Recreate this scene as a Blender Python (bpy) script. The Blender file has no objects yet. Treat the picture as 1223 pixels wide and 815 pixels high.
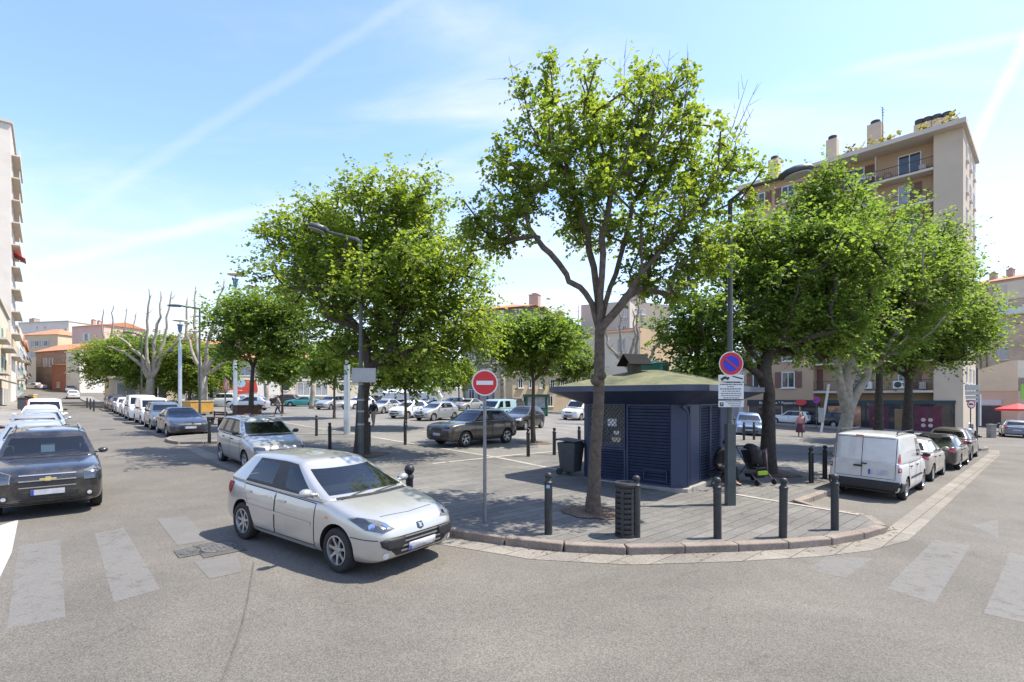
import bpy, bmesh, math, random
from mathutils import Vector, Matrix, noise
from mathutils.bvhtree import BVHTree
from mathutils.geometry import tessellate_polygon
rnd = random.Random(7)
scene = bpy.context.scene
COL = scene.collection
R = math.radians
# ------------------------------------------------------------------ layout
F_PX = 600.0; CX = 611.5; HY = 475.0; CAMH = 2.45
UX, UY = -0.679, 0.7341       # along the left street (away from the camera)
WX, WY = 0.7341, 0.679        # along the right street
def hz(x, y):
    """height of the street level: the left street climbs, the right one falls gently"""
    u = UX*x + UY*y
    z = .02*(max(-30, min(u, 220))-7)
    if u > 110: z += .03*(min(u, 220)-110)
    if x > 0: z -= .02*min(x, 80)
    return z
def W(u, w): return (u*UX+w*WX, u*UY+w*WY)
def UW(x, y): return (x*UX+y*UY, x*WX+y*WY)
def g(px, py, dz=0.0):
    """ground point seen at a place of the photograph"""
    a, b = 1.0, 500.0
    dx, dz_ = (px-CX)/F_PX, (HY-py)/F_PX
    f = lambda t: CAMH+dz_*t-hz(dx*t, t)-dz
    for _ in range(60):
        m = (a+b)/2
        if f(m) > 0: a = m
        else: b = m
    return (dx*a, a)
def at(px, Y): return (px-CX)/F_PX*Y
def zat(py, Y): return CAMH+(HY-py)/F_PX*Y
ANG_U = math.atan2(UY, UX)     # heading of the left street
ANG_W = math.atan2(WY, WX)

# ------------------------------------------------------------------ materials
MATS = {}
def nd(nt, t, x=0, **kw):
    n = nt.nodes.new(t)
    for k, v in kw.items():
        if k.startswith('_'): setattr(n, k[1:], v)
        else: n.inputs[k.replace('__', ' ')].default_value = v
    return n
def lk(nt, a, b): nt.links.new(a, b)
def rgba(c): return (c[0], c[1], c[2], 1)
def base_mat(name):
    m = bpy.data.materials.new(name); m.use_nodes = True
    nt = m.node_tree; p = nt.nodes['Principled BSDF']
    return m, nt, p
def mat(name, col, rough=.6, metal=0., var=.0, vs=2., col2=None, bump=0., bs=60., coat=0., spec=.5, world=False, dirt=None, ds=1.):
    if name in MATS: return MATS[name]
    m, nt, p = base_mat(name)
    p.inputs['Roughness'].default_value = rough; p.inputs['Metallic'].default_value = metal
    p.inputs['Specular IOR Level'].default_value = spec
    if coat:
        p.inputs['Coat Weight'].default_value = coat; p.inputs['Coat Roughness'].default_value = .04
    p.inputs['Base Color'].default_value = rgba(col)
    if var or col2 or bump or dirt:
        if world: src = nd(nt, 'ShaderNodeNewGeometry').outputs['Position']
        else: src = nd(nt, 'ShaderNodeTexCoord').outputs['Object']
    if var or col2:
        n = nd(nt, 'ShaderNodeTexNoise', Scale=vs, Detail=8, Roughness=.62); lk(nt, src, n.inputs['Vector'])
        r = nd(nt, 'ShaderNodeValToRGB')
        r.color_ramp.elements[0].position = .3; r.color_ramp.elements[1].position = .7
        c2 = col2 or col
        r.color_ramp.elements[0].color = rgba([c*(1-var) for c in col]); r.color_ramp.elements[1].color = rgba([c*(1+var) for c in c2])
        lk(nt, n.outputs['Fac'], r.inputs['Fac'])
        out = r.outputs['Color']
        if dirt:
            n2 = nd(nt, 'ShaderNodeTexNoise', Scale=ds, Detail=6, Roughness=.7); lk(nt, src, n2.inputs['Vector'])
            r2 = nd(nt, 'ShaderNodeValToRGB'); r2.color_ramp.elements[0].position = .5; r2.color_ramp.elements[1].position = .75
            lk(nt, n2.outputs['Fac'], r2.inputs['Fac'])
            mx = nd(nt, 'ShaderNodeMix', _data_type='RGBA'); lk(nt, r2.outputs['Color'], mx.inputs['Factor'])
            lk(nt, out, mx.inputs['A']); mx.inputs['B'].default_value = rgba(dirt); out = mx.outputs['Result']
        lk(nt, out, p.inputs['Base Color'])
    if bump:
        n = nd(nt, 'ShaderNodeTexNoise', Scale=bs, Detail=4); lk(nt, src, n.inputs['Vector'])
        b = nd(nt, 'ShaderNodeBump', Strength=bump, Distance=.02); lk(nt, n.outputs['Fac'], b.inputs['Height'])
        lk(nt, b.outputs['Normal'], p.inputs['Normal'])
    MATS[name] = m
    return m

# ------------------------------------------------------------------ mesh helpers
class MB:
    def __init__(s): s.v = []; s.f = []; s.m = []
    def add(s, vs, fs, mi=0):
        o = len(s.v); s.v += [tuple(v) for v in vs]; s.f += [tuple(i+o for i in f) for f in fs]; s.m += [mi]*len(fs)
        return s
    def box(s, c, d, rot=0., M=None, mi=0):
        x, y, z = d[0]/2, d[1]/2, d[2]/2
        vs = [Vector((a*x, b*y, e*z)) for e in (-1, 1) for b in (-1, 1) for a in (-1, 1)]
        T = M if M is not None else Matrix.Rotation(rot, 3, 'Z')
        vs = [T@v+Vector(c) for v in vs]
        return s.add(vs, [(0, 2, 3, 1), (4, 5, 7, 6), (0, 1, 5, 4), (2, 6, 7, 3), (1, 3, 7, 5), (0, 4, 6, 2)], mi)
    def tube(s, pts, rad, n=8, cap=True, mi=0):
        pts = [Vector(p) for p in pts]
        if not isinstance(rad, (list, tuple)): rad = [rad]*len(pts)
        rings = []; ref = None
        for i, p in enumerate(pts):
            d = (pts[min(i+1, len(pts)-1)]-pts[max(i-1, 0)]).normalized()
            if ref is None:
                ref = Vector((0, 0, 1)) if abs(d.z) < .9 else Vector((1, 0, 0))
            a = d.cross(ref); 
            if a.length < 1e-5: a = d.orthogonal()
            a.normalize(); b = d.cross(a).normalized(); ref = -d.cross(b).cross(d) if False else b.cross(d)*0+ref
            rings.append([p+(a*math.cos(t)+b*math.sin(t))*rad[i] for t in [2*math.pi*k/n for k in range(n)]])
        vs = [v for r in rings for v in r]; fs = []
        for i in range(len(pts)-1):
            for k in range(n):
                k2 = (k+1) % n
                fs.append((i*n+k, i*n+k2, (i+1)*n+k2, (i+1)*n+k))
        if cap: fs.append(tuple(range(n-1, -1, -1))); fs.append(tuple((len(pts)-1)*n+k for k in range(n)))
        return s.add(vs, fs, mi)
    def lathe(s, prof, n=16, c=(0, 0, 0), axis='z', mi=0, cap=True):
        vs = []; fs = []
        for (r, h) in prof:
            for k in range(n):
                t = 2*math.pi*k/n; a, b = r*math.cos(t), r*math.sin(t)
                v = (a, b, h) if axis == 'z' else ((a, h, b) if axis == 'y' else (h, a, b))
                vs.append((v[0]+c[0], v[1]+c[1], v[2]+c[2]))
        for i in range(len(prof)-1):
            for k in range(n):
                k2 = (k+1) % n; fs.append((i*n+k, i*n+k2, (i+1)*n+k2, (i+1)*n+k))
        if cap and prof[0][0] > 1e-4: fs.append(tuple(range(n-1, -1, -1)))
        if cap and prof[-1][0] > 1e-4: fs.append(tuple((len(prof)-1)*n+k for k in range(n)))
        return s.add(vs, fs, mi)
    def prism(s, poly, z0, z1, mi=0):
        n = len(poly); f0 = z0 if callable(z0) else (lambda x, y: z0); f1 = z1 if callable(z1) else (lambda x, y: z1)
        vs = [(x, y, f0(x, y)) for x, y in poly]+[(x, y, f1(x, y)) for x, y in poly]
        fs = [tuple(range(n-1, -1, -1)), tuple(range(n, 2*n))]+[(i, (i+1) % n, n+(i+1) % n, n+i) for i in range(n)]
        return s.add(vs, fs, mi)
    def slab(s, poly3, off, mi=0):
        n = len(poly3); off = Vector(off); vs = [Vector(p) for p in poly3]; vs = vs+[v+off for v in vs]
        return s.add(vs, [tuple(range(n-1, -1, -1)), tuple(range(n, 2*n))]+[(i, (i+1) % n, n+(i+1) % n, n+i) for i in range(n)], mi)
    def quad(s, a, b, c, d, mi=0): return s.add([a, b, c, d], [(0, 1, 2, 3)], mi)
    def mesh(s, name, mats, smooth=False, fix=True):
        me = bpy.data.meshes.new(name); me.from_pydata(s.v, [], s.f)
        if not isinstance(mats, (list, tuple)): mats = [mats]
        for m in mats: me.materials.append(m)
        if len(mats) > 1: me.polygons.foreach_set('material_index', s.m)
        if fix:
            bm = bmesh.new(); bm.from_mesh(me); bmesh.ops.remove_doubles(bm, verts=bm.verts, dist=1e-5)
            bmesh.ops.recalc_face_normals(bm, faces=bm.faces); bm.to_mesh(me); bm.free()
        if smooth: me.polygons.foreach_set('use_smooth', [True]*len(me.polygons))
        me.update()
        return me
    def build(s, name, mats, parent=None, smooth=False, bevel=0, fix=True, ang=None):
        o = link(name, s.mesh(name, mats, smooth, fix), parent)
        if smooth and ang != 0: autosm(o, ang or 35)
        if bevel: bev(o, bevel)
        return o
def link(name, me, parent=None, M=None):
    o = bpy.data.objects.new(name, me); COL.objects.link(o)
    if parent is not None: o.parent = parent
    if M is not None: o.matrix_local = M
    return o
def bev(o, w, seg=2):
    b = o.modifiers.new('b', 'BEVEL'); b.width = w; b.segments = seg; b.limit_method = 'ANGLE'; b.angle_limit = R(35)
def autosm(o, deg=35):
    me = o.data; bm = bmesh.new(); bm.from_mesh(me)
    for e in bm.edges:
        if len(e.link_faces) == 2 and e.calc_face_angle(0) > R(deg): e.smooth = False
    bm.to_mesh(me); bm.free()
def tag(o, label=None, cat=None, group=None, kind=None):
    if label: o['label'] = label
    if cat: o['category'] = cat
    if group: o['group'] = group
    if kind: o['kind'] = kind
    return o
def thing(name, label, cat, loc=(0, 0, 0), rz=0., group=None):
    o = bpy.data.objects.new(name, None); COL.objects.link(o); o.location = loc; o.rotation_euler = (0, 0, rz)
    o.empty_display_size = .2
    return tag(o, label, cat, group)
KIDS = {}
def copy_tree(o, parent=None):
    c = o.copy(); COL.objects.link(c)
    if parent is not None: c.parent = parent
    for ch in list(o.children): copy_tree(ch, c)
    return c
def on(x, y, dz=0.): return (x, y, hz(x, y)+dz)
def tilt(x, y, rz):
    """matrix standing on the sloping street at x, y, heading rz"""
    e = .5; n = Vector((hz(x-e, y)-hz(x+e, y), hz(x, y-e)-hz(x, y+e), 2*e)).normalized()
    fx = Vector((math.cos(rz), math.sin(rz), 0)); fy = n.cross(fx).normalized(); fx = fy.cross(n).normalized()
    M = Matrix((fx, fy, n)).transposed().to_4x4()
    return M
def text_mesh(txt, size, mt, depth=.004, align='CENTER'):
    cu = bpy.data.curves.new('t', 'FONT'); cu.body = txt; cu.size = size; cu.extrude = depth; cu.align_x = align; cu.align_y = 'CENTER'
    o = bpy.data.objects.new('t', cu); COL.objects.link(o)
    dg = bpy.context.evaluated_depsgraph_get(); me = bpy.data.meshes.new_from_object(o.evaluated_get(dg))
    bpy.data.objects.remove(o); bpy.data.curves.remove(cu)
    me.materials.clear(); me.materials.append(mt)
    return me
def eval_mesh(o):
    dg = bpy.context.evaluated_depsgraph_get(); dg.update()
    return bpy.data.meshes.new_from_object(o.evaluated_get(dg))

# ------------------------------------------------------------------ ground
def sheet(name, poly, mt, off, kind='structure', label=None, cat=None, thick=0, holes=()):
    bm = bmesh.new(); vs = [bm.verts.new((x, y, 0)) for x, y in poly]
    for q in tessellate_polygon([[Vector((x, y, 0)) for x, y in poly]]):
        try: bm.faces.new([vs[i] for i in q])
        except ValueError: pass
    cuts = [((0, 0, 0), (1, 0, 0)), ((80, 0, 0), (1, 0, 0))]+[((UX*k, UY*k, 0), (UX, UY, 0)) for k in (-30, 110, 220)]
    for co, no in cuts:
        bmesh.ops.bisect_plane(bm, geom=bm.verts[:]+bm.edges[:]+bm.faces[:], dist=1e-5, plane_co=co, plane_no=no)
    for v in bm.verts: v.co.z = hz(v.co.x, v.co.y)+off
    bmesh.ops.recalc_face_normals(bm, faces=bm.faces)
    if sum(f.normal.z for f in bm.faces) < 0: bmesh.ops.reverse_faces(bm, faces=bm.faces)
    if thick:
        r = bmesh.ops.extrude_face_region(bm, geom=bm.faces[:])
        for e in r['geom']:
            if isinstance(e, bmesh.types.BMVert): e.co.z -= thick
        bmesh.ops.recalc_face_normals(bm, faces=bm.faces)
    me = bpy.data.meshes.new(name); bm.to_mesh(me); bm.free(); me.materials.append(mt)
    o = link(name, me); o['kind'] = kind
    if label: o['label'] = label
    return o
def ring(lo, hi):  # (u,w) rectangle -> xy
    return [W(lo[0], lo[1]), W(hi[0], lo[1]), W(hi[0], hi[1]), W(lo[0], hi[1])]

def ground_mat(name, c1, c2, speck=.35, sscale=90., patch=.6, bumpd=.35, tint=None, crack=0., joints=None, rot=0.):
    m, nt, p = base_mat(name)
    pos = nd(nt, 'ShaderNodeNewGeometry').outputs['Position']
    n1 = nd(nt, 'ShaderNodeTexNoise', Scale=patch, Detail=7, Roughness=.6); lk(nt, pos, n1.inputs['Vector'])
    r1 = nd(nt, 'ShaderNodeValToRGB'); r1.color_ramp.elements[0].position = .32; r1.color_ramp.elements[1].position = .68
    r1.color_ramp.elements[0].color = rgba(c1); r1.color_ramp.elements[1].color = rgba(c2); lk(nt, n1.outputs['Fac'], r1.inputs['Fac'])
    out = r1.outputs['Color']
    v = nd(nt, 'ShaderNodeTexVoronoi', Scale=sscale); lk(nt, pos, v.inputs['Vector'])
    hs = nd(nt, 'ShaderNodeSeparateColor'); lk(nt, v.outputs['Color'], hs.inputs['Color'])
    mr = nd(nt, 'ShaderNodeMapRange'); mr.inputs['To Min'].default_value = 1-speck; mr.inputs['To Max'].default_value = 1+speck
    lk(nt, hs.outputs['Red'], mr.inputs['Value'])
    mu = nd(nt, 'ShaderNodeVectorMath', _operation='MULTIPLY'); lk(nt, out, mu.inputs[0]); lk(nt, mr.outputs['Result'], mu.inputs[1]); out = mu.outputs['Vector']
    # streaks and stains
    n3 = nd(nt, 'ShaderNodeTexNoise', Scale=.16, Detail=5, Roughness=.7, Distortion=1.2); lk(nt, pos, n3.inputs['Vector'])
    mr3 = nd(nt, 'ShaderNodeMapRange'); mr3.inputs['From Min'].default_value = .35; mr3.inputs['From Max'].default_value = .7
    mr3.inputs['To Min'].default_value = .78; mr3.inputs['To Max'].default_value = 1.1; lk(nt, n3.outputs['Fac'], mr3.inputs['Value'])
    mu3 = nd(nt, 'ShaderNodeVectorMath', _operation='MULTIPLY'); lk(nt, out, mu3.inputs[0]); lk(nt, mr3.outputs['Result'], mu3.inputs[1]); out = mu3.outputs['Vector']
    hgt = v.outputs['Distance']
    if crack:
        wv = nd(nt, 'ShaderNodeTexVoronoi', Scale=crack, _feature='DISTANCE_TO_EDGE')
        nn = nd(nt, 'ShaderNodeTexNoise', Scale=1.3, Detail=5); lk(nt, pos, nn.inputs['Vector'])
        ad = nd(nt, 'ShaderNodeVectorMath', _operation='ADD'); lk(nt, pos, ad.inputs[0])
        sc = nd(nt, 'ShaderNodeVectorMath', _operation='SCALE'); sc.inputs['Scale'].default_value = 2.2; lk(nt, nn.outputs['Color'], sc.inputs[0]); lk(nt, sc.outputs['Vector'], ad.inputs[1])
        lk(nt, ad.outputs['Vector'], wv.inputs['Vector'])
        cr = nd(nt, 'ShaderNodeMapRange'); cr.inputs['From Max'].default_value = .0020; cr.inputs['To Min'].default_value = .78; cr.inputs['To Max'].default_value = 1; lk(nt, wv.outputs['Distance'], cr.inputs['Value'])
        muc = nd(nt, 'ShaderNodeVectorMath', _operation='MULTIPLY'); lk(nt, out, muc.inputs[0]); lk(nt, cr.outputs['Result'], muc.inputs[1]); out = muc.outputs['Vector']
    if joints:
        mp = nd(nt, 'ShaderNodeMapping'); mp.inputs['Rotation'].default_value = (0, 0, rot); lk(nt, pos, mp.inputs['Vector'])
        br = nd(nt, 'ShaderNodeTexBrick', Scale=1.0); br.inputs['Brick Width'].default_value = joints[0]; br.inputs['Row Height'].default_value = joints[1]
        br.inputs['Mortar Size'].default_value = joints[2]; br.inputs['Mortar Smooth'].default_value = .2
        br.inputs['Color1'].default_value = (.86, .86, .86, 1); br.inputs['Color2'].default_value = (1.12, 1.12, 1.1, 1); br.inputs['Mortar'].default_value = (.5, .47, .42, 1)
        lk(nt, mp.outputs['Vector'], br.inputs['Vector'])
        mub = nd(nt, 'ShaderNodeVectorMath', _operation='MULTIPLY'); lk(nt, out, mub.inputs[0]); lk(nt, br.outputs['Color'], mub.inputs[1]); out = mub.outputs['Vector']
        hgt = br.outputs['Fac']
    lk(nt, out, p.inputs['Base Color'])
    p.inputs['Roughness'].default_value = .85; p.inputs['Specular IOR Level'].default_value = .3
    b = nd(nt, 'ShaderNodeBump', Strength=bumpd, Distance=.006); lk(nt, hgt, b.inputs['Height'])
    if joints: b.invert = True
    lk(nt, b.outputs['Normal'], p.inputs['Normal'])
    MATS[name] = m
    return m
def paint_mat(name, col, keep=.5, alpha=1.):
    """worn road paint: holes let the asphalt below show"""
    m, nt, p = base_mat(name)
    pos = nd(nt, 'ShaderNodeNewGeometry').outputs['Position']
    n = nd(nt, 'ShaderNodeTexNoise', Scale=5., Detail=9, Roughness=.75); lk(nt, pos, n.inputs['Vector'])
    n2 = nd(nt, 'ShaderNodeTexNoise', Scale=60., Detail=3); lk(nt, pos, n2.inputs['Vector'])
    ad = nd(nt, 'ShaderNodeMath', _operation='MULTIPLY_ADD'); lk(nt, n2.outputs['Fac'], ad.inputs[0]); ad.inputs[1].default_value = .35; lk(nt, n.outputs['Fac'], ad.inputs[2])
    mr = nd(nt, 'ShaderNodeMapRange'); mr.inputs['From Min'].default_value = .675-keep*.3; mr.inputs['From Max'].default_value = .675-keep*.3+.14
    mr.inputs['To Max'].default_value = alpha
    lk(nt, ad.outputs['Value'], mr.inputs['Value'])
    lk(nt, mr.outputs['Result'], p.inputs['Alpha'])
    p.inputs['Base Color'].default_value = rgba(col); p.inputs['Roughness'].default_value = .7
    MATS[name] = m
    return m
# ------------------------------------------------------------------ sky, sun, camera
SUN_AZ = math.atan2(.22, 1.0); SUN_EL = R(62)
SUN = Vector((math.cos(SUN_AZ)*math.cos(SUN_EL), math.sin(SUN_AZ)*math.cos(SUN_EL), math.sin(SUN_EL)))
w = bpy.data.worlds.new('World'); scene.world = w; w.use_nodes = True
nt = w.node_tree; bg = nt.nodes['Background']
sky = nd(nt, 'ShaderNodeTexSky', _sky_type='NISHITA', _sun_disc=False, _sun_elevation=SUN_EL, _sun_rotation=math.atan2(SUN.x, SUN.y))
sky.altitude = 60; sky.air_density = 1.0; sky.dust_density = .5; sky.ozone_density = 1.4
geo = nd(nt, 'ShaderNodeTexCoord')
sx = nd(nt, 'ShaderNodeSeparateXYZ'); lk(nt, geo.outputs['Generated'], sx.inputs[0])
zc = nd(nt, 'ShaderNodeMath', _operation='MAXIMUM'); lk(nt, sx.outputs['Z'], zc.inputs[0]); zc.inputs[1].default_value = .0
zz = nd(nt, 'ShaderNodeMath', _operation='ADD'); lk(nt, zc.outputs[0], zz.inputs[0]); zz.inputs[1].default_value = .16
dv = nd(nt, 'ShaderNodeVectorMath', _operation='DIVIDE'); lk(nt, geo.outputs['Generated'], dv.inputs[0])
cb = nd(nt, 'ShaderNodeCombineXYZ'); [lk(nt, zz.outputs[0], cb.inputs[i]) for i in range(3)]; lk(nt, cb.outputs[0], dv.inputs[1])
mp = nd(nt, 'ShaderNodeMapping'); mp.inputs['Scale'].default_value = (.42, 1.7, .6); mp.inputs['Rotation'].default_value = (0, 0, R(28)); mp.inputs['Location'].default_value = (3.1, .9, .4)
lk(nt, dv.outputs[0], mp.inputs['Vector'])
n1 = nd(nt, 'ShaderNodeTexNoise', Scale=1.0, Detail=10, Roughness=.56, Distortion=.7); lk(nt, mp.outputs[0], n1.inputs['Vector'])
r1 = nd(nt, 'ShaderNodeMapRange', _interpolation_type='SMOOTHSTEP'); r1.inputs['From Min'].default_value = .47; r1.inputs['From Max'].default_value = .80; lk(nt, n1.outputs['Fac'], r1.inputs['Value'])
# more veil low in the sky
rz_ = nd(nt, 'ShaderNodeMapRange', _interpolation_type='SMOOTHSTEP'); rz_.inputs['From Min'].default_value = .0; rz_.inputs['From Max'].default_value = .40
rz_.inputs['To Min'].default_value = 1.; rz_.inputs['To Max'].default_value = .0; lk(nt, sx.outputs['Z'], rz_.inputs['Value'])
rx_ = nd(nt, 'ShaderNodeMapRange', _interpolation_type='SMOOTHSTEP'); rx_.inputs['From Min'].default_value = -.3; rx_.inputs['From Max'].default_value = .85
rx_.inputs['To Min'].default_value = .0; rx_.inputs['To Max'].default_value = .05; lk(nt, sx.outputs['X'], rx_.inputs['Value'])
a1 = nd(nt, 'ShaderNodeMath', _operation='MULTIPLY_ADD'); lk(nt, r1.outputs[0], a1.inputs[0]); a1.inputs[1].default_value = .85
m2 = nd(nt, 'ShaderNodeMath', _operation='MULTIPLY'); lk(nt, rz_.outputs[0], m2.inputs[0]); m2.inputs[1].default_value = .60
a0 = nd(nt, 'ShaderNodeMath', _operation='ADD'); lk(nt, m2.outputs[0], a0.inputs[0]); lk(nt, rx_.outputs[0], a0.inputs[1])
lk(nt, a0.outputs[0], a1.inputs[2]); a1.use_clamp = True
def contrail(pa, pb, wd, amt, reach):
    d = [Vector(((px-CX)/F_PX, 1, (HY-py)/F_PX)).normalized() for px, py in (pa, pb)]
    n = d[0].cross(d[1]).normalized(); m_ = (d[0]+d[1]).normalized(); nv = nd(nt, 'ShaderNodeVectorMath', _operation='NORMALIZE'); lk(nt, geo.outputs['Generated'], nv.inputs[0])
    wob = nd(nt, 'ShaderNodeTexNoise', Scale=7., Detail=6, Roughness=.65); lk(nt, nv.outputs[0], wob.inputs['Vector'])
    dt = nd(nt, 'ShaderNodeVectorMath', _operation='DOT_PRODUCT'); lk(nt, nv.outputs[0], dt.inputs[0]); dt.inputs[1].default_value = n
    ad = nd(nt, 'ShaderNodeMath', _operation='MULTIPLY_ADD'); lk(nt, wob.outputs['Fac'], ad.inputs[0]); ad.inputs[1].default_value = wd*1.6; ad.inputs[2].default_value = -wd*.8
    a2 = nd(nt, 'ShaderNodeMath', _operation='ADD'); lk(nt, dt.outputs['Value'], a2.inputs[0]); lk(nt, ad.outputs[0], a2.inputs[1])
    ab = nd(nt, 'ShaderNodeMath', _operation='ABSOLUTE'); lk(nt, a2.outputs[0], ab.inputs[0])
    r_ = nd(nt, 'ShaderNodeMapRange', _interpolation_type='SMOOTHSTEP'); r_.inputs['From Max'].default_value = wd; r_.inputs['To Min'].default_value = amt; r_.inputs['To Max'].default_value = 0; lk(nt, ab.outputs[0], r_.inputs['Value'])
    d3 = nd(nt, 'ShaderNodeVectorMath', _operation='DOT_PRODUCT'); lk(nt, nv.outputs[0], d3.inputs[0]); d3.inputs[1].default_value = m_
    r3 = nd(nt, 'ShaderNodeMapRange', _interpolation_type='SMOOTHSTEP'); r3.inputs['From Min'].default_value = math.cos(reach*1.5); r3.inputs['From Max'].default_value = math.cos(reach*.7); lk(nt, d3.outputs['Value'], r3.inputs['Value'])
    mm = nd(nt, 'ShaderNodeMath', _operation='MULTIPLY'); lk(nt, r_.outputs[0], mm.inputs[0]); lk(nt, r3.outputs[0], mm.inputs[1])
    return mm.outputs[0]
tot = a1.outputs[0]
for c_ in (contrail((1222, 60), (1166, 165), .012, .6, .16), contrail((478, 8), (200, 185), .014, .15, .35), contrail((120, 300), (275, 262), .016, .35, .16), contrail((1120, 62), (1222, 40), .012, .35, .12), contrail((640, 150), (420, 235), .02, .18, .3)):
    q_ = nd(nt, 'ShaderNodeMath', _operation='ADD'); lk(nt, tot, q_.inputs[0]); lk(nt, c_, q_.inputs[1]); q_.use_clamp = True; tot = q_.outputs[0]
mx = nd(nt, 'ShaderNodeMix', _data_type='RGBA'); tint = nd(nt, 'ShaderNodeVectorMath', _operation='MULTIPLY'); lk(nt, sky.outputs[0], tint.inputs[0]); tint.inputs[1].default_value = (1.18, 1.20, 1.34)
lk(nt, tot, mx.inputs['Factor']); lk(nt, tint.outputs[0], mx.inputs['A'])
CLOUD = nd(nt, 'ShaderNodeRGB'); CLOUD.outputs[0].default_value = (3.9, 4.02, 4.2, 1)
lk(nt, CLOUD.outputs[0], mx.inputs['B']); lk(nt, mx.outputs['Result'], bg.inputs['Color'])
bg.inputs['Strength'].default_value = .15
sl = bpy.data.lights.new('sun', 'SUN'); sl.energy = 4.6; sl.angle = R(.53); sl.color = (1, .94, .83)
so = bpy.data.objects.new('sun', sl); COL.objects.link(so); so.rotation_euler = SUN.to_track_quat('Z', 'Y').to_euler(); so.location = (0, 0, 60)
cam = bpy.data.cameras.new('camera'); co = bpy.data.objects.new('camera', cam); COL.objects.link(co); scene.camera = co
co.location = (0, 0, CAMH); co.rotation_euler = (R(90), 0, 0)
cam.sensor_width = 36; cam.sensor_fit = 'HORIZONTAL'; cam.lens = F_PX/1223*36; cam.shift_y = (HY-407.5)/1223; cam.shift_x = 0
cam.clip_end = 6000; cam.clip_start = .1
scene.view_settings.view_transform = 'Standard'; scene.view_settings.look = 'None'; scene.view_settings.exposure = 0.92; scene.view_settings.gamma = 1
try: scene.cycles.use_denoising = True; scene.cycles.max_bounces = 8; scene.cycles.transparent_max_bounces = 16
except Exception: pass

# ------------------------------------------------------------------ street surfaces
A_ROAD = ground_mat('asphalt_street', (.127, .115, .098), (.167, .152, .130), .32, 85, .35, .4, crack=.07)
A_PARK = ground_mat('asphalt_carpark', (.160, .150, .135), (.208, .197, .178), .25, 80, .35, .4, crack=.12)
A_PAVE = ground_mat('paving_slabs', (.135, .128, .118), (.182, .173, .158), .2, 60, .8, .6, joints=(.95, .24, .010), rot=-ANG_W)
A_WALK = ground_mat('pavement_asphalt', (.20, .188, .170), (.27, .25, .225), .3, 60, .6, .3)
A_GUT = ground_mat('gutter_stone', (.195, .175, .150), (.26, .235, .20), .22, 60, 1.2, .3, joints=(1.0, .42, .01), rot=-ANG_W)
A_KERB = ground_mat('kerb_stone', (.195, .155, .128), (.28, .232, .192), .2, 60, 2.5, .4)
A_LIGHT = ground_mat('stone_line', (.32, .295, .255), (.42, .385, .335), .2, 60, 1.5, .3)
A_DIRT = ground_mat('bare_earth', (.10, .065, .045), (.17, .12, .085), .5, 40, 2.5, .9)
A_TAR = ground_mat('patched_asphalt', (.148, .142, .133), (.178, .170, .158), .14, 120, 1.2, .2)
PAINT = paint_mat('zebra_paint_old', (.25, .243, .232), .55, .42)
PAINT2 = paint_mat('zebra_paint_fresh', (.46, .44, .40), .8, .85)
sheet('ground', [(-1500, -300), (1500, -300), (1500, 2500), (-1500, 2500)], A_ROAD, 0)
# kerb curve of the corner, in (u, w)
CORNER = [(12.9, 4.12), (10.8, 4.15), (9.0, 4.5), (7.47, 5.24), (5.81, 5.95), (4.83, 6.88), (3.95, 8.25), (3.15, 9.68), (2.73, 10.69), (2.45, 12.0), (2.42, 12.6), (2.55, 12.9), (2.85, 13.05)]
BAYR = 4.36; BAYL = 6.35; WE = 39.3
plaza = CORNER+[(BAYR, 13.05), (BAYR, WE-1), (3.1, WE), (2.75, WE+1.6), (3.1, WE+3), (4.5, WE+3.8), (20, WE+4.2), (66, WE+5), (68, 12), (68, 4.6), (66.5, 4.16), (62, 4.16), (61, BAYL),
         (29.6, BAYL), (29, 4.5), (28.4, 4.16), (26.6, 4.16), (26, 4.5), (25.4, BAYL), (13.5, BAYL), (13.2, 4.3)]
KH = .13
sheet('plaza_pavement', [W(*p) for p in plaza], A_PAVE, KH, thick=.2)
sheet('car_park', [W(*p) for p in [(13.9, 12.0), (13.9, 38), (64, 41), (64, 12.0)]], A_PARK, KH+.004)
def strip(name, pts, wd, mt, off, closed=False):
    """ribbon lying on the ground along (u,w) points"""
    P = [Vector(W(*p)) for p in pts]; mb = MB(); L = []; Rr = []
    for i, p in enumerate(P):
        d = (P[min(i+1, len(P)-1)]-P[max(i-1, 0)]).normalized(); n = Vector((-d.y, d.x))
        L.append(p+n*wd[0]); Rr.append(p+n*wd[1])
    return sheet(name, [tuple(v) for v in L]+[tuple(v) for v in reversed(Rr)], mt, off)
# kerb stones: individual blocks along the plaza edge (one continuous kerb, joints modelled)
def kerb(name, pts, wid=.17, h=KH+.008, step=.95, side=1):
    mb = MB(); P = [Vector(W(*p)) for p in pts]
    seg = []; 
    acc = [0]
    for i in range(len(P)-1): acc.append(acc[-1]+(P[i+1]-P[i]).length)
    def pt(s):
        for i in range(len(P)-1):
            if s <= acc[i+1] or i == len(P)-2:
                t = (s-acc[i])/(acc[i+1]-acc[i]); return P[i].lerp(P[i+1], t)
    n = max(1, int(acc[-1]/step))
    for k in range(n):
        a, b = pt(acc[-1]*k/n), pt(acc[-1]*(k+1)/n-.006); d = (b-a).normalized(); nn = Vector((-d.y, d.x))*side
        zj = rnd.uniform(-.003, .003)
        q = [a-nn*.02, b-nn*.02, b+nn*wid, a+nn*wid]
        mb.prism([tuple(v) for v in q], lambda x, y: hz(x, y)-.05, lambda x, y: hz(x, y)+h+zj)
    o = mb.build(name, A_KERB, None); bev(o, .025, 3); o['kind'] = 'structure'
    return o
kerb('kerb', CORNER, side=-1)
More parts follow.
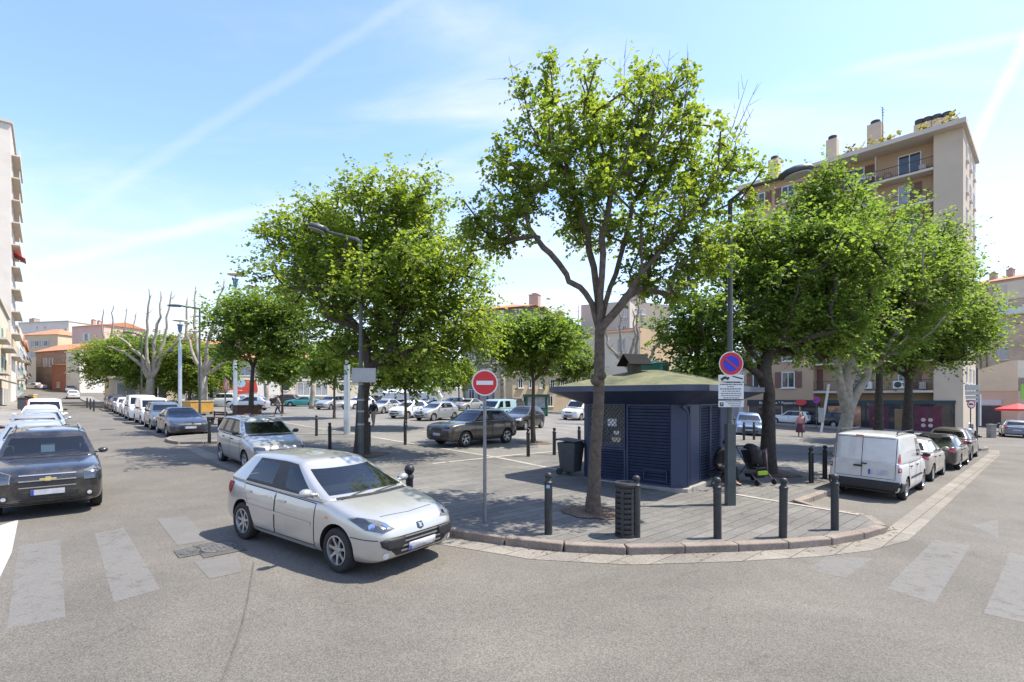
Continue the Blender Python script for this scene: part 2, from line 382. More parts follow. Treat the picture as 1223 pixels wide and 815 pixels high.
kerb('kerb', [(2.85, 13.05), (BAYR, 13.05), (BAYR, WE-1), (3.1, WE), (2.75, WE+1.6), (3.1, WE+3), (4.5, WE+3.8), (20, WE+4.2)], wid=.16, side=-1)
kerb('kerb', [(66.5, 4.16), (62, 4.16), (61, BAYL), (29.6, BAYL), (29, 4.5), (28.4, 4.16), (26.6, 4.16), (26, 4.5), (25.4, BAYL), (13.5, BAYL), (13.0, 4.2)], wid=.16, side=-1)
strip('gutter', [(66, 4.16), (28, 4.16), (13.2, 4.16)], (0, .5), A_GUT, .006)
GUTC = [(13.2, 4.05), (10.8, 4.05), (9.0, 4.4), (7.4, 5.14), (5.72, 5.85), (4.75, 6.78), (3.85, 8.2), (3.06, 9.66), (2.64, 10.69), (2.36, 12.0), (2.36, 13.2), (2.5, 38), (2.7, 41)]
strip('gutter', GUTC, (-.02, -.48), A_GUT, .006)
# light stone lines of the plaza
strip('paving_line', [(28.5, 12.0), (13.9, 12.0), (10.0, 11.75)], (-.09, .09), A_LIGHT, KH+.009)
strip('paving_line', [(13.9, 9.3), (13.9, 37)], (-.09, .09), A_LIGHT, KH+.012)
strip('paving_line', [(2.9, 12.95), (5.6, 12.8)], (-.07, .07), A_LIGHT, KH+.012)
strip('paving_line', [(63, 12.0), (28.5, 12.0)], (-.09, .09), A_LIGHT, KH+.009)
# bays painted faintly in the car park
for k in range(9):
    strip('bay_line', [(20, 16+k*2.4), (25, 16+k*2.4)], (-.05, .05), PAINT2, KH+.0085)
# pavements on the other sides
sheet('left_pavement', [W(-4, -1.2), W(95, -1.2), W(95, -4.6), W(-4, -4.6)], A_WALK, KH, thick=.2)
kerb('kerb', [(8, -1.2), (95, -1.2)], wid=.17, side=-1, step=1.2)
sheet('school_pavement', [W(72.5, 4.6), W(72.5, 47), W(79, 47), W(79, 4.6)], A_WALK, KH, thick=.2)
sheet('shop_pavement', [W(4.5, 51.5), W(36, 51.5), W(36, 60), W(4.5, 60)], A_WALK, KH, thick=.2)
sheet('side_pavement', [W(-12, 52), W(-1.6, 52), W(-1.6, 75), W(-12, 75)], A_WALK, KH, thick=.2)
sheet('far_street_corner', [W(120, 6), W(79, 6), W(73, 4.6), W(74, 4.1), W(120, 4.1)], A_WALK, KH+.004, thick=.2)
strip('road_seam', [UW(*g(*p)) for p in ((303, 672), (296, 715), (288, 750), (276, 785), (262, 820), (235, 900))], (-.010, .010), ground_mat('tar_seam', (.09, .08, .07), (.12, .11, .096), .3, 60, 3, .3), .005)
# fallen leaves and grit along the kerb and round the tree
lit = MB(); rl = random.Random(9)
for _ in range(420):
    k_ = rl.randrange(len(CORNER)-1); t_ = rl.random(); q_ = [CORNER[k_][i]*(1-t_)+CORNER[k_+1][i]*t_ for i in (0, 1)]
    a_, b_ = W(*q_)
    if rl.random() < .72: d_ = -abs(rl.gauss(.10, .16)); z_ = .012
    else: d_ = rl.uniform(.3, 3.2); z_ = KH+.012
    n_ = Vector((-WX-UX*0, -WY, 0)) if False else Vector((0, 1, 0)); a_ += rl.gauss(0, .05)-d_*.25; b_ += d_
    s_ = rl.uniform(.015, .042); an = rl.uniform(0, 6.3); c_, e_ = math.cos(an)*s_, math.sin(an)*s_
    zz_ = hz(a_, b_)+z_
    lit.add([(a_-c_, b_-e_, zz_), (a_+e_*.4, b_-c_*.4, zz_+.006), (a_+c_, b_+e_, zz_), (a_-e_*.4, b_+c_*.4, zz_+.006)], [(0, 1, 2, 3)])
o_ = lit.build('leaf_litter', mat('dry_leaves', (.16, .11, .055), .9, var=.5, vs=3), None, fix=False); o_['kind'] = 'stuff'
# zebra crossings
def zeb(px, mt): sheet('zebra_stripe', [g(*p) for p in px], mt, .004)
zeb([(22, 653), (72, 645), (78, 738), (8, 752)], PAINT)
zeb([(113, 638), (148, 631), (191, 704), (136, 720)], PAINT)
zeb([(187, 620), (224, 617), (246, 646), (212, 652)], A_TAR); zeb([(232, 672), (283, 664), (290, 683), (250, 692)], A_TAR)
zeb([(0, 628), (22, 621), (14, 660), (0, 690)], PAINT2)
zeb([(962, 680), (990, 665), (1042, 668), (1010, 691)], PAINT)
zeb([(1058, 703), (1116, 645), (1159, 652), (1116, 721)], PAINT)
zeb([(1175, 733), (1206, 661), (1238, 668), (1240, 748)], PAINT)
zeb([(1160, 628), (1192, 621), (1192, 643)], PAINT)
# ------------------------------------------------------------------ vehicles
def paint(name, col, metal=.35, rough=.32, dust=.12):
    if name in MATS: return MATS[name]
    m, nt, p = base_mat(name)
    src = nd(nt, 'ShaderNodeTexCoord').outputs['Object']
    n = nd(nt, 'ShaderNodeTexNoise', Scale=3., Detail=8, Roughness=.7); lk(nt, src, n.inputs['Vector'])
    r = nd(nt, 'ShaderNodeMapRange'); r.inputs['From Min'].default_value = .4; r.inputs['From Max'].default_value = .8; r.inputs['To Max'].default_value = dust*2; lk(nt, n.outputs['Fac'], r.inputs['Value'])
    mx = nd(nt, 'ShaderNodeMix', _data_type='RGBA'); lk(nt, r.outputs[0], mx.inputs['Factor']); mx.inputs['A'].default_value = rgba(col); mx.inputs['B'].default_value = (.30, .27, .22, 1)
    lk(nt, mx.outputs['Result'], p.inputs['Base Color'])
    p.inputs['Metallic'].default_value = metal; p.inputs['Roughness'].default_value = rough
    p.inputs['Coat Weight'].default_value = .8; p.inputs['Coat Roughness'].default_value = .05
    MATS[name] = m
    return m
def glass(name, tint, through=.4, rough=.02):
    m, nt, p = base_mat(name)
    p.inputs['Base Color'].default_value = rgba([c*.03 for c in tint]); p.inputs['Roughness'].default_value = rough; p.inputs['Specular IOR Level'].default_value = .8
    p.inputs['Coat Weight'].default_value = 1.; p.inputs['Coat Roughness'].default_value = .01; p.inputs['Coat IOR'].default_value = 1.9
    tr = nd(nt, 'ShaderNodeBsdfTransparent'); tr.inputs['Color'].default_value = rgba(tint)
    ms = nd(nt, 'ShaderNodeMixShader', Fac=through)
    fr = nd(nt, 'ShaderNodeFresnel', IOR=1.7); mr = nd(nt, 'ShaderNodeMapRange'); mr.inputs['From Max'].default_value = .6; mr.inputs['To Min'].default_value = through; mr.inputs['To Max'].default_value = 0
    lk(nt, fr.outputs[0], mr.inputs['Value']); lk(nt, mr.outputs[0], ms.inputs['Fac'])
    lk(nt, p.outputs[0], ms.inputs[1]); lk(nt, tr.outputs[0], ms.inputs[2]); lk(nt, ms.outputs[0], nt.nodes['Material Output'].inputs['Surface'])
    MATS[name] = m
    return m
G_CAR = glass('car_glass', (.66, .74, .76), .74)
G_DARK = glass('tinted_glass', (.25, .28, .30), .5)
G_LENS = glass('headlight_lens', (.9, .93, .95), .62)
BLACK = mat('black_plastic', (.018, .018, .019), .55, var=.25, vs=9)
GREYP = mat('grey_plastic', (.06, .06, .062), .6, var=.2, vs=9)
RUB = mat('tyre_rubber', (.022, .021, .020), .85, var=.3, vs=14, bump=.2, bs=50)
ALLOY = mat('alloy_rim', (.42, .43, .44), .32, .8, var=.1, vs=10)
CHROME = mat('chrome_trim', (.8, .8, .82), .12, 1.)
SEAM = mat('panel_gap', (.012, .012, .013), .7)
LAMP = mat('lamp_reflector', (.62, .64, .67), .2, .25, var=.35, vs=26, coat=.6)
REDL = mat('tail_lamp_red', (.35, .012, .010), .15, coat=.8, var=.25, vs=18)
AMB = mat('amber_lens', (.75, .25, .03), .2, coat=.6)
PLATE = mat('number_plate_blank', (.42, .42, .45), .4, var=.25, vs=7)
CLOTH = mat('car_interior_cloth', (.045, .045, .05), .9, var=.3, vs=12)
DASH = mat('dashboard_plastic', (.03, .03, .032), .7, var=.2, vs=6)
WELL = mat('wheel_arch_liner', (.010, .010, .010), .9)

SPEC = dict(
 hatch=dict(L=4.21, W=1.74, H=1.51, wb=2.61, fo=.83, r=.315, nose=.74, cowl=.985, belt0=.95, belt1=1.03, tail=1.0, x=(1.0, 1.96, 3.70, 4.10), wg=(.935, .69),
   wins=[(1.22, 2.0, 2.37, 2.41), (2.43, 2.47, 3.50, 3.34)], tailx=4.05, doors=[(1.34, 2.40), (2.42, 3.42)]),
 suv=dict(L=4.58, W=1.86, H=1.72, wb=2.70, fo=.93, r=.36, nose=.98, cowl=1.13, belt0=1.08, belt1=1.17, tail=1.15, x=(1.36, 2.06, 4.18, 4.50), wg=(.93, .73), zu=.24,
   wins=[(1.55, 2.14, 2.58, 2.6), (2.66, 2.68, 3.52, 3.45), (3.58, 3.52, 4.12, 4.02)], tailx=4.5, doors=[(1.55, 2.62), (2.64, 3.6)]),
 mpv=dict(L=4.15, W=1.72, H=1.62, wb=2.58, fo=.80, r=.30, nose=.80, cowl=1.06, belt0=1.02, belt1=1.08, tail=1.05, x=(.92, 1.72, 3.80, 4.10), wg=(.94, .74),
   wins=[(1.16, 1.8, 2.25, 2.28), (2.32, 2.35, 3.12, 3.05), (3.18, 3.12, 3.82, 3.66)], tailx=4.08, doors=[(1.2, 2.28), (2.3, 3.2)]),
 city=dict(L=4.25, W=1.80, H=1.60, wb=2.57, fo=.90, r=.335, nose=.92, cowl=1.08, belt0=1.05, belt1=1.13, tail=1.08, x=(1.25, 1.95, 3.62, 4.12), wg=(.92, .69), zu=.22,
   wins=[(1.45, 2.04, 2.42, 2.45), (2.5, 2.53, 3.42, 3.28)], tailx=4.08, doors=[(1.45, 2.46), (2.48, 3.42)]),
 small=dict(L=3.95, W=1.68, H=1.49, wb=2.48, fo=.78, r=.295, nose=.76, cowl=.98, belt0=.95, belt1=1.03, tail=1.0, x=(1.0, 1.82, 3.46, 3.84), wg=(.93, .68),
   wins=[(1.25, 1.9, 2.2, 2.24), (2.28, 2.32, 3.2, 3.1)], tailx=3.86, doors=[(1.25, 2.24), (2.26, 3.2)]),
 sedan=dict(L=4.75, W=1.80, H=1.46, wb=2.76, fo=.93, r=.32, nose=.74, cowl=.98, belt0=.95, belt1=1.02, tail=1.02, x=(1.30, 2.15, 3.45, 4.25), wg=(.92, .66),
   wins=[(1.55, 2.22, 2.6, 2.62), (2.66, 2.68, 3.55, 3.35)], tailx=4.62, doors=[(1.55, 2.62), (2.64, 3.55)]),
 estate=dict(L=4.6, W=1.77, H=1.50, wb=2.70, fo=.90, r=.31, nose=.72, cowl=.98, belt0=.95, belt1=1.0, tail=.98, x=(1.22, 2.02, 4.05, 4.48), wg=(.93, .68),
   wins=[(1.48, 2.1, 2.45, 2.48), (2.52, 2.55, 3.4, 3.36), (3.46, 3.42, 4.2, 4.0)], tailx=4.5, doors=[(1.48, 2.5), (2.52, 3.4)]),
 vansmall=dict(L=4.25, W=1.72, H=1.84, wb=2.58, fo=.85, r=.305, nose=.84, cowl=1.10, belt0=1.04, belt1=1.06, tail=1.75, x=(.90, 1.62, 4.16, 4.22), wg=(.965, .86), van=True,
   wins=[(1.18, 1.7, 2.22, 2.22), (2.3, 2.3, 3.1, 3.1)], tailx=4.2, doors=[(1.2, 2.25), (2.28, 3.15)]),
 vanbig=dict(L=4.9, W=1.92, H=1.98, wb=3.1, fo=.90, r=.33, nose=.92, cowl=1.18, belt0=1.08, belt1=1.1, tail=1.9, x=(.85, 1.62, 4.8, 4.86), wg=(.965, .86), van=True,
   wins=[(1.15, 1.7, 2.2, 2.2)], tailx=4.84, doors=[(1.18, 2.25), (2.3, 3.4)]),
)
def surf_obj(mb, mats, lv, cutter=None):
    me = mb.mesh('tmp', mats, True, True)
    o = bpy.data.objects.new('tmp', me); COL.objects.link(o)
    md = o.modifiers.new('s', 'SUBSURF'); md.levels = lv; md.render_levels = lv
    m0 = eval_mesh(o); res = m0
    if cutter is not None:
        o.modifiers.clear(); o.data = m0
        bo = o.modifiers.new('b', 'BOOLEAN'); bo.operation = 'DIFFERENCE'; bo.object = cutter; bo.solver = 'EXACT'
        res = eval_mesh(o)
    bpy.data.objects.remove(o)
    return m0, res
def split_mesh(me, n):
    """one mesh per material slot, keeping only faces of that slot"""
    out = []
    for k in range(n):
        bm = bmesh.new(); bm.from_mesh(me)
        bmesh.ops.delete(bm, geom=[f for f in bm.faces if f.material_index != k], context='FACES')
        if not bm.faces: bm.free(); out.append(None); continue
        for f in bm.faces: f.smooth = True; f.material_index = 0
        m = bpy.data.meshes.new('part'); bm.to_mesh(m); bm.free(); m.materials.append(me.materials[k]); out.append(m)
    return out
class Skin:
    """shapes laid on a body surface (lights, seams, doors...)"""
    def __init__(s, meshes):
        vs = []; fs = []
        for me in meshes:
            o = len(vs); vs += [v.co.copy() for v in me.vertices]; fs += [[i+o for i in p.vertices] for p in me.polygons]
        s.b = BVHTree.FromPolygons(vs, fs)
    def patch(s, outline, d, mt, off=.004, step=.07, far=3., thick=0.):
        d = Vector(d).normalized(); a = d.orthogonal().normalized()
        if abs(d.y) > .9: a = Vector((1, 0, 0))
        elif abs(d.x) > .9: a = Vector((0, 1, 0))
        a = (a-d*a.dot(d)).normalized(); b = d.cross(a)
        bm = bmesh.new(); P = [Vector(p) for p in outline]; dm = sum(p.dot(d) for p in P)/len(P)
        f = bm.faces.new([bm.verts.new((p.dot(a), p.dot(b), 0)) for p in P])
        bmesh.ops.triangulate(bm, faces=bm.faces)
        for ax in (0, 1):
            lo = min(v.co[ax] for v in bm.verts); hi = max(v.co[ax] for v in bm.verts); n = int((hi-lo)/step)
            for k in range(1, n+1):
                c = [0, 0, 0]; c[ax] = lo+(hi-lo)*k/(n+1); no = [0, 0, 0]; no[ax] = 1
                bmesh.ops.bisect_plane(bm, geom=bm.verts[:]+bm.edges[:]+bm.faces[:], dist=1e-5, plane_co=c, plane_no=no)
        for v in bm.verts:
            p = a*v.co.x+b*v.co.y
            near = abs(d.x)<.97 and abs(d.y)<.97 and abs(d.z)<.97
            h = s.b.ray_cast(p+d*(dm-.3), d, 1.) if near else s.b.ray_cast(p-d*far, d, far*2)
            if h[0] is None:
                q = min((P[i] for i in range(len(P))), key=lambda q: (q-a*q.dot(d)-p).length)
                h2 = s.b.find_nearest(p+d*q.dot(d)); v.co = h2[0]+h2[1]*off
            else:
                nrm = h[1] if h[1].dot(d) < 0 else -h[1]
                v.co = h[0]-d*off*.5+nrm*off*.5
        bmesh.ops.recalc_face_normals(bm, faces=bm.faces)
        if sum((f.normal.dot(d)*f.calc_area() for f in bm.faces)) > 0: bmesh.ops.reverse_faces(bm, faces=bm.faces)
        if thick:
            r = bmesh.ops.extrude_face_region(bm, geom=bm.faces[:])
            for e in r['geom']:
                if isinstance(e, bmesh.types.BMVert): e.co -= d*thick
            bmesh.ops.recalc_face_normals(bm, faces=bm.faces)
        for f in bm.faces: f.smooth = True
        me = bpy.data.meshes.new('patch'); bm.to_mesh(me); bm.free(); me.materials.append(mt)
        return me
    def strip(s, pts, d, mt, wd=.01, off=.003):
        d = Vector(d).normalized(); P = [Vector(p) for p in pts]; Q = []
        for i in range(len(P)-1):
            n = max(1, int((P[i+1]-P[i]).length/.05)); Q += [P[i].lerp(P[i+1], k/n) for k in range(n)]
        Q.append(P[-1]); mb = MB(); vs = []
        for i, p in enumerate(Q):
            t = (Q[min(i+1, len(Q)-1)]-Q[max(i-1, 0)]).normalized(); sd = t.cross(d).normalized()*wd/2
            for q in (p-sd, p+sd):
                h = s.b.ray_cast(q-d*3, d, 6)
                if h[0] is None: h = s.b.find_nearest(q)
                nrm = h[1] if h[1].dot(d) < 0 else -h[1]
                vs.append(h[0]+nrm*off)
        mb.add(vs, [(2*i, 2*i+1, 2*i+3, 2*i+2) for i in range(len(Q)-1)])
        return mb.mesh('strip', mt, True, False)
def inset_poly(P, k):
    c = sum((Vector(p) for p in P), Vector())/len(P)
    return [tuple(Vector(p)+(c-Vector(p)).normalized()*k) for p in P]

WH = {}
def wheel_meshes(r, kind, lod):
    key = (r, kind, lod)
    if key in WH: return WH[key]
    w = .20; n = 28 if lod == 0 else 16; t = MB(); ri = r*.66
    t.lathe([(ri, -w/2+.01), (r*.93, -w/2), (r, -w/2+.03), (r, w/2-.03), (r*.93, w/2), (ri, w/2-.012), (ri, -w/2+.01)], n, axis='y')
    m = MB()
    if lod == 0:
        m.lathe([(ri+.004, w/2-.03), (ri+.004, w/2-.004), (ri-.014, w/2-.002), (ri-.024, w/2-.05), (ri-.03, -w/2+.03)], n, axis='y', cap=False)
        m.lathe([(0, w/2-.02), (.05, w/2-.022), (.062, w/2-.05)], 12, axis='y')
        ns = 7 if kind == 7 else 5
        for k in range(ns):
            a = 2*math.pi*k/ns+.2; c, s = math.cos(a), math.sin(a); vs = []
            for (rr, hw, y) in ((.04, .03, w/2-.035), (ri*.6, .017 if kind != 5 else .03, w/2-.022), (ri-.01, .030 if kind != 5 else .055, w/2-.018)):
                for sg in (-1, 1):
                    for dy in (0, -.03): vs.append((rr*c-sg*hw*s, y+dy, rr*s+sg*hw*c))
            fs = []
            for i in (0, 4):
                fs += [(i, i+2, i+6, i+4), (i, i+4, i+5, i+1), (i+2, i+3, i+7, i+6)]
            m.add(vs, fs)
        m.lathe([(0, -.02), (ri-.03, -.02)], 20, axis='y', mi=1)
        rim = m.mesh('rim', [ALLOY, WELL], False)
    else:
        m.lathe([(0, w/2-.02), (ri*.5, w/2-.015), (ri*.75, w/2-.03), (ri*.98, w/2-.012), (ri+.004, w/2-.02), (ri, -.02)], 16, axis='y')
        for k in range(6):
            a = math.pi*k/3; m.box((ri*.62*math.cos(a), w/2-.024, ri*.62*math.sin(a)), (ri*.3, .006, .05), M=Matrix.Rotation(-a, 3, 'Y'), mi=1)
        rim = m.mesh('rim', [ALLOY, WELL], False)
    WH[key] = (t.mesh('tyre', RUB, True), rim)
    return WH[key]

lin_ = lambda a, b, n: [a+(b-a)*i/(n-1) for i in range(n)]
CARS = {}
def car_parts(kind, pm, lod, opts=()):
    key = (kind, pm.name, lod, tuple(opts))
    if key in CARS: return CARS[key]
    S = SPEC[kind]; L, Wd, H = S['L'], S['W']/2, S['H']; fo, wb, r = S['fo'], S['wb'], S['r']
    X = lambda x: L/2-x
    zu0 = S.get('zu', .18); nose, cowl, b0, b1, tail = S['nose'], S['cowl'], S['belt0'], S['belt1'], S['tail']
    xw0, xw1, xr1, xr0 = S['x']; van = S.get('van'); tx = S['tailx']
    def belt(x):
        if x < xw0: return cowl
        t = (x-xw0)/(xr0-xw0); return b0*(1-t)+b1*t if t > .12 else cowl+(b0-cowl)*t/.12*1.
    blunt = kind in ('suv', 'city')
    st = [(0.0, .60 if not blunt else .72, zu0+.20, nose-.20), (.035, .74 if not blunt else .84, zu0+.10, nose-.10), (.12, .87 if not blunt else .92, zu0+.05, nose-.02), (.30, .95 if not blunt else .97, zu0+.01, nose+.05),
          (.62, .985, zu0, nose+(cowl-nose)*.55), (fo+.1, 1, zu0, nose+(cowl-nose)*.8), (xw0+.05, 1, zu0, cowl), (xw0+.35, 1, zu0, belt(xw0+.35)), (xw0+.9, 1, zu0, belt(xw0+.9)),
          (L*.5, 1, zu0, belt(L*.5)), (L*.64, 1, zu0, belt(L*.64)), (L-1.05, 1, zu0, belt(L-1.05))]
    st = [q for i, q in enumerate(st) if i == 0 or q[0] > st[i-1][0]+.02]
    if kind == 'sedan': st += [(L-.52, .985, zu0+.02, tail+.015), (L-.16, .95, zu0+.05, tail), (L-.04, .86, zu0+.10, tail-.06), (L, .72, zu0+.18, tail-.18)]
    elif van: st += [(L-.45, .995, zu0+.03, b1), (L-.12, .985, zu0+.05, b1), (L-.05, .97, zu0+.06, b1), (L-.035, .90, zu0+.10, b1-.04)]
    else: st += [(L-.45, .975, zu0+.03, b1), (L-.14, .92, zu0+.06, b1-.02), (L-.04, .85, zu0+.10, b1-.10), (L, .72, zu0+.18, b1-.24)]
    rows = [(0, .42), (0, .84), (.05, .955), (.22, .99), (.30, .992), (.55, 1.0), (.80, .985), (.93, .952), (.985, .90), (1.0, .76), (1.0, .38)]
    mb = MB(); nr = len(rows); vs = []
    for (x, wf, zu, zt) in st:
        hood = x < xw0; cr = .028 if hood else .0
        for sg in (1, -1):
            for (f, yf) in (rows if sg == 1 else rows[::-1]):
                z = zu+(zt-zu)*f+(cr*(1-(yf/.9)**2) if f >= .985 else 0)
                # wheel arch flare
                yy = Wd*wf*yf
                if .1 < f < .6:
                    for xc in (fo, fo+wb):
                        dd = abs(x-xc)
                        if dd < .5: yy += .012*(1-dd/.5)
                if f == .55: yy += 0
                vs.append((X(x), sg*yy, z))
    n2 = 2*nr; fs = []
    for i in range(len(st)-1):
        for k in range(n2):
            k2 = (k+1) % n2; fs.append((i*n2+k, i*n2+k2, (i+1)*n2+k2, (i+1)*n2+k))
    for i, rev in ((0, 1), (len(st)-1, 0)):
        for k in range(nr-1):
            q = (i*n2+k, i*n2+k+1, i*n2+n2-2-k, i*n2+n2-1-k); fs.append(q if rev else q[::-1])
    mb.add(vs, fs)
    lv = 2 if lod < 2 else 1
    cut = None
    cm = MB()
    for xc in (fo, fo+wb):
        for sg in (-1, 1):
            cm.lathe([(0, sg*(Wd-.30)), (r+.055, sg*(Wd-.30)), (r+.055, sg*(Wd+.25)), (0, sg*(Wd+.25))], 28, c=(X(xc), 0, r+.01), axis='y')
    cme = cm.mesh('cut', WELL); cut = bpy.data.objects.new('cut', cme); COL.objects.link(cut)
    me0, low = surf_obj(mb, [pm, WELL], lv, cut)
    bpy.data.objects.remove(cut)
    # well faces dark
    for p in low.polygons:
        c = p.center
        for xc in (fo, fo+wb):
            if abs(math.hypot(c.x-X(xc), c.z-r-.01)) < r+.053 and abs(c.y) < Wd-.004 and abs(c.y) > Wd-.32 and (abs(abs(c.y)-(Wd-.30)) < .01 or abs(math.hypot(c.x-X(xc), c.z-r-.01)-(r+.055)) < .012):
                p.material_index = 1
    # greenhouse ------------------------------------------------------------
    wg0, wg1 = Wd*S['wg'][0], Wd*S['wg'][1]
    wins = S['wins']; bow = .10 if not van else .07
    def zroof(x):
        t = (x-xw1)/(xr1-xw1); return H-.075-.05*(2*t-1)**2 if not van else H-.08-.02*(2*t-1)**2
    def ringpts(s):
        """half perimeter at height fraction s: list of (x, y, z)"""
        lerp = lambda a, b: a+(b-a)*s
        hw = wg0+(wg1-wg0)*(s**1.25)
        xf, xr = lerp(xw0, xw1), lerp(xr0, xr1)
        P = [(xf-bow*.0, 0), (xf+bow*.18, hw*.5), (xf+bow*.9, hw*.94)]
        side = [xf+bow*.9+.07+.02*(1-s)]
        for (a0, a1, c0, c1) in wins:
            side += [max(lerp(a0, a1), side[-1]+.015), lerp(c0, c1)]
        side = side[:1]+side[1:]
        side.append(max(lerp(xr0-.16, xr1-.12) if not van else xr0-.10, side[-1]+.02))
        for q in side: P.append((q, hw if True else 0))
        P[3] = (P[3][0], hw*.985); P[-1] = (P[-1][0], hw*.985)
        P += [(xr-.03, hw*.86), (xr, hw*.5), (xr+.005, 0)]
        out = []
        for (x, y) in P:
            zb = belt(x)-.03 if s <= 0 else belt(x); zr = zroof(x)
            out.append((x, y, zb+(zr-zb)*max(s, 0)))
        return out
    svals = [0, .025, .055, .5, .925, .955, 1.0]; rings = [ringpts(s) for s in svals]
    # roof rings
    base = rings[-1]; xm = (xw1+xr1)/2
    for k, dz in ((.86, .038), (.5, .058), (.15, .062)):
        rings.append([(xm+(x-xm)*(k*.25+.75) if k > .6 else xm+(x-xm)*k*1.6 if k < .6 and k > .3 else xm+(x-xm)*.3, y*k, z*0+H-.075+dz-(.05*((x-xm)/(xr1-xw1)*2)**2)*(k if k > .6 else .3)) for (x, y, z) in base])
    nh = len(base); gb = MB(); vs = []; nfull = 2*(nh-1)
    def full(rg): return rg+[(x, -y, z) for (x, y, z) in rg[-2:0:-1]]
    for rg in rings: vs += [(X(x), y, z) for (x, y, z) in full(rg)]
    fs = []; ms = []
    nw = len(wins)
    def matidx(ri, k):
        h = k if k < nh-1 else nfull-1-k      # half segment index
        left = k < nh-1
        if ri in (2, 3):
            if h in (0, 1): return 1
            if h in (nh-3, nh-2): return 2 if not (van and 'panel' in opts) else 0
            j = h-3
            if j >= 1 and (j-1) % 2 == 0 and (j-1)//2 < nw:
                if van and (j-1)//2 > 0 and 'panel' in opts: return 0
                return 3+2*((j-1)//2)+(0 if left else 1)
            if j >= 1 and 1 <= (j-1)//2+1 <= nw-1 and (j-1) % 2 == 1 and not van: return 3+2*nw    # b pillar black
        if ri in (1, 4) and not van:
            if 4 <= h <= 3+2*nw-1: return 3+2*nw
        return 0
    for i in range(len(rings)-1):
        for k in range(nfull):
            k2 = (k+1) % nfull
            fs.append((i*nfull+k, i*nfull+k2, (i+1)*nfull+k2, (i+1)*nfull+k)); ms.append(matidx(i, k))
    fs.append(tuple((len(rings)-1)*nfull+k for k in range(nfull))); ms.append(0)
    gb.v = vs; gb.f = fs; gb.m = ms
    gm = [pm, G_CAR, G_CAR]+[G_CAR if (i//2 == 0 or lod < 1) else G_DARK for i in range(2*nw)]+[BLACK]
    gme, _ = surf_obj(gb, gm, lv)
    parts = split_mesh(gme, len(gm))
    sk = Skin([me0, gme])
    # join lower body + painted part of the greenhouse + black trim
    bj = bmesh.new(); bj.from_mesh(low)
    nbm = len(bj.faces)
    if parts[0]:
        bj.from_mesh(parts[0])
    bj.faces.ensure_lookup_table()
    n1 = len(bj.faces)
    if parts[-1]:
        bj.from_mesh(parts[-1]); bj.faces.ensure_lookup_table()
        for f in bj.faces[n1:]: f.material_index = 2
    bme = bpy.data.meshes.new('body')
    for f in bj.faces: f.smooth = True
    for e in bj.edges:
        if len(e.link_faces) == 2 and e.calc_face_angle(0) > R(42): e.smooth = False
    bj.to_mesh(bme); bj.free()
    for m in (pm, WELL, BLACK): bme.materials.append(m)
    out = [('body', bme, None)]
    add = lambda n, me, par=None: (out.append((n, me, par)), len(out)-1)[1]
    add('windscreen', parts[1]); 
    if parts[2]: add('rear_window', parts[2])
    for i in range(2*nw):
        if parts[3+i]: add('side_window', parts[3+i])
    # wheels
    wk = 7 if kind == 'hatch' else 5
    tyre, rim = wheel_meshes(r, wk, 0 if lod == 0 else 1)
    for xc in (fo, fo+wb):
        for sg in (1, -1):
            wi = add('wheel', None); out[wi] = ('wheel', ('loc', (X(xc), sg*(Wd-.115), r), 0 if sg == 1 else math.pi), None)
            add('tyre', tyre, wi); add('rim', rim, wi)
    FR, BK = (-1, 0, 0), (1, 0, 0)
    zl = nose-.10
    if kind == 'hatch' and lod == 0:
        for sg in (1, -1):
            d = (-.55, -.62*sg, -.45)
            hl = [(X(.13), sg*.36, .615), (X(.12), sg*.60, .60), (X(.30), sg*.76, .655), (X(.62), sg*.83, .80), (X(.50), sg*.72, .80), (X(.30), sg*.52, .735)]
            hi = add('headlight', sk.patch(hl, d, LAMP, .004, .05)); add('lens', sk.patch(hl, d, G_LENS, .012, .05), hi)
            bl = MB(); 
            for (xx, yy, zz, rr) in ((.20, .50, .655, .05), (.27, .665, .675, .045)):
                h = sk.b.ray_cast(Vector((X(xx), sg*yy, zz))-Vector(d).normalized()*1.5, Vector(d).normalized(), 3)
                if h[0]:
                    nn = -Vector(d).normalized(); q = nn.to_track_quat('Z', 'Y').to_matrix(); c = h[0]+nn*.007
                    ov = len(bl.v); bl.lathe([(0, 0), (rr*.8, .001), (rr, .004)], 16)
                    bl.v[ov:] = [tuple(q@Vector(v)+c) for v in bl.v[ov:]]
            add('bulb', bl.mesh('bulb', CHROME), hi)
            fl = sk.patch([(X(.05), sg*(.62+.045*math.cos(a)), .335+.045*math.sin(a)) for a in [k*math.pi/6 for k in range(12)]], FR, LAMP, .012, .04); add('fog_light', fl)
            # long black bumper pads beside the grille
            add('bumper_pad', sk.patch([(0, sg*.335, .45), (0, sg*.335, .555), (0, sg*.62, .565), (0, sg*.70, .54), (0, sg*.68, .46), (0, sg*.60, .41), (0, sg*.45, .40)], FR, BLACK, .010, .05, thick=.025))
        gr = add('grille', sk.patch([(0, -.60, .565), (0, .60, .565), (0, .56, .40), (0, .45, .30), (0, -.45, .30), (0, -.56, .40)], FR, BLACK, .006, .06))
        for z in (.545, .485, .425, .365):
            hw = .40-.06*(.56-z)
            add('grille_bar', sk.strip([(0, -hw, z), (0, hw, z)], FR, ALLOY, .020, .016), gr)
        add('number_plate', sk.patch([(0, -.26, .34), (0, .26, .34), (0, .26, .45), (0, -.26, .45)], FR, PLATE, .024, .08, thick=.01))
        em = add('emblem', sk.patch([(0, -.055, .685), (0, -.062, .61), (0, 0, .585), (0, .062, .61), (0, .055, .685)], FR, BLACK, .006, .05))
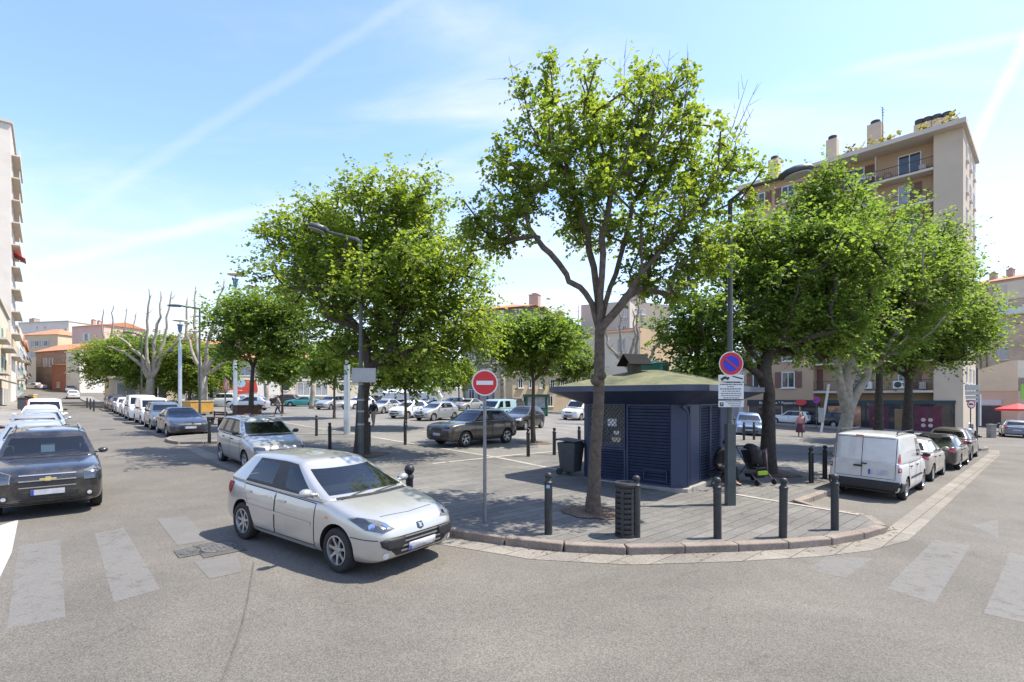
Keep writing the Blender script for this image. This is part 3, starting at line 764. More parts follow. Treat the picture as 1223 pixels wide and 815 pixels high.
        lion = [(-.022, .61), (-.012, .612), (-.006, .63), (.006, .618), (.02, .612), (.03, .618), (.016, .632), (.02, .648), (.034, .652), (.032, .662), (.012, .66), (.0, .672), (-.02, .675), (-.028, .662), (-.014, .655), (-.02, .64)]
        add('emblem_figure', sk.patch([(0, y, z) for y, z in lion], FR, CHROME, .011, .03), em)
        add('chin_lip', sk.strip([(0, -.62, .235), (0, .62, .235)], FR, BLACK, .03, .006))
        for sg in (1, -1):
            add('trim_strip', sk.strip([(X(1.42), sg, .60), (X(3.25), sg, .635)], (0, -sg, 0), pm, .045, .012))
            add('mudguard', sk.strip([(X(1.35), sg, .26), (X(2.95), sg, .27)], (0, -sg, 0), pm, .05, .010))
            add('bumper_strip', sk.strip([(X(.10), sg*.7, .55), (X(.52), sg, .56)], (0, -sg, 0), GREYP, .014, .004))
            add('tail_light', sk.patch([(X(3.86), sg, .94), (X(4.03), sg, .98), (X(4.1), sg, .90), (X(4.06), sg, .78), (X(3.96), sg, .74), (X(3.9), sg, .82)], (0.35, -sg, 0), REDL, .008, .05))
            add('indicator_repeater', sk.patch([(X(1.02), sg, .735), (X(1.09), sg, .74), (X(1.09), sg, .765), (X(1.02), sg, .76)], (0, -sg, 0), AMB, .006, .05))
        add('bonnet_seam', sk.strip([(X(.32), -.50, .72), (X(.27), 0, .75), (X(.32), .50, .72)], (0, 0, -1), SEAM, .010, .002))
    else:
        hw = Wd*.92
        bigl = kind == 'suv'
        zh = nose-.06
        for sg in (1, -1):
            if lod < 2 or True:
                if bigl: hl = [(0, sg*.50, zh-.19), (0, sg*.52, zh+.0), (0, sg*.78, zh+.10), (0, sg*.90, zh+.04), (0, sg*.88, zh-.19)]
                elif kind == 'city': hl = [(0, sg*(.62+.13*math.cos(a)), zh-.05+.095*math.sin(a)) for a in [k*math.pi/7 for k in range(14)]]
                elif kind == 'vansmall' or kind == 'vanbig': hl = [(0, sg*.48, zh-.10), (0, sg*.50, zh+.04), (0, sg*.74, zh+.14), (0, sg*.80, zh+.06), (0, sg*.78, zh-.10)]
                else: hl = [(0, sg*.40, zh-.10), (0, sg*.42, zh-.005), (0, sg*.70, zh+.035), (0, sg*.80, zh+.02), (0, sg*.76, zh-.09)]
                hl = [(X(.16), q[1], q[2]) for q in hl]
                hi = add('headlight', sk.patch(hl, (-1, -.45*sg, -.15), LAMP, .005, .06))
                if lod == 0: add('lens', sk.patch(hl, (-1, -.45*sg, -.15), G_LENS, .012, .06), hi)
            if van: tl = [(0, sg*.72, .80), (0, sg*.84, .80), (0, sg*.84, 1.28), (0, sg*.80, 1.30), (0, sg*.75, 1.2)]
            else: tl = [(0, sg*.50, b1-.20), (0, sg*.52, b1-.09), (0, sg*.76, b1-.06), (0, sg*.80, b1-.22), (0, sg*.74, b1-.28)]
            tl = [(X(L-.10), q[1], q[2]) for q in tl]
            dt = (1, -.5*sg, 0) if not van else (1, -.6*sg, 0)
            ti = add('tail_light', sk.patch(tl, dt, REDL, .007, .06))
            if van and lod == 0: add('reversing_lens', sk.patch([(X(L-.1), sg*.735, .93), (X(L-.1), sg*.835, .93), (X(L-.1), sg*.835, 1.02), (X(L-.1), sg*.735, 1.02)], dt, LAMP, .011, .06), ti)
        gz1, gz0 = (zh-.02, zh-.26) if bigl else (zh-.06, zh-.16)
        gw = .44 if bigl else .36
        gi = add('grille', sk.patch([(0, -gw, gz1), (0, gw, gz1), (0, gw*.9, gz0), (0, -gw*.9, gz0)], FR, BLACK, .006, .08))
        if bigl:
            add('grille_bar', sk.strip([(0, -gw, gz1-.085), (0, gw, gz1-.085)], FR, pm, .03, .014), gi)
            for z in (gz1, gz1-.11, gz0): add('chrome_bar', sk.strip([(0, -gw, z), (0, gw, z)], FR, CHROME, .018, .014), gi)
            z = gz1-.085; em = [(-.13, -.012), (-.045, -.012), (-.045, -.04), (.035, -.04), (.045, -.012), (.13, -.012), (.13, .02), (.045, .02), (.045, .045), (-.035, .045), (-.045, .02), (-.13, .02)]
            add('emblem', sk.patch([(0, y, z+q) for y, q in em], FR, mat('gold_emblem', (.62, .45, .16), .25, .8), .022, .05))
            add('skid_plate', sk.strip([(0, -.70, .33), (0, 0, .30), (0, .70, .33)], FR, ALLOY, .07, .010))
            for sg in (1, -1):
                fl = sk.patch([(0, sg*(.66+.075*math.cos(a)), .46+.055*math.sin(a)) for a in [k*math.pi/6 for k in range(12)]], FR, BLACK, .006, .05); fi = add('fog_light', fl)
                add('lens', sk.patch([(0, sg*(.66+.04*math.cos(a)), .46+.04*math.sin(a)) for a in [k*math.pi/6 for k in range(12)]], FR, LAMP, .012, .05), fi)
        add('lower_grille', sk.patch([(0, -.5, zu0+.30), (0, .5, zu0+.30), (0, .44, zu0+.14), (0, -.44, zu0+.14)], FR, BLACK, .005, .09))
        pz = (zh-.42 if bigl else zu0+.27)
        add('number_plate', sk.patch([(0, -.26, pz), (0, .26, pz), (0, .26, pz+.11), (0, -.26, pz+.11)], FR, PLATE, .018, .1))
        rz = (.66 if van else b1-.42)
        add('number_plate', sk.patch([(0, -.26, rz), (0, .26, rz), (0, .26, rz+.11), (0, -.26, rz+.11)] if not van else [(0, -.56, rz+.03), (0, -.10, rz+.03), (0, -.10, rz+.17), (0, -.56, rz+.17)], BK, PLATE, .014, .1))
        if van or blunt or kind == 'mpv':
            add('bumper', sk.patch([(0, -.82, zu0+.08), (0, .82, zu0+.08), (0, .84, zu0+.36), (0, -.84, zu0+.36)], BK, BLACK if van else GREYP, .012, .08, thick=.03))
        if van and lod == 0:
            add('door_seam', sk.strip([(0, .06, zu0+.42), (0, .06, H-.13)], BK, SEAM, .014, .006))
            add('door_seam', sk.strip([(0, -.70, zu0+.42), (0, -.70, H-.15), (0, .70, H-.15), (0, .70, zu0+.42), (0, -.70, zu0+.42)], BK, SEAM, .012, .005))
            hb = MB(); hb.box((-L/2-.015, .14, .90), (.03, .20, .05)); hb.box((-L/2-.02, .0, .97), (.03, .14, .035)); add('handle', hb.mesh('handle', BLACK))
            tb = MB(); tb.box((-L/2+.0, .12, H-.10), (.05, .18, .035)); add('high_brake_light', tb.mesh('brake', REDL))
            for sg in (1, -1):
                add('bumper_corner', sk.patch([(X(3.72), sg, zu0+.06), (X(4.23), sg, zu0+.06), (X(4.23), sg, zu0+.36), (X(3.78), sg, zu0+.30)], (0, -sg, 0), BLACK, .012, .08, thick=.02))
                add('rub_strip', sk.strip([(X(1.3), sg, .58), (X(3.0), sg, .58)], (0, -sg, 0), BLACK, .06, .010))
                rb = MB(); rb.tube([(X(1.75), sg*.66, H-.02), (X(1.8), sg*.66, H+.03), (X(3.9), sg*.66, H+.03), (X(3.95), sg*.66, H-.03)], .018, 6); add('roof_rail', rb.mesh('rail', BLACK))
        if kind == 'suv' and lod == 0:
            for sg in (1, -1):
                rb = MB(); rb.tube([(X(2.2), sg*.60, H-.05), (X(2.3), sg*.60, H+.0), (X(3.9), sg*.60, H+.0), (X(4.0), sg*.60, H-.06)], .018, 6); add('roof_rail', rb.mesh('rail', ALLOY))
    if lod == 0:
        for i_, (n_, m_, p_) in list(enumerate(out)):
            if n_ != 'number_plate': continue
            vv = [v.co for v in m_.vertices]; fx = sum(v.x for v in vv) > 0; ys = [v.y for v in vv]; zs = [v.z for v in vv]; xe = max(v.x for v in vv) if fx else min(v.x for v in vv)
            y0_, y1_ = (max(ys)-.045, max(ys)-.004); y0_, y1_ = (min(ys)+.004, min(ys)+.045) if fx else (y0_, y1_)
            q_ = MB(); e_ = min(vv, key=lambda v: abs(v.y-(y0_+y1_)/2)+abs(v.z-max(zs))); q_.box((e_.x+(.004 if fx else -.004), (y0_+y1_)/2, (min(zs)+max(zs))/2), (.012, .04, max(zs)-min(zs)-.006)); add('country_band', q_.mesh('band', mat('plate_blue', (.02, .05, .35), .4)), i_)
    # doors
    if lod < 2:
        for (xa, xb) in S['doors']:
            for sg in (1, -1):
                zt0, zt1 = belt(xa)-.05, belt(xb)-.05; zbt = zu0+.12
                rear = xb > fo+wb-r-.15
                ol = [(X(xa), sg, zbt), (X(xb), sg, zbt), (X(xb), sg, zt1), (X(xa), sg, zt0)]
                if rear: ol = [(X(xa), sg, zbt), (X(fo+wb-r-.10), sg, zbt), (X(fo+wb-r-.02), sg, r+.12), (X(fo+wb-r*.55), sg, r*1.9+.12), (X(xb), sg, zt1), (X(xa), sg, zt0)]
                if lod == 0:
                    add('panel_gap', sk.strip(ol+[ol[0]], (0, -sg, 0), SEAM, .011, .0025))
                dp = add('door', sk.patch(inset_poly(ol, .012), (0, -sg, 0), pm, .0045, .10))
                hx = xb-.19; hz_ = belt(hx)-.15
                h = sk.b.ray_cast(Vector((X(hx), sg*3, hz_)), Vector((0, -sg, 0)), 5)
                if h[0] is not None:
                    hb = MB(); hb.box((X(hx), h[0].y+sg*.022, hz_), (.19, .02, .032)); hb.box((X(hx)-.08, h[0].y+sg*.008, hz_), (.02, .03, .03)); hb.box((X(hx)+.08, h[0].y+sg*.008, hz_), (.02, .03, .03))
                    add('handle', hb.mesh('handle', pm if kind == 'hatch' else BLACK), dp)
    # mirrors
    for sg in (1, -1):
        mx_ = wins[0][0]+.18; mz = belt(mx_)+.10; m = MB(); yb = wg0
        prof = [(.0, .02), (.02, .055), (.06, .075), (.10, .072), (.13, .06)]
        vs = []; nn = 10
        for (dx, rr) in prof:
            for k in range(nn):
                a = 2*math.pi*k/nn; vs.append((X(mx_)+.05-dx, sg*(yb+.13)+rr*1.35*math.cos(a), mz+rr*.9*math.sin(a)))
        m.add(vs, [(i*nn+k, i*nn+(k+1) % nn, (i+1)*nn+(k+1) % nn, (i+1)*nn+k) for i in range(len(prof)-1) for k in range(nn)]+[tuple(range(nn)), tuple((len(prof)-1)*nn+k for k in range(nn))])
        m.box((X(mx_)-.01, sg*(yb+.02), mz-.03), (.07, .10, .04))
        add('wing_mirror', m.mesh('mirror', BLACK if (kind in ('mpv', 'vansmall', 'vanbig') or lod == 2) else pm, True))
    if lod < 2:
        # interior: floor tray at the belt line, dashboard, seats with headrests, steering wheel
        ib = MB(); zb = belt(2.)+.012
        ib.prism([(X(xw0+.13), -wg0*.84), (X(xw0+.13), wg0*.84), (X(xr0-.20), wg0*.86), (X(xr0-.20), -wg0*.86)], zb-.02, zb+.004)
        add('cabin_floor', ib.mesh('floor', DASH))
        ib = MB(); ib.box((X(xw0+.55), 0, zb+.01), (.45, wg0*1.6, .09)); ib.box((X(xw0+.68), .36, zb+.05), (.16, .34, .08)); add('dashboard', ib.mesh('dash', DASH))
        for sx_ in ((xw1+.42), (xw1+1.32)):
            if van and sx_ > xw1+1: continue
            for sg in (1, -1):
                s2 = MB(); s2.box((X(sx_), sg*.36, zb+.08), (.12, .46, .26), M=Matrix.Rotation(R(-12), 3, 'Y')); s2.box((X(sx_+.07), sg*.36, zb+.29), (.09, .26, .17), M=Matrix.Rotation(R(-8), 3, 'Y'))
                me = s2.mesh('seat', CLOTH); add('seat', me)
        s3 = MB(); c = Vector((X(xw0+.86), .36, zb+.03)); q = Matrix.Rotation(R(-65), 3, 'Y')
        s3.tube([c+q@Vector((.18*math.cos(a), .18*math.sin(a), 0)) for a in [2*math.pi*k/16 for k in range(17)]], .016, 6, cap=False); s3.box(c, (.05, .3, .03), M=q)
        add('steering_wheel', s3.mesh('wheel', DASH))
        try: add('cowl_panel', sk.strip([(X(xw0-.02+.09*(abs(y_)/.7)**2), y_*Wd/.87, cowl+.05) for y_ in lin_(-.66, .66, 9)], (-.35, 0, -1), BLACK, .075, .006))
        except Exception: pass
        wp = MB()
        for (y0, y1) in ((-.1, .55), (-.62, -.05)):
            try:
                s = sk.strip([(X(xw0-.0), y0, cowl+.02), (X(xw0+.12), y1, cowl+.08)], (-.5, 0, -1), BLACK, .02, .012); add('wiper', s)
            except Exception: pass
        if van: pb = MB(); pb.box((X(xw1+.62), 0, (zb+H)/2-.05), (.04, wg0*1.75, H-zb-.22)); add('bulkhead', pb.mesh('bulk', GREYP))
    if 'mirror_tag' in opts: pass
    CARS[key] = out
    return out
def place_car(kind, pm, lod, label, cat, group, x, y, heading, scale=1., name='parked_car', opts=(), dz=0.):
    parts = car_parts(kind, pm, lod, opts)
    t = thing(name, label, cat, (0, 0, 0), 0, group)
    M = Matrix.Translation((x, y, hz(x, y)+dz))@tilt(x, y, heading)
    t.rotation_mode = 'XYZ'; t.location = M.translation; t.rotation_euler = M.to_euler(); t.scale = (scale,)*3
    objs = []
    for (n, me, par) in parts:
        if isinstance(me, tuple):
            e = bpy.data.objects.new(n, None); COL.objects.link(e); e.parent = t; e.location = me[1]; e.rotation_euler = (0, 0, me[2]); e.empty_display_size = .2
            objs.append(e)
        else: objs.append(link(n, me, t if par is None else objs[par]))
    return t
# ------------------------------------------------------------------ trees
def leaf_mat(name, c1, c2, trans=.55):
    if name in MATS: return MATS[name]
    m, nt, p = base_mat(name)
    ge = nd(nt, 'ShaderNodeNewGeometry'); r = nd(nt, 'ShaderNodeValToRGB')
    r.color_ramp.elements[0].color = rgba(c1); r.color_ramp.elements[1].color = rgba(c2); lk(nt, ge.outputs['Random Per Island'], r.inputs['Fac'])
    p.inputs['Roughness'].default_value = .5; p.inputs['Specular IOR Level'].default_value = .35; lk(nt, r.outputs[0], p.inputs['Base Color'])
    tl = nd(nt, 'ShaderNodeBsdfTranslucent'); hs = nd(nt, 'ShaderNodeHueSaturation', Saturation=1.1, Value=2.1); hs.inputs['Hue'].default_value = .485
    lk(nt, r.outputs[0], hs.inputs['Color']); lk(nt, hs.outputs[0], tl.inputs['Color'])
    ms = nd(nt, 'ShaderNodeMixShader', Fac=trans); lk(nt, p.outputs[0], ms.inputs[1]); lk(nt, tl.outputs[0], ms.inputs[2]); lk(nt, ms.outputs[0], nt.nodes['Material Output'].inputs['Surface'])
    MATS[name] = m
    return m
LEAF_A = leaf_mat('leaves_bright', (.080, .138, .021), (.195, .245, .046))
LEAF_B = leaf_mat('leaves_mid', (.062, .120, .021), (.155, .215, .044))
LEAF_C = leaf_mat('leaves_deep', (.048, .095, .016), (.12, .175, .03))
LEAF_Y = leaf_mat('leaves_yellowish', (.11, .11, .02), (.21, .19, .035))
BARK = mat('bark_brown', (.105, .078, .056), .9, var=.45, vs=9, bump=.9, bs=34)
BARK_D = mat('bark_dark', (.060, .046, .035), .9, var=.45, vs=9, bump=.9, bs=34)
BARK_P = mat('plane_bark_pale', (.30, .265, .205), .85, var=.28, vs=5, col2=(.31, .27, .21), bump=.5, bs=16, dirt=(.16, .135, .10), ds=3)
def grow(trunk, blobs, n, rng, minr=.35, spread=1., shell=.55, up=.25, guides=()):
    """trunk: list of points; blobs: (center, radii, weight). returns nodes, parents, clump node ids"""
    nodes = [Vector(p) for p in trunk]; par = [-1]+list(range(len(trunk)-1)); t0 = len(trunk)-1
    pts = []; tot = sum(b[2] for b in blobs); tries = 0
    while len(pts) < n and tries < n*30:
        tries += 1
        k = rng.random()*tot
        for b in blobs:
            k -= b[2]
            if k <= 0: break
        v = Vector((rng.gauss(0, 1), rng.gauss(0, 1), rng.gauss(0, 1))).normalized()*(rng.random()**shell)
        q = noise.noise(v*1.7+Vector(b[0])*.37)
        v = v*(1+.55*q)
        p = Vector(b[0])+Vector((v.x*b[1][0], v.y*b[1][1], v.z*b[1][2]))
        if any((p-o).length < minr for o in pts[-160:]): continue
        pts.append(p)
    f = nodes[t0]; pts.sort(key=lambda p: (p-f).length)
    tips = []
    depth = [i for i in range(len(nodes))]
    for gl in guides:
        last = t0
        for k_ in range(len(gl)-1):
            for q_ in range(3):
                nodes.append(gl[k_].lerp(gl[k_+1], (q_+1)/3)+Vector((rng.gauss(0, .03), rng.gauss(0, .03), rng.gauss(0, .02)))); par.append(last); depth.append(depth[last]+1); last = len(nodes)-1
    for p in pts:
        best = None; bd = 1e9
        for i in range(max(0, t0-2), len(nodes)):
            q = nodes[i]; d = p-q; l = d.length
            c = l*(1.15-.55*max(-1, min(1, d.z/(l+1e-6)))*up*2)+.035*depth[i]
            # prefer continuing outwards from the fork
            pf = (q-f)
            if pf.length > .3 and l > .05: c += .35*l*(1-pf.normalized().dot(d.normalized()))
            if c < bd: bd = c; best = i
        q = nodes[best]; l = (p-q).length; ns = max(1, int(l/.45)); last = best
        pd = (q-nodes[par[best]]).normalized() if par[best] >= 0 else Vector((0, 0, 1))
        ctrl = q+(pd*.5+Vector((0, 0, .25)))*l*.45
        for k in range(1, ns+1):
            t = k/ns; b_ = q*(1-t)**2+ctrl*2*t*(1-t)+p*t*t
            if k < ns: b_ += Vector((rng.gauss(0, .04), rng.gauss(0, .04), rng.gauss(0, .03)))
            nodes.append(b_); par.append(last); depth.append(depth[last]+1); last = len(nodes)-1
        tips.append(last)
    return nodes, par, tips
def radii(nodes, par, r0, tip=.006, ex=2.35):
    n = len(nodes); a = [0.]*n; ch = [0]*n
    for i in range(n-1, 0, -1):
        if ch[i] == 0: a[i] += 1
        if par[i] >= 0: a[par[i]] += a[i]; ch[par[i]] += 1
    m = a[0] or 1
    return [max(tip, r0*(x/m)**(1/ex)) for x in a]
def limb_mesh(mb, nodes, par, rad, trunk_n, n=7, tr=None):
    kids = {}
    for i, p in enumerate(par):
        if p >= 0: kids.setdefault(p, []).append(i)
    # follow the thickest child so that limbs are continuous tubes
    stack = [(0, None)]
    while stack:
        i, fromp = stack.pop(); path = [] if fromp is None else [fromp]
        rr = [] if fromp is None else [min(rad[fromp]*.8, rad[i]*1.25)]
        j = i
        while True:
            path.append(j); rr.append(rad[j]); k = kids.get(j, [])
            if not k: break
            k = sorted(k, key=lambda c: -rad[c])
            for c in k[1:]: stack.append((c, j))
            j = k[0]
        if len(path) > 1:
            if max(rr) < .012: nn = 3
            elif max(rr) < .04: nn = 5
            else: nn = n
            mb.tube([nodes[q] for q in path], rr, nn, cap=False)
LEAF_N, LEAF_S = 2.2, .72
def leaves(mb, centers, per, rad, size, rng, droop=.35, asp=.40, org=None):
    """sprays of leaves set alternately along short twigs that leave each shoot"""
    for c in centers:
        n_tw = max(2, int(per*LEAF_N*rng.uniform(.5, 1.45)/9))
        o_ = (c-org).normalized() if org is not None else Vector((0, 0, .3))
        for _ in range(n_tw):
            d = (o_*.55+Vector((rng.gauss(0, .75), rng.gauss(0, .75), rng.gauss(.05, .6)))).normalized(); L = rad*rng.uniform(.6, 2.0)
            st = c+Vector((rng.gauss(0, .3), rng.gauss(0, .3), rng.gauss(0, .3)))*rad
            sd = d.cross(Vector((0, 0, 1))); sd = sd.normalized() if sd.length > .05 else Vector((1, 0, 0))
            for j in range(9):
                t = (j+rng.random())/9; p = st+d*L*t-Vector((0, 0, droop*.55*L*t*t)); s = size*LEAF_S*rng.uniform(.5, 1.45)
                sg = 1 if j % 2 else -1
                e = (d*.5+sd*sg*rng.uniform(.3, 1.)+Vector((rng.gauss(0, .3), rng.gauss(0, .3), rng.gauss(0, .3)-droop))).normalized()
                n = Vector((rng.gauss(0, .6), rng.gauss(0, .6), 1)); n = n-e*n.dot(e)
                if n.length < 1e-3: continue
                n.normalize(); b = e.cross(n)*s*asp; o = len(mb.v); m_ = p+e*s*.42
                mb.v += [tuple(p), tuple(m_+b+n*s*.07), tuple(p+e*s), tuple(m_-b+n*s*.07)]
                mb.f.append((o, o+1, o+2, o+3)); mb.m.append(0)
BS = [1.]
def tree(label, group, base, trunk, r0, blobs, n, per, crad, size, leaf, bark, seed, name='tree', flare=1.35, extra=None, minr=.35, droop=.35, up=.25, shell=.55, rim=.0, cat='tree', guides=()):
    rng = random.Random(seed); blobs = [(c_, tuple(q*BS[0] for q in r_), w_) for c_, r_, w_ in blobs]; crad *= BS[0]
    t = thing(name, label, cat, base, 0, group)
    nodes, par, tips = grow(trunk, blobs, n, rng, minr, shell=shell, up=up, guides=guides)
    rad = radii(nodes, par, r0)
    for i in range(len(trunk)): rad[i] = r0*(1.-.25*i/max(1, len(trunk)-1))
    rad[0] = r0*flare
    if len(trunk) > 2: rad[1] = r0*1.05
    mb = MB(); limb_mesh(mb, nodes, par, rad, len(trunk), 10)
    if extra: extra(mb, rng)
    mb.build('trunk', bark, t, smooth=True, fix=False, ang=0)
    lb = MB(); og = nodes[len(trunk)-1]; leaves(lb, [nodes[i] for i in tips], per, crad, size, rng, droop, org=og)
    # sparse leaves along the twigs just below
    mid = [nodes[par[i]] for i in tips if par[i] >= len(trunk)]
    leaves(lb, mid, per*.3, crad*.8, size, rng, droop, org=og)
    o = link('crown', lb.mesh('crown', leaf, False, False), t)
    return t
def P(base, px, py, Y):
    """local point at a depth behind the trunk"""
    return Vector((at(px, Y)-base[0], Y-base[1], zat(py, Y)-base[2]))
TG = 'leafy trees of the square'
# 1 the big tree in front of the kiosk
b = on(*g(708, 612, KH), KH); Y = b[1]; b = (b[0], Y, b[2])
def pt(px, py, dy=0): return P(b, px, py, Y+dy)
def knots(mb, rng):
    for (px, py, r_) in ((711, 455, .105), (719, 449, .095), (718, 398, .08)):
        c = pt(px, py, -.08)
        mb.lathe([(0, -r_), (r_*.7, -r_*.7), (r_, 0), (r_*.7, r_*.7), (0, r_)], 8, c=tuple(c))
    # bare twigs standing out of the top
    for (x0, y0, x1, y1) in ((640, 130, 608, 68), (650, 110, 668, 62), (735, 105, 747, 60), (790, 120, 800, 60), (850, 150, 893, 95), (860, 170, 905, 100), (870, 180, 900, 130), (770, 110, 775, 72), (815, 110, 822, 62)):
        a, c = pt(x0, y0+40, rng.uniform(-1, 1)), pt(x1, y1, rng.uniform(-1, 1))
        mdl = a.lerp(c, .5)+Vector((rng.gauss(0, .1), 0, rng.gauss(0, .1)))
        mb.tube([a, mdl, c], [.016, .009, .003], 4, cap=False)
        for k in range(5):
            q = a.lerp(c, .4+.12*k); mb.tube([q, q+Vector((rng.gauss(0, .22), rng.gauss(0, .2), rng.uniform(.1, .35)))], [.006, .002], 3, cap=False)
tree('tall tree with open bright green crown and bare twigs beside the blue kiosk', TG, b,
     [pt(708, 613), pt(709, 590), pt(711, 540), pt(715, 480), pt(716, 430), pt(716, 395)], .135,
     [(pt(722, 165, .6), (1.55, 1.7, 1.25), 3.0), (pt(640, 190, .2), (1.1, 1.4, 1.1), 1.7), (pt(600, 245, .3), (.85, 1.1, .95), 1.1), (pt(800, 200, .8), (1.3, 1.6, 1.15), 2.2),
      (pt(860, 225, 1.0), (.95, 1.0, .7), .9), (pt(720, 255, .6), (1.7, 1.9, .85), 2.0), (pt(800, 290, .3), (.9, 1.3, .8), 1.0), (pt(650, 105, .3), (.6, .6, .5), .35), (pt(800, 105, .4), (.7, .7, .65), .5), (pt(580, 280, .2), (.4, .5, .5), .3),
      (pt(840, 300, .2), (.6, .8, .6), .55), (pt(795, 335, .2), (.75, .9, .6), .5), (pt(905, 195, .9), (.35, .4, .22), .12)],
     300, 50, .30, .118, LEAF_A, BARK, 11, extra=knots, minr=.30, droop=.55, up=.3,
     guides=[[pt(716, 395), pt(706, 362, .1), pt(684, 335, 0), pt(660, 305, -.2), pt(630, 272, -.3)], [pt(716, 395), pt(712, 340, .2), pt(700, 280, .4), pt(684, 220, .4), pt(668, 165, .3)], [pt(716, 395), pt(720, 330, -.1), pt(724, 260, .2), pt(728, 185, .5), pt(735, 130, .6)], [pt(716, 395), pt(728, 345, .2), pt(745, 290, .6), pt(768, 220, .9), pt(795, 150, .8)], [pt(716, 395), pt(738, 365, -.1), pt(768, 325, -.2), pt(805, 280, .1), pt(850, 235, .6)]])
# 2 the broad tree behind the silver hatchback
b = on(*g(431, 543, KH), KH); Y = b[1]
tree('broad leafy tree with a grey sign box on the lamp post before it', TG, b,
     [pt(432, 543), pt(432, 525), pt(433, 480), pt(436, 455), pt(440, 440)], .24,
     [(pt(448, 287, 2.2), (3.0, 3.0, 2.3), 4), (pt(382, 325, 2.2), (2.2, 2.3, 1.6), 2), (pt(516, 335, .7), (2.1, 2.5, 1.7), 2), (pt(460, 350, 1), (3.4, 3.4, 1.8), 3), (pt(335, 280, 2.), (1.2, 1.4, .9), .7), (pt(555, 395, .3), (1.2, 1.4, 1.2), .8),
      (pt(478, 240, .9), (1.6, 1.7, .8), .8), (pt(430, 405, 1.5), (2.6, 2, 1.1), 1.0), (pt(500, 415, .4), (1.8, 1.6, 1.0), .8), (pt(380, 255, 1.8), (.6, .6, .7), .25)],
     470, 56, .62, .19, LEAF_A, BARK_D, 22, minr=.5, droop=.45)
# 3 small tree in the car park
b = on(*g(637, 529, KH), KH); Y = b[1]
tree('small round headed tree standing in the car park left of the kiosk', TG, b,
     [pt(637, 529), pt(636, 500), pt(637, 475), pt(637, 455)], .10,
     [(pt(638, 413, .2), (1.9, 1.9, 1.2), 3), (pt(605, 405, .2), (1.0, 1.2, .9), 1), (pt(672, 405, .2), (.9, 1.2, .9), 1), (pt(640, 395, .1), (1.2, 1.2, .6), .7)],
     230, 34, .5, .21, LEAF_B, BARK, 33, minr=.42)
# 4 dense tree right of the kiosk
b = on(*g(917, 565, KH), KH); Y = b[1]
tree('dense green tree with a dark forked trunk beside the pushchair', TG, b,
     [pt(917, 566), pt(917, 545), pt(918, 510), pt(918, 485), pt(919, 470)], .24,
     [(pt(925, 330, .8), (2.6, 2.6, 1.9), 4), (pt(840, 400, .3), (1.5, 1.8, 1.2), 1.6), (pt(990, 310, .8), (1.9, 2.2, 2.1), 3), (pt(975, 250, .6), (1.1, 1.2, 1.1), 1.0), (pt(880, 300, .4), (1.5, 1.6, 1.3), 1.4), (pt(930, 400, .8), (2.6, 2.3, 1.0), 2),
      (pt(1005, 395, .8), (1.5, 1.8, 1.2), 1.3), (pt(815, 375, .1), (.8, .9, .9), .5), (pt(985, 222, .4), (.45, .5, .45), .2), (pt(855, 440, .3), (1.1, 1.0, .55), .4)],
     520, 56, .46, .155, LEAF_B, BARK_D, 44, minr=.36)
BS[0] = 1.13
# 5 plane tree with the pale trunk
b = on(*W(6.5, 26.8), KH); Y = b[1]
tree('leafy plane tree with thick pale forked trunk behind the white van', TG, b,
     [pt(1005, 545), pt(1008, 520), pt(1013, 490), pt(1012, 470)], .30,
     [(pt(1020, 330, .6), (2.3, 2.6, 2.6), 3), (pt(1075, 350, .6), (1.8, 2.2, 2.0), 2), (pt(1000, 300, .5), (1.4, 1.4, 1.4), 1), (pt(1030, 410, .4), (2.2, 2.0, 1.0), 1.2)],
     300, 56, .6, .19, LEAF_B, BARK_P, 55, minr=.5, flare=1.25,
     extra=lambda mb, rng: (mb.tube([pt(1012, 492), pt(1022, 470), pt(1034, 452), pt(1040, 430), pt(1045, 400)], [.25, .20, .18, .15, .08], 9, cap=False), mb.tube([pt(1012, 492), pt(1004, 462), pt(1000, 440), pt(1000, 400)], [.25, .21, .18, .10], 9, cap=False)))
# 6, 7 further along the right street
b = on(*W(6.0, 30.5), KH); Y = b[1]
tree('slender dark trunked tree behind the row of cars on the right', TG, b,
     [pt(1049, 530), pt(1049, 500), pt(1050, 465), pt(1050, 440)], .20,
     [(pt(1062, 345, .3), (2.2, 2.3, 2.1), 3), (pt(1098, 335, .3), (1.7, 1.9, 1.9), 2), (pt(1098, 292, .2), (1.0, 1.1, 1.0), .8)],
     250, 54, .68, .20, LEAF_B, BARK_D, 66, minr=.55)
b = on(*W(6.0, 38.0), KH); Y = b[1]
tree('leafy tree furthest right with low branches over the dark shop front', TG, b,
     [pt(1084, 528), pt(1084, 500), pt(1085, 470), pt(1085, 455)], .26,
     [(pt(1108, 390, .4), (2.6, 2.7, 2.1), 4), (pt(1146, 400, .2), (1.5, 1.7, 1.1), 1.3), (pt(1100, 320, .3), (1.3, 1.5, 1.5), 1.2), (pt(1170, 395, .1), (.8, 1, .8), .5), (pt(1075, 420, .3), (1.8, 1.8, 1.0), 1)],
     310, 58, .72, .21, LEAF_B, BARK_D, 77, minr=.55)
BS[0] = 1.
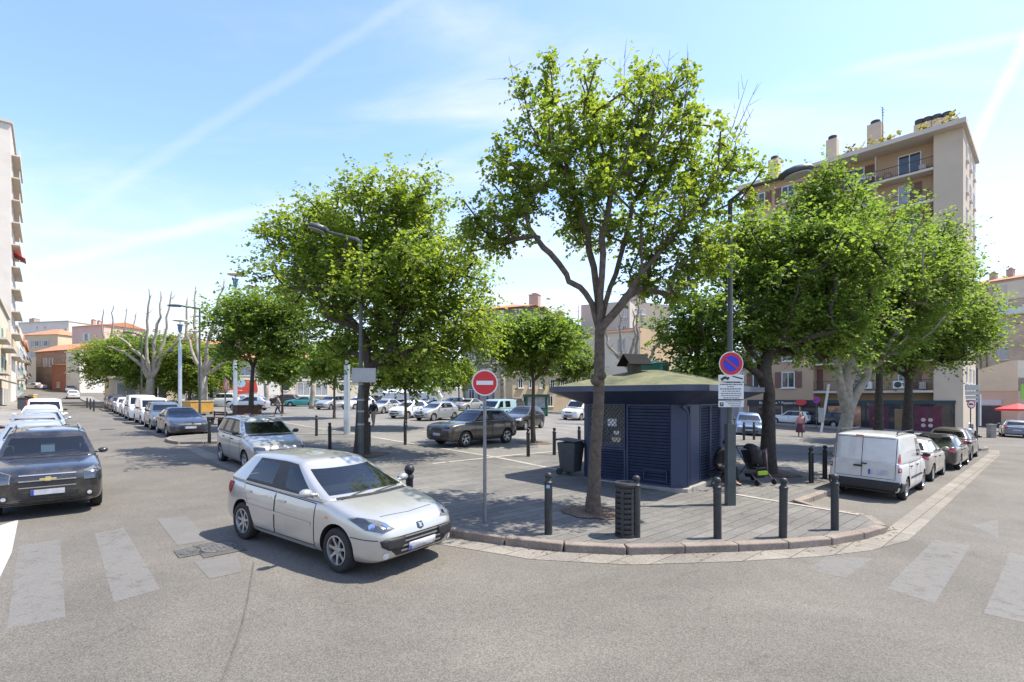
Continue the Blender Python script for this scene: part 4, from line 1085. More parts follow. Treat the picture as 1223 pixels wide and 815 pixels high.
# left side of the square
b = on(*W(31.2, 8.4), KH); Y = b[1]
tree('small dark green tree standing beside the brown planter box', TG, b,
     [pt(300, 512), pt(300, 480), pt(301, 455), pt(302, 440)], .13,
     [(pt(305, 385, .3), (2.0, 2.0, 1.6), 3), (pt(285, 410, .2), (1.1, 1.2, 1.0), 1), (pt(340, 380, .3), (1.8, 1.6, 1.6), 1.5), (pt(290, 365, .2), (.9, .9, .8), .6), (pt(330, 415, .3), (1.6, 1.4, .8), .8)],
     200, 46, .62, .22, LEAF_B, BARK_D, 88, minr=.5)
for (px, py, Yd, cx, cy, rx, rz_, lf, sd, lab) in (
    (337, 490, 46, 337, 438, 1.9, 1.4, LEAF_B, 1, 'young slim tree behind the walking man in the car park'),
    (399, 500, 40, 398, 432, 2.1, 1.8, LEAF_B, 2, 'young slim tree left of the wide steel column'),
    (484, 505, 31, 490, 440, 2.2, 1.3, LEAF_B, 3, 'thin tree beside the white hatchbacks in the car park'),
    (548, 478, 62, 545, 448, 2.6, 1.9, LEAF_A, 4, 'light green tree before the grey apartment house'),
    (690, 480, 60, 688, 437, 3.2, 2.4, LEAF_C, 5, 'dark green tree behind the left corner of the kiosk roof'),
    (830, 480, 46, 835, 455, 2.6, 1.6, LEAF_A, 6, 'low light green tree behind the right half of the kiosk roof')):
    x = at(px, Yd); b = on(x, Yd, KH); Y = Yd
    tree(lab, TG, b, [Vector((0, 0, 0)), Vector((.03, 0, b[2]*0+.9)), Vector((0, 0, max(1.2, zat(cy, Y)-b[2]-rz_*.7)))], .09,
         [(pt(cx, cy), (rx, rx, rz_), 3), (pt(cx-10, cy+4), (rx*.6, rx*.6, rz_*.6), 1), (pt(cx+9, cy-3), (rx*.6, rx*.6, rz_*.7), 1)], 120, 34, .6, .30, lf, BARK, 100+sd, minr=.45)
# leafy trees along the left street, before the school
for (px, Yd, cy, rx, rz_, lf, sd, lab) in (
    (132, 70, 430, 3.4, 3.0, LEAF_A, 1, 'bright green tree furthest left behind the bare plane trees'),
    (160, 64, 428, 3.4, 3.3, LEAF_B, 2, 'tall green tree between the pale bare plane trees'),
    (185, 60, 432, 3.2, 2.8, LEAF_B, 3, 'leafy tree behind the white vans of the left street'),
    (226, 58, 440, 2.6, 2.4, LEAF_A, 4, 'small leafy tree right of the steel mast with blue fins'),
    (215, 72, 424, 2.8, 2.8, LEAF_Y, 5, 'yellowish tree rising behind the steel mast'),
    (252, 62, 436, 3.0, 2.2, LEAF_B, 6, 'small tree between the bare plane tree and the school')):
    x = at(px, Yd); b = on(x, Yd, KH); Y = Yd
    tree(lab, TG, b, [Vector((0, 0, 0)), Vector((.05, 0, 1.2)), Vector((0, 0, max(2, zat(cy, Y)-b[2]-rz_*.6)))], .17,
         [(pt(px, cy), (rx, rx*.8, rz_), 3), (pt(px-rx*5, cy+10), (rx*.6, rx*.6, rz_*.6), 1), (pt(px+rx*4, cy+8), (rx*.6, rx*.6, rz_*.6), 1)], 140, 44, .85, .34, lf, BARK_P if sd < 3 else BARK, 200+sd, minr=.7)
# bare pollarded plane trees
def bare(label, px0, py0, Y_, limbs, r0, seed):
    """limbs: list of pixel polylines from the fork"""
    rng = random.Random(seed); global b, Y
    Y = Y_; x = at(px0, Y); b = on(x, Y, KH)
    t = thing('bare_tree', label, 'tree', b, 0, 'bare pollarded plane trees')
    mb = MB(); fork = pt(*limbs[0][0])
    mb.tube([Vector((0, 0, -.05)), Vector((0, 0, .5)), fork*.6, fork, fork+Vector((0, 0, .2))], [r0*1.3, r0*1.05, r0, r0*1.05, r0*.7], 10)
    for L in limbs:
        dy = rng.uniform(-1.2, 1.2); pp = []; rr = []
        n = len(L)
        for i, (qx, qy) in enumerate(L):
            pp.append(pt(qx, qy, dy*i/n)); rr.append(max(.03, r0*.44*(1-i/(n-.3))+.025))
        # subdivide with wobble
        q = []; r2 = []
        for i in range(n-1):
            for k in range(4):
                tt = k/4; q.append(pp[i].lerp(pp[i+1], tt)+Vector((rng.gauss(0, .07), rng.gauss(0, .07), rng.gauss(0, .05)))*(1 if (i or k) else 0)); r2.append((rr[i]*(1-tt)+rr[i+1]*tt)*(1+.22*rng.random()))
        q.append(pp[-1]); r2.append(rr[-1]*1.2)
        mb.tube(q, r2, 7)
        for k in range(3, len(q), 2):
            a = q[k]
            for s in range(rng.choice((1, 2, 3))):
                d = Vector((rng.gauss(0, .35), rng.gauss(0, .3), rng.uniform(-.05, .55))); mb.tube([a, a+d*.6, a+d*1.1+Vector((0, 0, .15))], [.035, .024, .012], 4, cap=False)
    mb.build('trunk', BARK_P, t, smooth=True, fix=False, ang=0)
bare('pale bare plane tree with many upright limbs beside the white vans', 178, 474, 56,
     [[(180, 455), (174, 420), (176, 385), (178, 345)], [(180, 455), (184, 410), (190, 380), (192, 348)], [(180, 455), (190, 425), (199, 390), (205, 348)], [(180, 455), (168, 425), (150, 408), (134, 398)], [(180, 455), (165, 432), (148, 420), (128, 414)], [(180, 455), (196, 425), (212, 408), (232, 402)], [(180, 455), (186, 430), (205, 418), (228, 428)]], .42, 1)
bare('bare plane tree with thick upright limbs behind the dark lamp post', 243, 478, 50,
     [[(242, 450), (236, 415), (231, 380), (234, 342)], [(242, 450), (248, 410), (256, 375), (268, 335)], [(242, 450), (258, 425), (275, 410), (285, 380)], [(242, 450), (232, 425), (222, 400), (224, 355)], [(242, 450), (262, 438), (272, 428), (282, 430)]], .40, 2)
bare('grey bare plane tree rising above the left street houses', 128, 474, 75,
     [[(128, 440), (124, 415), (122, 390), (124, 368)], [(128, 440), (132, 410), (134, 385), (136, 364)], [(128, 440), (140, 410), (150, 390), (152, 366)], [(128, 440), (146, 415), (160, 395), (163, 372)]], .3, 3)
bare('bare plane tree behind the kiosk roof with limbs spread like a candelabrum', 752, 478, 40,
     [[(755, 445), (741, 430), (724, 410), (724, 385)], [(755, 445), (742, 420), (741, 390), (739, 362)], [(755, 445), (760, 420), (762, 390), (762, 348)], [(755, 445), (778, 425), (790, 405), (795, 380)], [(755, 445), (752, 425), (758, 400), (756, 372)]], .30, 4)
bare('bare grey plane tree before the grey apartment house', 601, 482, 64,
     [[(600, 450), (596, 430), (594, 412), (588, 395)], [(600, 450), (605, 428), (612, 410), (604, 390)], [(600, 450), (590, 440), (578, 432), (570, 430)]], .34, 5)
bare('bare plane tree before the round school windows', 372, 478, 58,
     [[(374, 460), (372, 445), (369, 435), (372, 425)], [(374, 460), (379, 445), (383, 438), (380, 428)]], .26, 6)
bare('bare plane tree behind the red hoarding of the school', 319, 478, 58,
     [[(318, 462), (325, 445), (329, 430), (332, 415)], [(318, 462), (312, 445), (308, 432), (309, 420)]], .26, 7)
bare('bare trunk standing before the shop fronts beside the kiosk', 690, 480, 72,
     [[(690, 460), (689, 430), (690, 400), (691, 365)], [(690, 460), (697, 440), (704, 425), (703, 410)]], .22, 8)
# ------------------------------------------------------------------ buildings
def wallm(name, col, var=.10, dirt=None, vs=.35): return mat(name, col, .9, 0, var, vs, bump=.25, bs=9, dirt=dirt, ds=.22)
W_CREAM = wallm('render_cream', (.62, .54, .42), .07, (.50, .43, .33))
W_PALE = wallm('render_pale', (.66, .60, .52), .06, (.52, .46, .38))
W_YEL = wallm('render_yellow', (.60, .47, .30), .07, (.52, .40, .26))
W_PINK = wallm('render_pink', (.58, .42, .34), .06, (.50, .37, .29))
W_BROWN = wallm('stone_brown', (.36, .27, .20), .22, (.26, .19, .14), 1.2)
W_GREY = wallm('render_greybrown', (.205, .175, .148), .18, (.15, .125, .105), .7)
W_TOWER = wallm('tower_render_shaded', (.46, .325, .212), .06, (.39, .28, .18))  # facade colour darkened and browned for the shade it lies in
W_TOWER_LIT = wallm('tower_render_lit', (.52, .43, .325), .06, (.44, .36, .27))  # same render kept paler, as on the brighter pier and end wall
W_WHITE = wallm('render_white', (.70, .66, .60), .05, (.60, .55, .49))
W_OCHRE = wallm('render_ochre', (.55, .40, .25), .08, (.46, .33, .21))
SLABC = wallm('balcony_concrete', (.56, .50, .42), .06, (.45, .40, .33))
def tile_mat():
    m, nt, p = base_mat('roof_tiles')
    src = nd(nt, 'ShaderNodeTexCoord').outputs['Object']
    br = nd(nt, 'ShaderNodeTexBrick', Scale=3.); br.inputs['Color1'].default_value = (.44, .17, .085, 1); br.inputs['Color2'].default_value = (.56, .25, .13, 1); br.inputs['Mortar'].default_value = (.25, .10, .06, 1)
    lk(nt, src, br.inputs['Vector']); lk(nt, br.outputs['Color'], p.inputs['Base Color']); p.inputs['Roughness'].default_value = .85
    return m
TILE = tile_mat()
GREYROOF = mat('grey_roofing', (.22, .20, .185), .9, var=.25, vs=1.5)
PANE = mat('window_pane', (.035, .045, .055), .06, spec=.8, var=.3, vs=.9)
PANEB = mat('window_pane_curtain', (.30, .31, .32), .15, spec=.8, var=.35, vs=1.2)
FRAME = mat('window_frame_white', (.68, .66, .62), .5, var=.06, vs=3)
SH_W = mat('shutter_white', (.60, .60, .60), .6, var=.08, vs=5)
SH_BR = mat('shutter_brown', (.17, .085, .06), .6, var=.2, vs=5)
SH_GR = mat('shutter_grey', (.36, .36, .37), .6, var=.12, vs=5)
SH_G = mat('shutter_green', (.03, .22, .11), .6, var=.12, vs=5)
RAIL = mat('balcony_rail_dark', (.06, .055, .05), .5, .4)
RAILW = mat('balcony_glass_panel', (.50, .55, .58), .25, var=.1, vs=1)
WIN = {}
def win_mesh(w, h, sh, door=False, sm=None):
    key = (round(w, 2), round(h, 2), sh, sm.name if sm else '')
    if key in WIN: return WIN[key]
    f = MB(); t = .09
    f.box((0, -.03, h/2), (w+.24, .06, .10)); f.v = []; f.f = []; f.m = []
    f.box((-w/2+t/2, -.035, 0), (t, .07, h)); f.box((w/2-t/2, -.035, 0), (t, .07, h)); f.box((0, -.036, h/2-t/2), (w-2*t-.002, .072, t)); f.box((0, -.036, -h/2+t/2), (w-2*t-.002, .072, t)); f.box((0, -.033, 0), (t*.8, .066, h-2*t-.002))
    f.box((0, -.09, -h/2-.05), (w+.3, .18, .09))
    p = MB(); p.box((0, -.012, 0), (w-.004, .024, h-.004))
    s = None
    if sh:
        sm_ = sm or SH_W; s = []
        for sg in (-1, 1):
            q = MB(); ww = w*.5
            if sh == 'half': 
                if sg == 1: q.box((w*.26, -.085, 0), (ww, .04, h)); s.append(q.mesh('shutter', sm_)); 
                continue
            if sh == 'closed': q.box((sg*w*.252, -.085, 0), (ww, .04, h))
            else: q.box((sg*(w/2+ww/2+.02), -.035, 0), (ww, .05, h))
            for k in range(int(h/.16)): q.box((sg*(w*.252 if sh == 'closed' else w/2+ww/2+.02), (-.108 if sh == 'closed' else -.063), -h/2+.1+k*.16), (ww*.82, .012, .09))
            s.append(q.mesh('shutter', sm_))
    WIN[key] = (f.mesh('window', FRAME), p, s)
    return WIN[key]
def window(parent, x, z, w, h, sh=None, sm=None, y=0., rz=0., pane=None):
    f, p, s = win_mesh(w, h, sh, sm=sm)
    M = Matrix.Translation((x, y, z))@Matrix.Rotation(rz, 4, 'Z')
    o = link('window', f, parent, M)
    pk = ('pane', round(w, 2), round(h, 2), (pane or PANE).name)
    if pk not in WIN: WIN[pk] = p.mesh('pane', pane or PANE)
    link('pane', WIN[pk], o)
    for q in (s or []): link('shutter', q, o)
    return o
def house(label, cat, A, B, depth, z1, wm, roof='flat', grids=(), z0=None, roofh=2., over=.35, group=None, name='house', chims=(), cornice=True, roofm=None, side=None, base=None):
    A = Vector(A); B = Vector(B); e = B-A; L = e.length; ang = math.atan2(e.y, e.x)
    zb = z0 if z0 is not None else min(hz(*A), hz(*B))-.2
    t = thing(name, label, cat, (A.x, A.y, zb), ang, group); H = z1-zb
    mb = MB(); mb.box((L/2, depth/2, H/2-.5), (L, depth, H+1)); mb.build('wall', wm, t)
    if base: mb = MB(); mb.box((L/2, -.02, base[0]/2), (L+.04, .06, base[0])); mb.build('plinth', base[1], t)
    rm = roofm or TILE; r = None
    if roof == 'flat':
        mb = MB(); mb.box((L/2, depth/2, H+.06), (L-.02, depth-.02, .10)); r = mb.build('roof', GREYROOF, t)
        if cornice: mb = MB(); mb.box((L/2, -.10, H+.02), (L+.3, .3, .30)); mb.box((-.09, depth/2+.06, H+.02), (.22, depth, .30)); mb.box((L+.09, depth/2+.06, H+.02), (.22, depth, .30)); mb.build('cornice', SLABC, t)
    else:
        o = over; x0, x1, y0, y1 = -o, L+o, -o, depth+o
        mb = MB()
        if roof == 'hip':
            k = min((x1-x0), (y1-y0))/2
            if L > depth: rd = [(x0+k, (y0+y1)/2), (x1-k, (y0+y1)/2)]
            else: rd = [((x0+x1)/2, y0+k), ((x0+x1)/2, y1-k)]
            c = [(x0, y0, H), (x1, y0, H), (x1, y1, H), (x0, y1, H)]; q = [(rd[0][0], rd[0][1], H+roofh), (rd[1][0], rd[1][1], H+roofh)]
            if L > depth: mb.add(c+q, [(0, 1, 5, 4), (1, 2, 5), (2, 3, 4, 5), (3, 0, 4), (0, 3, 2, 1)])
            else: mb.add(c+q, [(0, 1, 4), (1, 2, 5, 4), (2, 3, 5), (3, 0, 4, 5), (0, 3, 2, 1)])
        elif roof == 'gable':
            ym = depth/2
            mb.add([(x0, y0, H-.1), (x1, y0, H-.1), (x1, ym, H+roofh), (x0, ym, H+roofh), (x1, y1, H-.1), (x0, y1, H-.1)], [(0, 1, 2, 3), (2, 4, 5, 3), (1, 4, 2), (0, 3, 5), (0, 5, 4, 1)])
        elif roof == 'gabley':
            xm = L/2
            mb.add([(x0, y0, H-.1), (x0, y1, H-.1), (xm, y1, H+roofh), (xm, y0, H+roofh), (x1, y0, H-.1), (x1, y1, H-.1)], [(0, 1, 2, 3), (3, 2, 5, 4), (1, 5, 2), (0, 3, 4), (0, 4, 5, 1)])
        elif roof == 'shed':
            mb.add([(x0, y0, H), (x1, y0, H), (x1, y1, H+roofh), (x0, y1, H+roofh), (x0, y1, H-.05), (x1, y1, H-.05)], [(0, 1, 2, 3), (3, 2, 5, 4), (0, 4, 5, 1), (0, 3, 4), (1, 5, 2)])
        r = mb.build('roof', rm, t)
    for (cx, cy, w_, d_, h_) in chims:
        mb = MB(); mb.box((cx, cy, H+roofh*.4+h_/2), (w_, d_, h_+roofh*.8)); mb.box((cx, cy, H+roofh*.8+h_+.05), (w_+.16, d_+.16, .10)); mb.box((cx, cy, H+roofh*.8+h_+.22), (w_*.5, d_*.5, .30))
        mb.build('chimney', wallm('chimney_render', (.40, .31, .25), .12), r)
    for gr in grids:
        xs, zs, w_, h_ = gr[:4]; sh = gr[4] if len(gr) > 4 else None; sm = gr[5] if len(gr) > 5 else None; fc = gr[6] if len(gr) > 6 else 'front'
        for x in xs:
            for z in zs:
                pn = rnd.choice((PANE, PANE, PANEB))
                if fc == 'front': window(t, x, z, w_, h_, sh, sm, 0, 0, pn)
                elif fc == 'right': window(t, L, z, w_, h_, sh, sm, x, R(90), pn)
                else: window(t, 0, z, w_, h_, sh, sm, x, R(-90), pn)
    return t, L, H
def lin(a, b, n): return [a+(b-a)*i/(n-1) for i in range(n)] if n > 1 else [(a+b)/2]

# --- left street, left side: tall block and its lower neighbours (facade line w = -5.4)
WL = -3.55
def on_left(u0, u1, u_facade=None): return W(u0, WL), W(u1, WL)
# tall block; its bright end wall faces the camera
uA = 94.; A = Vector(W(uA, WL-16)); Bp = Vector(W(uA, WL))
t, L, H = house('tall cream apartment block with balconies at the left edge of the picture', 'apartment block', A, Bp, 14, zat(147, Bp.y), W_PALE, 'flat', name='apartment_block', cornice=True, chims=[(13.5, 3, 1.2, 1.2, 2.2), (12.3, 1.2, .9, .9, 1.2)])
for k in range(10):   # balconies on the street side
    z = 6.5+k*3.0
    if z > H-1: break
    mb = MB(); mb.box((L+.42, 6.8, z), (.84, 11.5, .16)); o = mb.build('balcony', SLABC, t)
    mb = MB(); mb.box((L+.8, 6.8, z+.55), (.05, 11.4, .9)); mb.build('railing', W_CREAM if k % 2 else RAILW, o)
    if k == 4:
        mb = MB(); mb.slab([(L+.05, 4, z+2.6), (L+.05, 8, z+2.6), (L+1.3, 8, z+1.9), (L+1.3, 4, z+1.9)], (0, 0, -.05)); mb.build('awning', mat('red_awning', (.5, .05, .05), .7), t)
    for yy in (3, 7, 11): window(t, L, z+1.2, 1.4, 2.1, None, None, yy, R(90))
# nearer, lower cream building with a green shutter
A = Vector(W(66, WL-9)); Bp = Vector(W(66, WL-.2))
t, L, H = house('low cream building with green shutters and an overhanging balcony on the left pavement', 'house', A, Bp, 27, zat(372, 60), W_CREAM, 'flat', cornice=True)
for (yy, z) in ((3., 5.2), (9., 5.2), (15, 5.2), (21, 5.2), (3, 8.4), (9, 8.4), (15, 8.4)):
    window(t, L, z, 1.2, 1.7, 'open', SH_G, yy, R(90))
for (yy, z, ln) in ((4., 7.0, 7), (17, 7.0, 9), (4, 3.8, 7)):
    mb = MB(); mb.box((L+.5, yy, z), (1.0, ln, .18)); o = mb.build('balcony', SLABC, t); mb = MB(); mb.box((L+.97, yy, z+.5), (.06, ln, .85)); mb.build('railing', W_YEL, o)
window(t, L-1.3, 5.6, 1.2, 1.5, 'closed', SH_G, 0, 0)
for (yy, z) in ((3, 2.9), (12, 2.9)):
    mb = MB(); mb.slab([(L+.02, yy-2, z+.5), (L+.02, yy+2, z+.5), (L+1.5, yy+2, z), (L+1.5, yy-2, z)], (0, 0, -.06)); mb.build('awning', GREYROOF, t)
for yy in (2.5, 8, 13, 19, 24): mb = MB(); mb.box((L+.03, yy, 1.3), (.06, 2.6, 2.5)); mb.build('shop_shutter', SH_GR, t)
# further along
for (u0, u1, ztop, m_, sh_, lab) in ((109, 124, 14.5, W_CREAM, SH_GR, 'cream three storey house beyond the tall block on the left pavement'), (124.5, 140, 13., W_WHITE, SH_G, 'white house further up the left pavement with pale shutters'), (140.5, 170, 13, W_YEL, SH_W, 'yellowish house closing the left pavement at the top of the street')):
    A = Vector(W(u0, WL-9)); Bp = Vector(W(u0, WL)); dd = u1-u0
    t, L, H = house(lab, 'house', A, Bp, dd, hz(*Bp)+ztop-3, m_, 'gable' if u0 > 124 else 'flat', roofh=1.6)
    for yy in lin(2.2, dd-2.2, int(dd/3.6)):
        for z in (1.6, 4.8, 8.): 
            if z < H-1.3: window(t, L, z, 1.1, 1.7, 'open', sh_, yy, R(90))
    for z in (3.5, 6.7): mb = MB(); mb.box((L+.4, dd/2, z), (.8, dd*.6, .15)); o = mb.build('balcony', SLABC, t); mb = MB(); mb.box((L+.77, dd/2, z+.45), (.05, dd*.6, .8)); mb.build('railing', RAIL, o)

# --- houses at the head of the left street
def pxline(x0, Y0, x1, Y1): return (at(x0, Y0), Y0), (at(x1, Y1), Y1)
a, b_ = pxline(27, 152, 69, 150)
house('pale yellow house with hipped orange roof at the head of the street', 'house', a, b_, 10, zat(400, 151), W_YEL, 'hip', [((2.2, 5.2, 8.4), [zat(407, 151)-hz(*a)+.2-.4], 1.3, 1.7, 'open', SH_GR), ((2.2, 5.2, 8.4), [zat(420, 151)-hz(*a)-.2], 1.3, 1.7, 'open', SH_GR)], roofh=2.3, chims=[(8.5, 6, .7, .7, .6)])
a, b_ = pxline(22, 190, 82, 185)
house('large plain pale block rising behind the hipped orange roof', 'apartment block', a, b_, 14, zat(385, 188), W_PALE, 'flat', [((9, 13), [zat(391, 188)-hz(*a)], .8, .8)], chims=[(2, 4, 2.5, 2, .4)])
a, b_ = pxline(43, 120, 58, 112)
house('brown stone house with red tiled roof and white shutters on the bend', 'house', a, (at(83, 114), 114), 9, zat(418, 115), W_BROWN, 'gable', [((4.2, 6.8), [zat(428, 114)-hz(*a)+.2], .9, 2.0, 'open', SH_W), ((1.5,), [zat(428, 114)-hz(*a)+.2], .9, 1.6, 'closed', SH_GR)], roofh=2.0, over=.5)
a, b_ = pxline(79, 108, 95, 104)
house('white house with small dark windows beside the red roof', 'house', a, b_, 8, zat(420, 106), W_WHITE, 'flat', [((.9, 2.2), [zat(426, 106)-hz(*a), zat(437, 106)-hz(*a), zat(446, 106)-hz(*a)], .55, .95)])
a, b_ = pxline(62, 111, 80, 109)
house('low brick red lean-to house below the white gable', 'house', a, b_, 4, zat(436, 110), wallm('brick_red', (.36, .16, .10), .15), 'shed', [((2.4,), [1.6], 1., 1.2)], roofh=.6)
a, b_ = pxline(86, 138, 101, 130)
house('tall brown party wall house with orange roof behind the trees', 'house', a, (at(124, 134), 134), 11, zat(387, 133), W_PINK, 'gable', [((5.8,), [zat(398, 133)-hz(*a)], 1.4, 2.2, 'open', SH_W)], roofh=1.3, chims=[(.6, 5, .8, .8, 1.4), (3, 5, .8, .8, 1.0)])
a, b_ = pxline(125, 160, 300, 150)
house('long row of pink houses with tiled roofs behind the bare trees', 'house', a, b_, 12, zat(412, 155), W_PINK, 'gable', [(lin(3, 42, 10), [zat(420, 155)-hz(*a), zat(432, 155)-hz(*a)], 1.1, 1.8, 'open', SH_GR)], roofh=2., chims=[(8, 6, .9, .9, 1.2), (20, 6, .9, .9, 1.4), (33, 6, .9, .9, 1.2)])

# --- school on the far side of the square
a = W(78.2, 5.6); b_ = W(78.0, 15.)
t, L, H = house('low cream school wing with lattice windows behind the leafy trees', 'school', a, b_, 10, zat(450, 59), W_CREAM, 'flat', [(lin(1.6, 8, 3), [2.0], 2.0, 2.2)], name='school_building', base=(.9, W_GREY))
a = W(78.0, 15.1); b_ = W(78.0, 46.)
t, L, H = house('long two storey cream school with tiled roof and round windows', 'school', a, b_, 10, zat(430, 72), W_CREAM, 'gable', name='school_building', roofh=1.6, over=.7, base=(1.0, W_GREY))
for x in lin(2, 29.5, 9):
    window(t, x, H-1.45, 2.2, 1.7, None, None, 0, 0, PANEB)
mb = MB(); mb.box((L/2, -.06, H-2.75), (L+.1, .14, .3)); mb.build('string_course', W_PALE, t)
for x in (13.6, 16.4, 23.6, 26): window(t, x, 2.5, 2.0, 2.0, None, None, 0, 0, PANEB)
for x in (11, 19.7):
    mb = MB(); mb.lathe([(.0, -.05), (.55, -.05), (.55, -.0)], 20, c=(x, 0, 2.8), axis='y'); o = mb.build('round_window', PANE, t); mb = MB(); mb.tube([(x+.62*math.cos(q), -.03, 2.8+.62*math.sin(q)) for q in lin(0, 2*math.pi, 21)], .07, 6, cap=False); mb.build('frame', FRAME, o)
mb = MB(); mb.box((4.6, -.05, 2.35), (9.4, .12, 2.5)); mb.build('red_panel', mat('red_panel_paint', (.42, .07, .035), .6, var=.15, vs=1), t)
for x in (1.2, 7.3): window(t, x, 2.4, 1.7, 1.7, None, None, -.10, 0)
for x in (27.9, 29.9): mb = MB(); mb.box((x, -.04, 1.9), (1.4, .1, 3.4)); mb.build('door', SH_GR, t)
# red hoarding with posters before the school: a painted wave, and a poster row
hx, hy = g(272, 485, KH); Yh = 63.
p0 = Vector((at(250, Yh), Yh)); p1 = Vector((at(313, Yh+4), Yh+4)); t = thing('hoarding', 'white site hoarding with red wave and small posters before the school', 'hoarding', (p0.x, p0.y, hz(*p0)), math.atan2(p1.y-p0.y, p1.x-p0.x)); Lh = (p1-p0).length
mb = MB(); mb.box((Lh/2, 0, 1.1), (Lh, .06, 2.0)); mb.build('panel', W_WHITE, t)
mb = MB(); mb.slab([(Lh*.50+x, -.05, z) for x, z in ((0, 2.1), (.6, 2.0), (1.3, 2.6), (1.7, 3.6), (2.3, 3.4), (2.5, 2.3), (2.5, 1.9), (0, 1.6))], (0, -.05, 0)); mb.build('red_wave', mat('red_paint', (.55, .05, .03), .5), t)
mb = MB(); mb.lathe([(0, -.03), (.55, -.03), (.55, .0)], 8, c=(Lh*.5+.5, -.08, 3.0), axis='y'); mb.build('blue_badge', mat('badge_blue', (.35, .48, .66), .5), t)
for k in range(5):
    mb = MB(); mb.box((1.2+k*1.25, -.045, 1.05), (.85, .03, 1.1)); o = mb.build('poster', mat('poster_%d' % k if False else 'poster_paper', (.72, .70, .68), .5), t)
    mb = MB(); mb.box((1.2+k*1.25, -.066, 1.1), (.6, .012, .5)); mb.build('picture', mat('poster_red', (.5, .10, .08), .5) if k % 2 else mat('poster_blue', (.16, .25, .45), .5), o)
# mural panel (abstract grey shapes)
mx0 = Vector(W(77.4, 23.5)); t = thing('mural_panel', 'white panel painted with loose grey shapes on the school wall', 'mural', (mx0.x, mx0.y, hz(*mx0)), ANG_W)
mb = MB(); mb.box((0, 0, 2.2), (3.2, .08, 4.0)); mb.build('panel', W_WHITE, t)
for k in range(9):
    mb = MB(); cx, cz, rr = rnd.uniform(-1.1, 1.1), rnd.uniform(.9, 3.6), rnd.uniform(.18, .42); mb.slab([(cx+rr*math.cos(q)*rnd.uniform(.5, 1), -.045, cz+rr*math.sin(q)*rnd.uniform(.6, 1)) for q in lin(0, 5.5, 8)], (0, -.02-.002*k, 0)); mb.build('shape', SH_GR if k % 2 else mat('mural_grey', (.55, .54, .52), .7), t)

# --- grey brown apartment house and the blocks behind the kiosk
A0 = Vector((at(553, 80), 80.)); B0 = Vector((at(637, 75), 75.))
t, L, H = house('grey brown apartment house with hipped tiled roof behind the car park', 'apartment house', A0, B0, 28, zat(367, 76), W_GREY, 'hip', [((1.6, 4.2), [2.2, 5.4, 8.5, 11.5], 1.05, 1.8, 'open', SH_GR), ((6.7, 9.8), [2.2, 5.4, 8.5, 11.5, 14.3], 1.15, 1.8, None)], roofh=1.7, over=.6, name='apartment_house', chims=[(9.5, 7, 1.6, 1.2, 1.7), (6, 20, 1.6, 1.2, 1.9), (8, 24, 1.6, 1.2, 1.6)])
for z in (4.0, 7.1, 10.2, 13.2): mb = MB(); mb.box((L/2, -.05, z), (L+.12, .14, .22)); mb.build('string_course', SLABC, t)
for z in (2.2, 5.4, 8.5, 11.5, 14.3):
    for y in (3, 7.5, 12, 17, 22): window(t, L, z, 1.1, 1.8, None, None, y, R(90), rnd.choice((PANE, PANEB)))
A0 = Vector((at(612, 66), 66)); B0 = Vector((at(697, 72), 72))
house('beige low block with small white framed windows right of the grey house', 'house', A0, B0, 5, zat(446, 68), W_YEL, 'flat', [(lin(1.2, 9.8, 6), [zat(456, 68)-hz(*A0)+.2], .75, 1.3), ((2, 6), [1.6], .9, 1.5)])
A0 = Vector((at(694, 92), 92)); B0 = Vector((at(752, 88), 88))
house('plain grey cream block with a small flat roof behind the kiosk tree', 'apartment block', A0, B0, 10, zat(363, 90), wallm('grey_cream', (.46, .41, .35), .06), 'flat', [((8., ), [zat(372, 90)-hz(*A0)], .7, 1.6), ((8., ), [zat(392, 90)-hz(*A0)], .7, 1.6)], name='apartment_block', cornice=False)
A0 = Vector((at(747, 91), 91)); B0 = Vector((at(800, 96), 96))
house('brownish upper block with stepped chimneys beside the bare candelabrum tree', 'apartment block', A0, B0, 10, zat(362, 93), wallm('brown_render2', (.40, .335, .275), .08), 'flat', [((1., 2.6, 4.2), [zat(370, 93)-hz(*A0)], .8, 1.1), ((6.5,), [zat(388, 93)-hz(*A0)], .8, 1.1)], name='apartment_block', cornice=False, chims=[(4.5, 3, 1.6, 1.2, .2), (6.3, 3, 1.4, 1.2, .6)])
A0 = Vector((at(686, 74), 74)); B0 = Vector((at(764, 70), 70))
house('cream house with pale shutters and orange coping behind the kiosk roof', 'house', A0, B0, 9, zat(398, 72), W_CREAM, 'shed', [((1.0, 6.9), [zat(411, 72)-hz(*A0)+.2], 1.0, 1.9, 'closed', SH_GR), ((4.2, ), [zat(424, 72)-hz(*A0)], 1.0, 1.9)], roofh=.5, over=.2)
A0 = Vector((at(764.5, 70), 70)); B0 = Vector((at(822, 79), 79))
house('plain peach gable wall rising right of the cream house', 'house', A0, B0, 6, zat(395, 73), W_OCHRE, 'flat', [], cornice=False)
A0 = Vector((at(805, 66), 66)); B0 = Vector((at(912, 58), 58))
house('low white house behind the kiosk half hidden by foliage', 'house', A0, B0, 6, zat(425, 62), W_WHITE, 'flat', [(lin(1.5, 10, 4), [1.6, 4.6], 1.1, 1.7, 'open', SH_GR)])

# --- tower on the right
Yc = 43.5; C0 = Vector((at(1149, Yc), Yc)); Aleft = C0+Vector((UX, UY))*18.5
zc = hz(*C0)
t = thing('apartment_tower', 'tall beige apartment tower with balconies and shops at its foot', 'apartment block', (Aleft.x, Aleft.y, zc), math.atan2(-UY, -UX))
L = 18.5; H = zat(152, Yc)-zc; D = 10.0
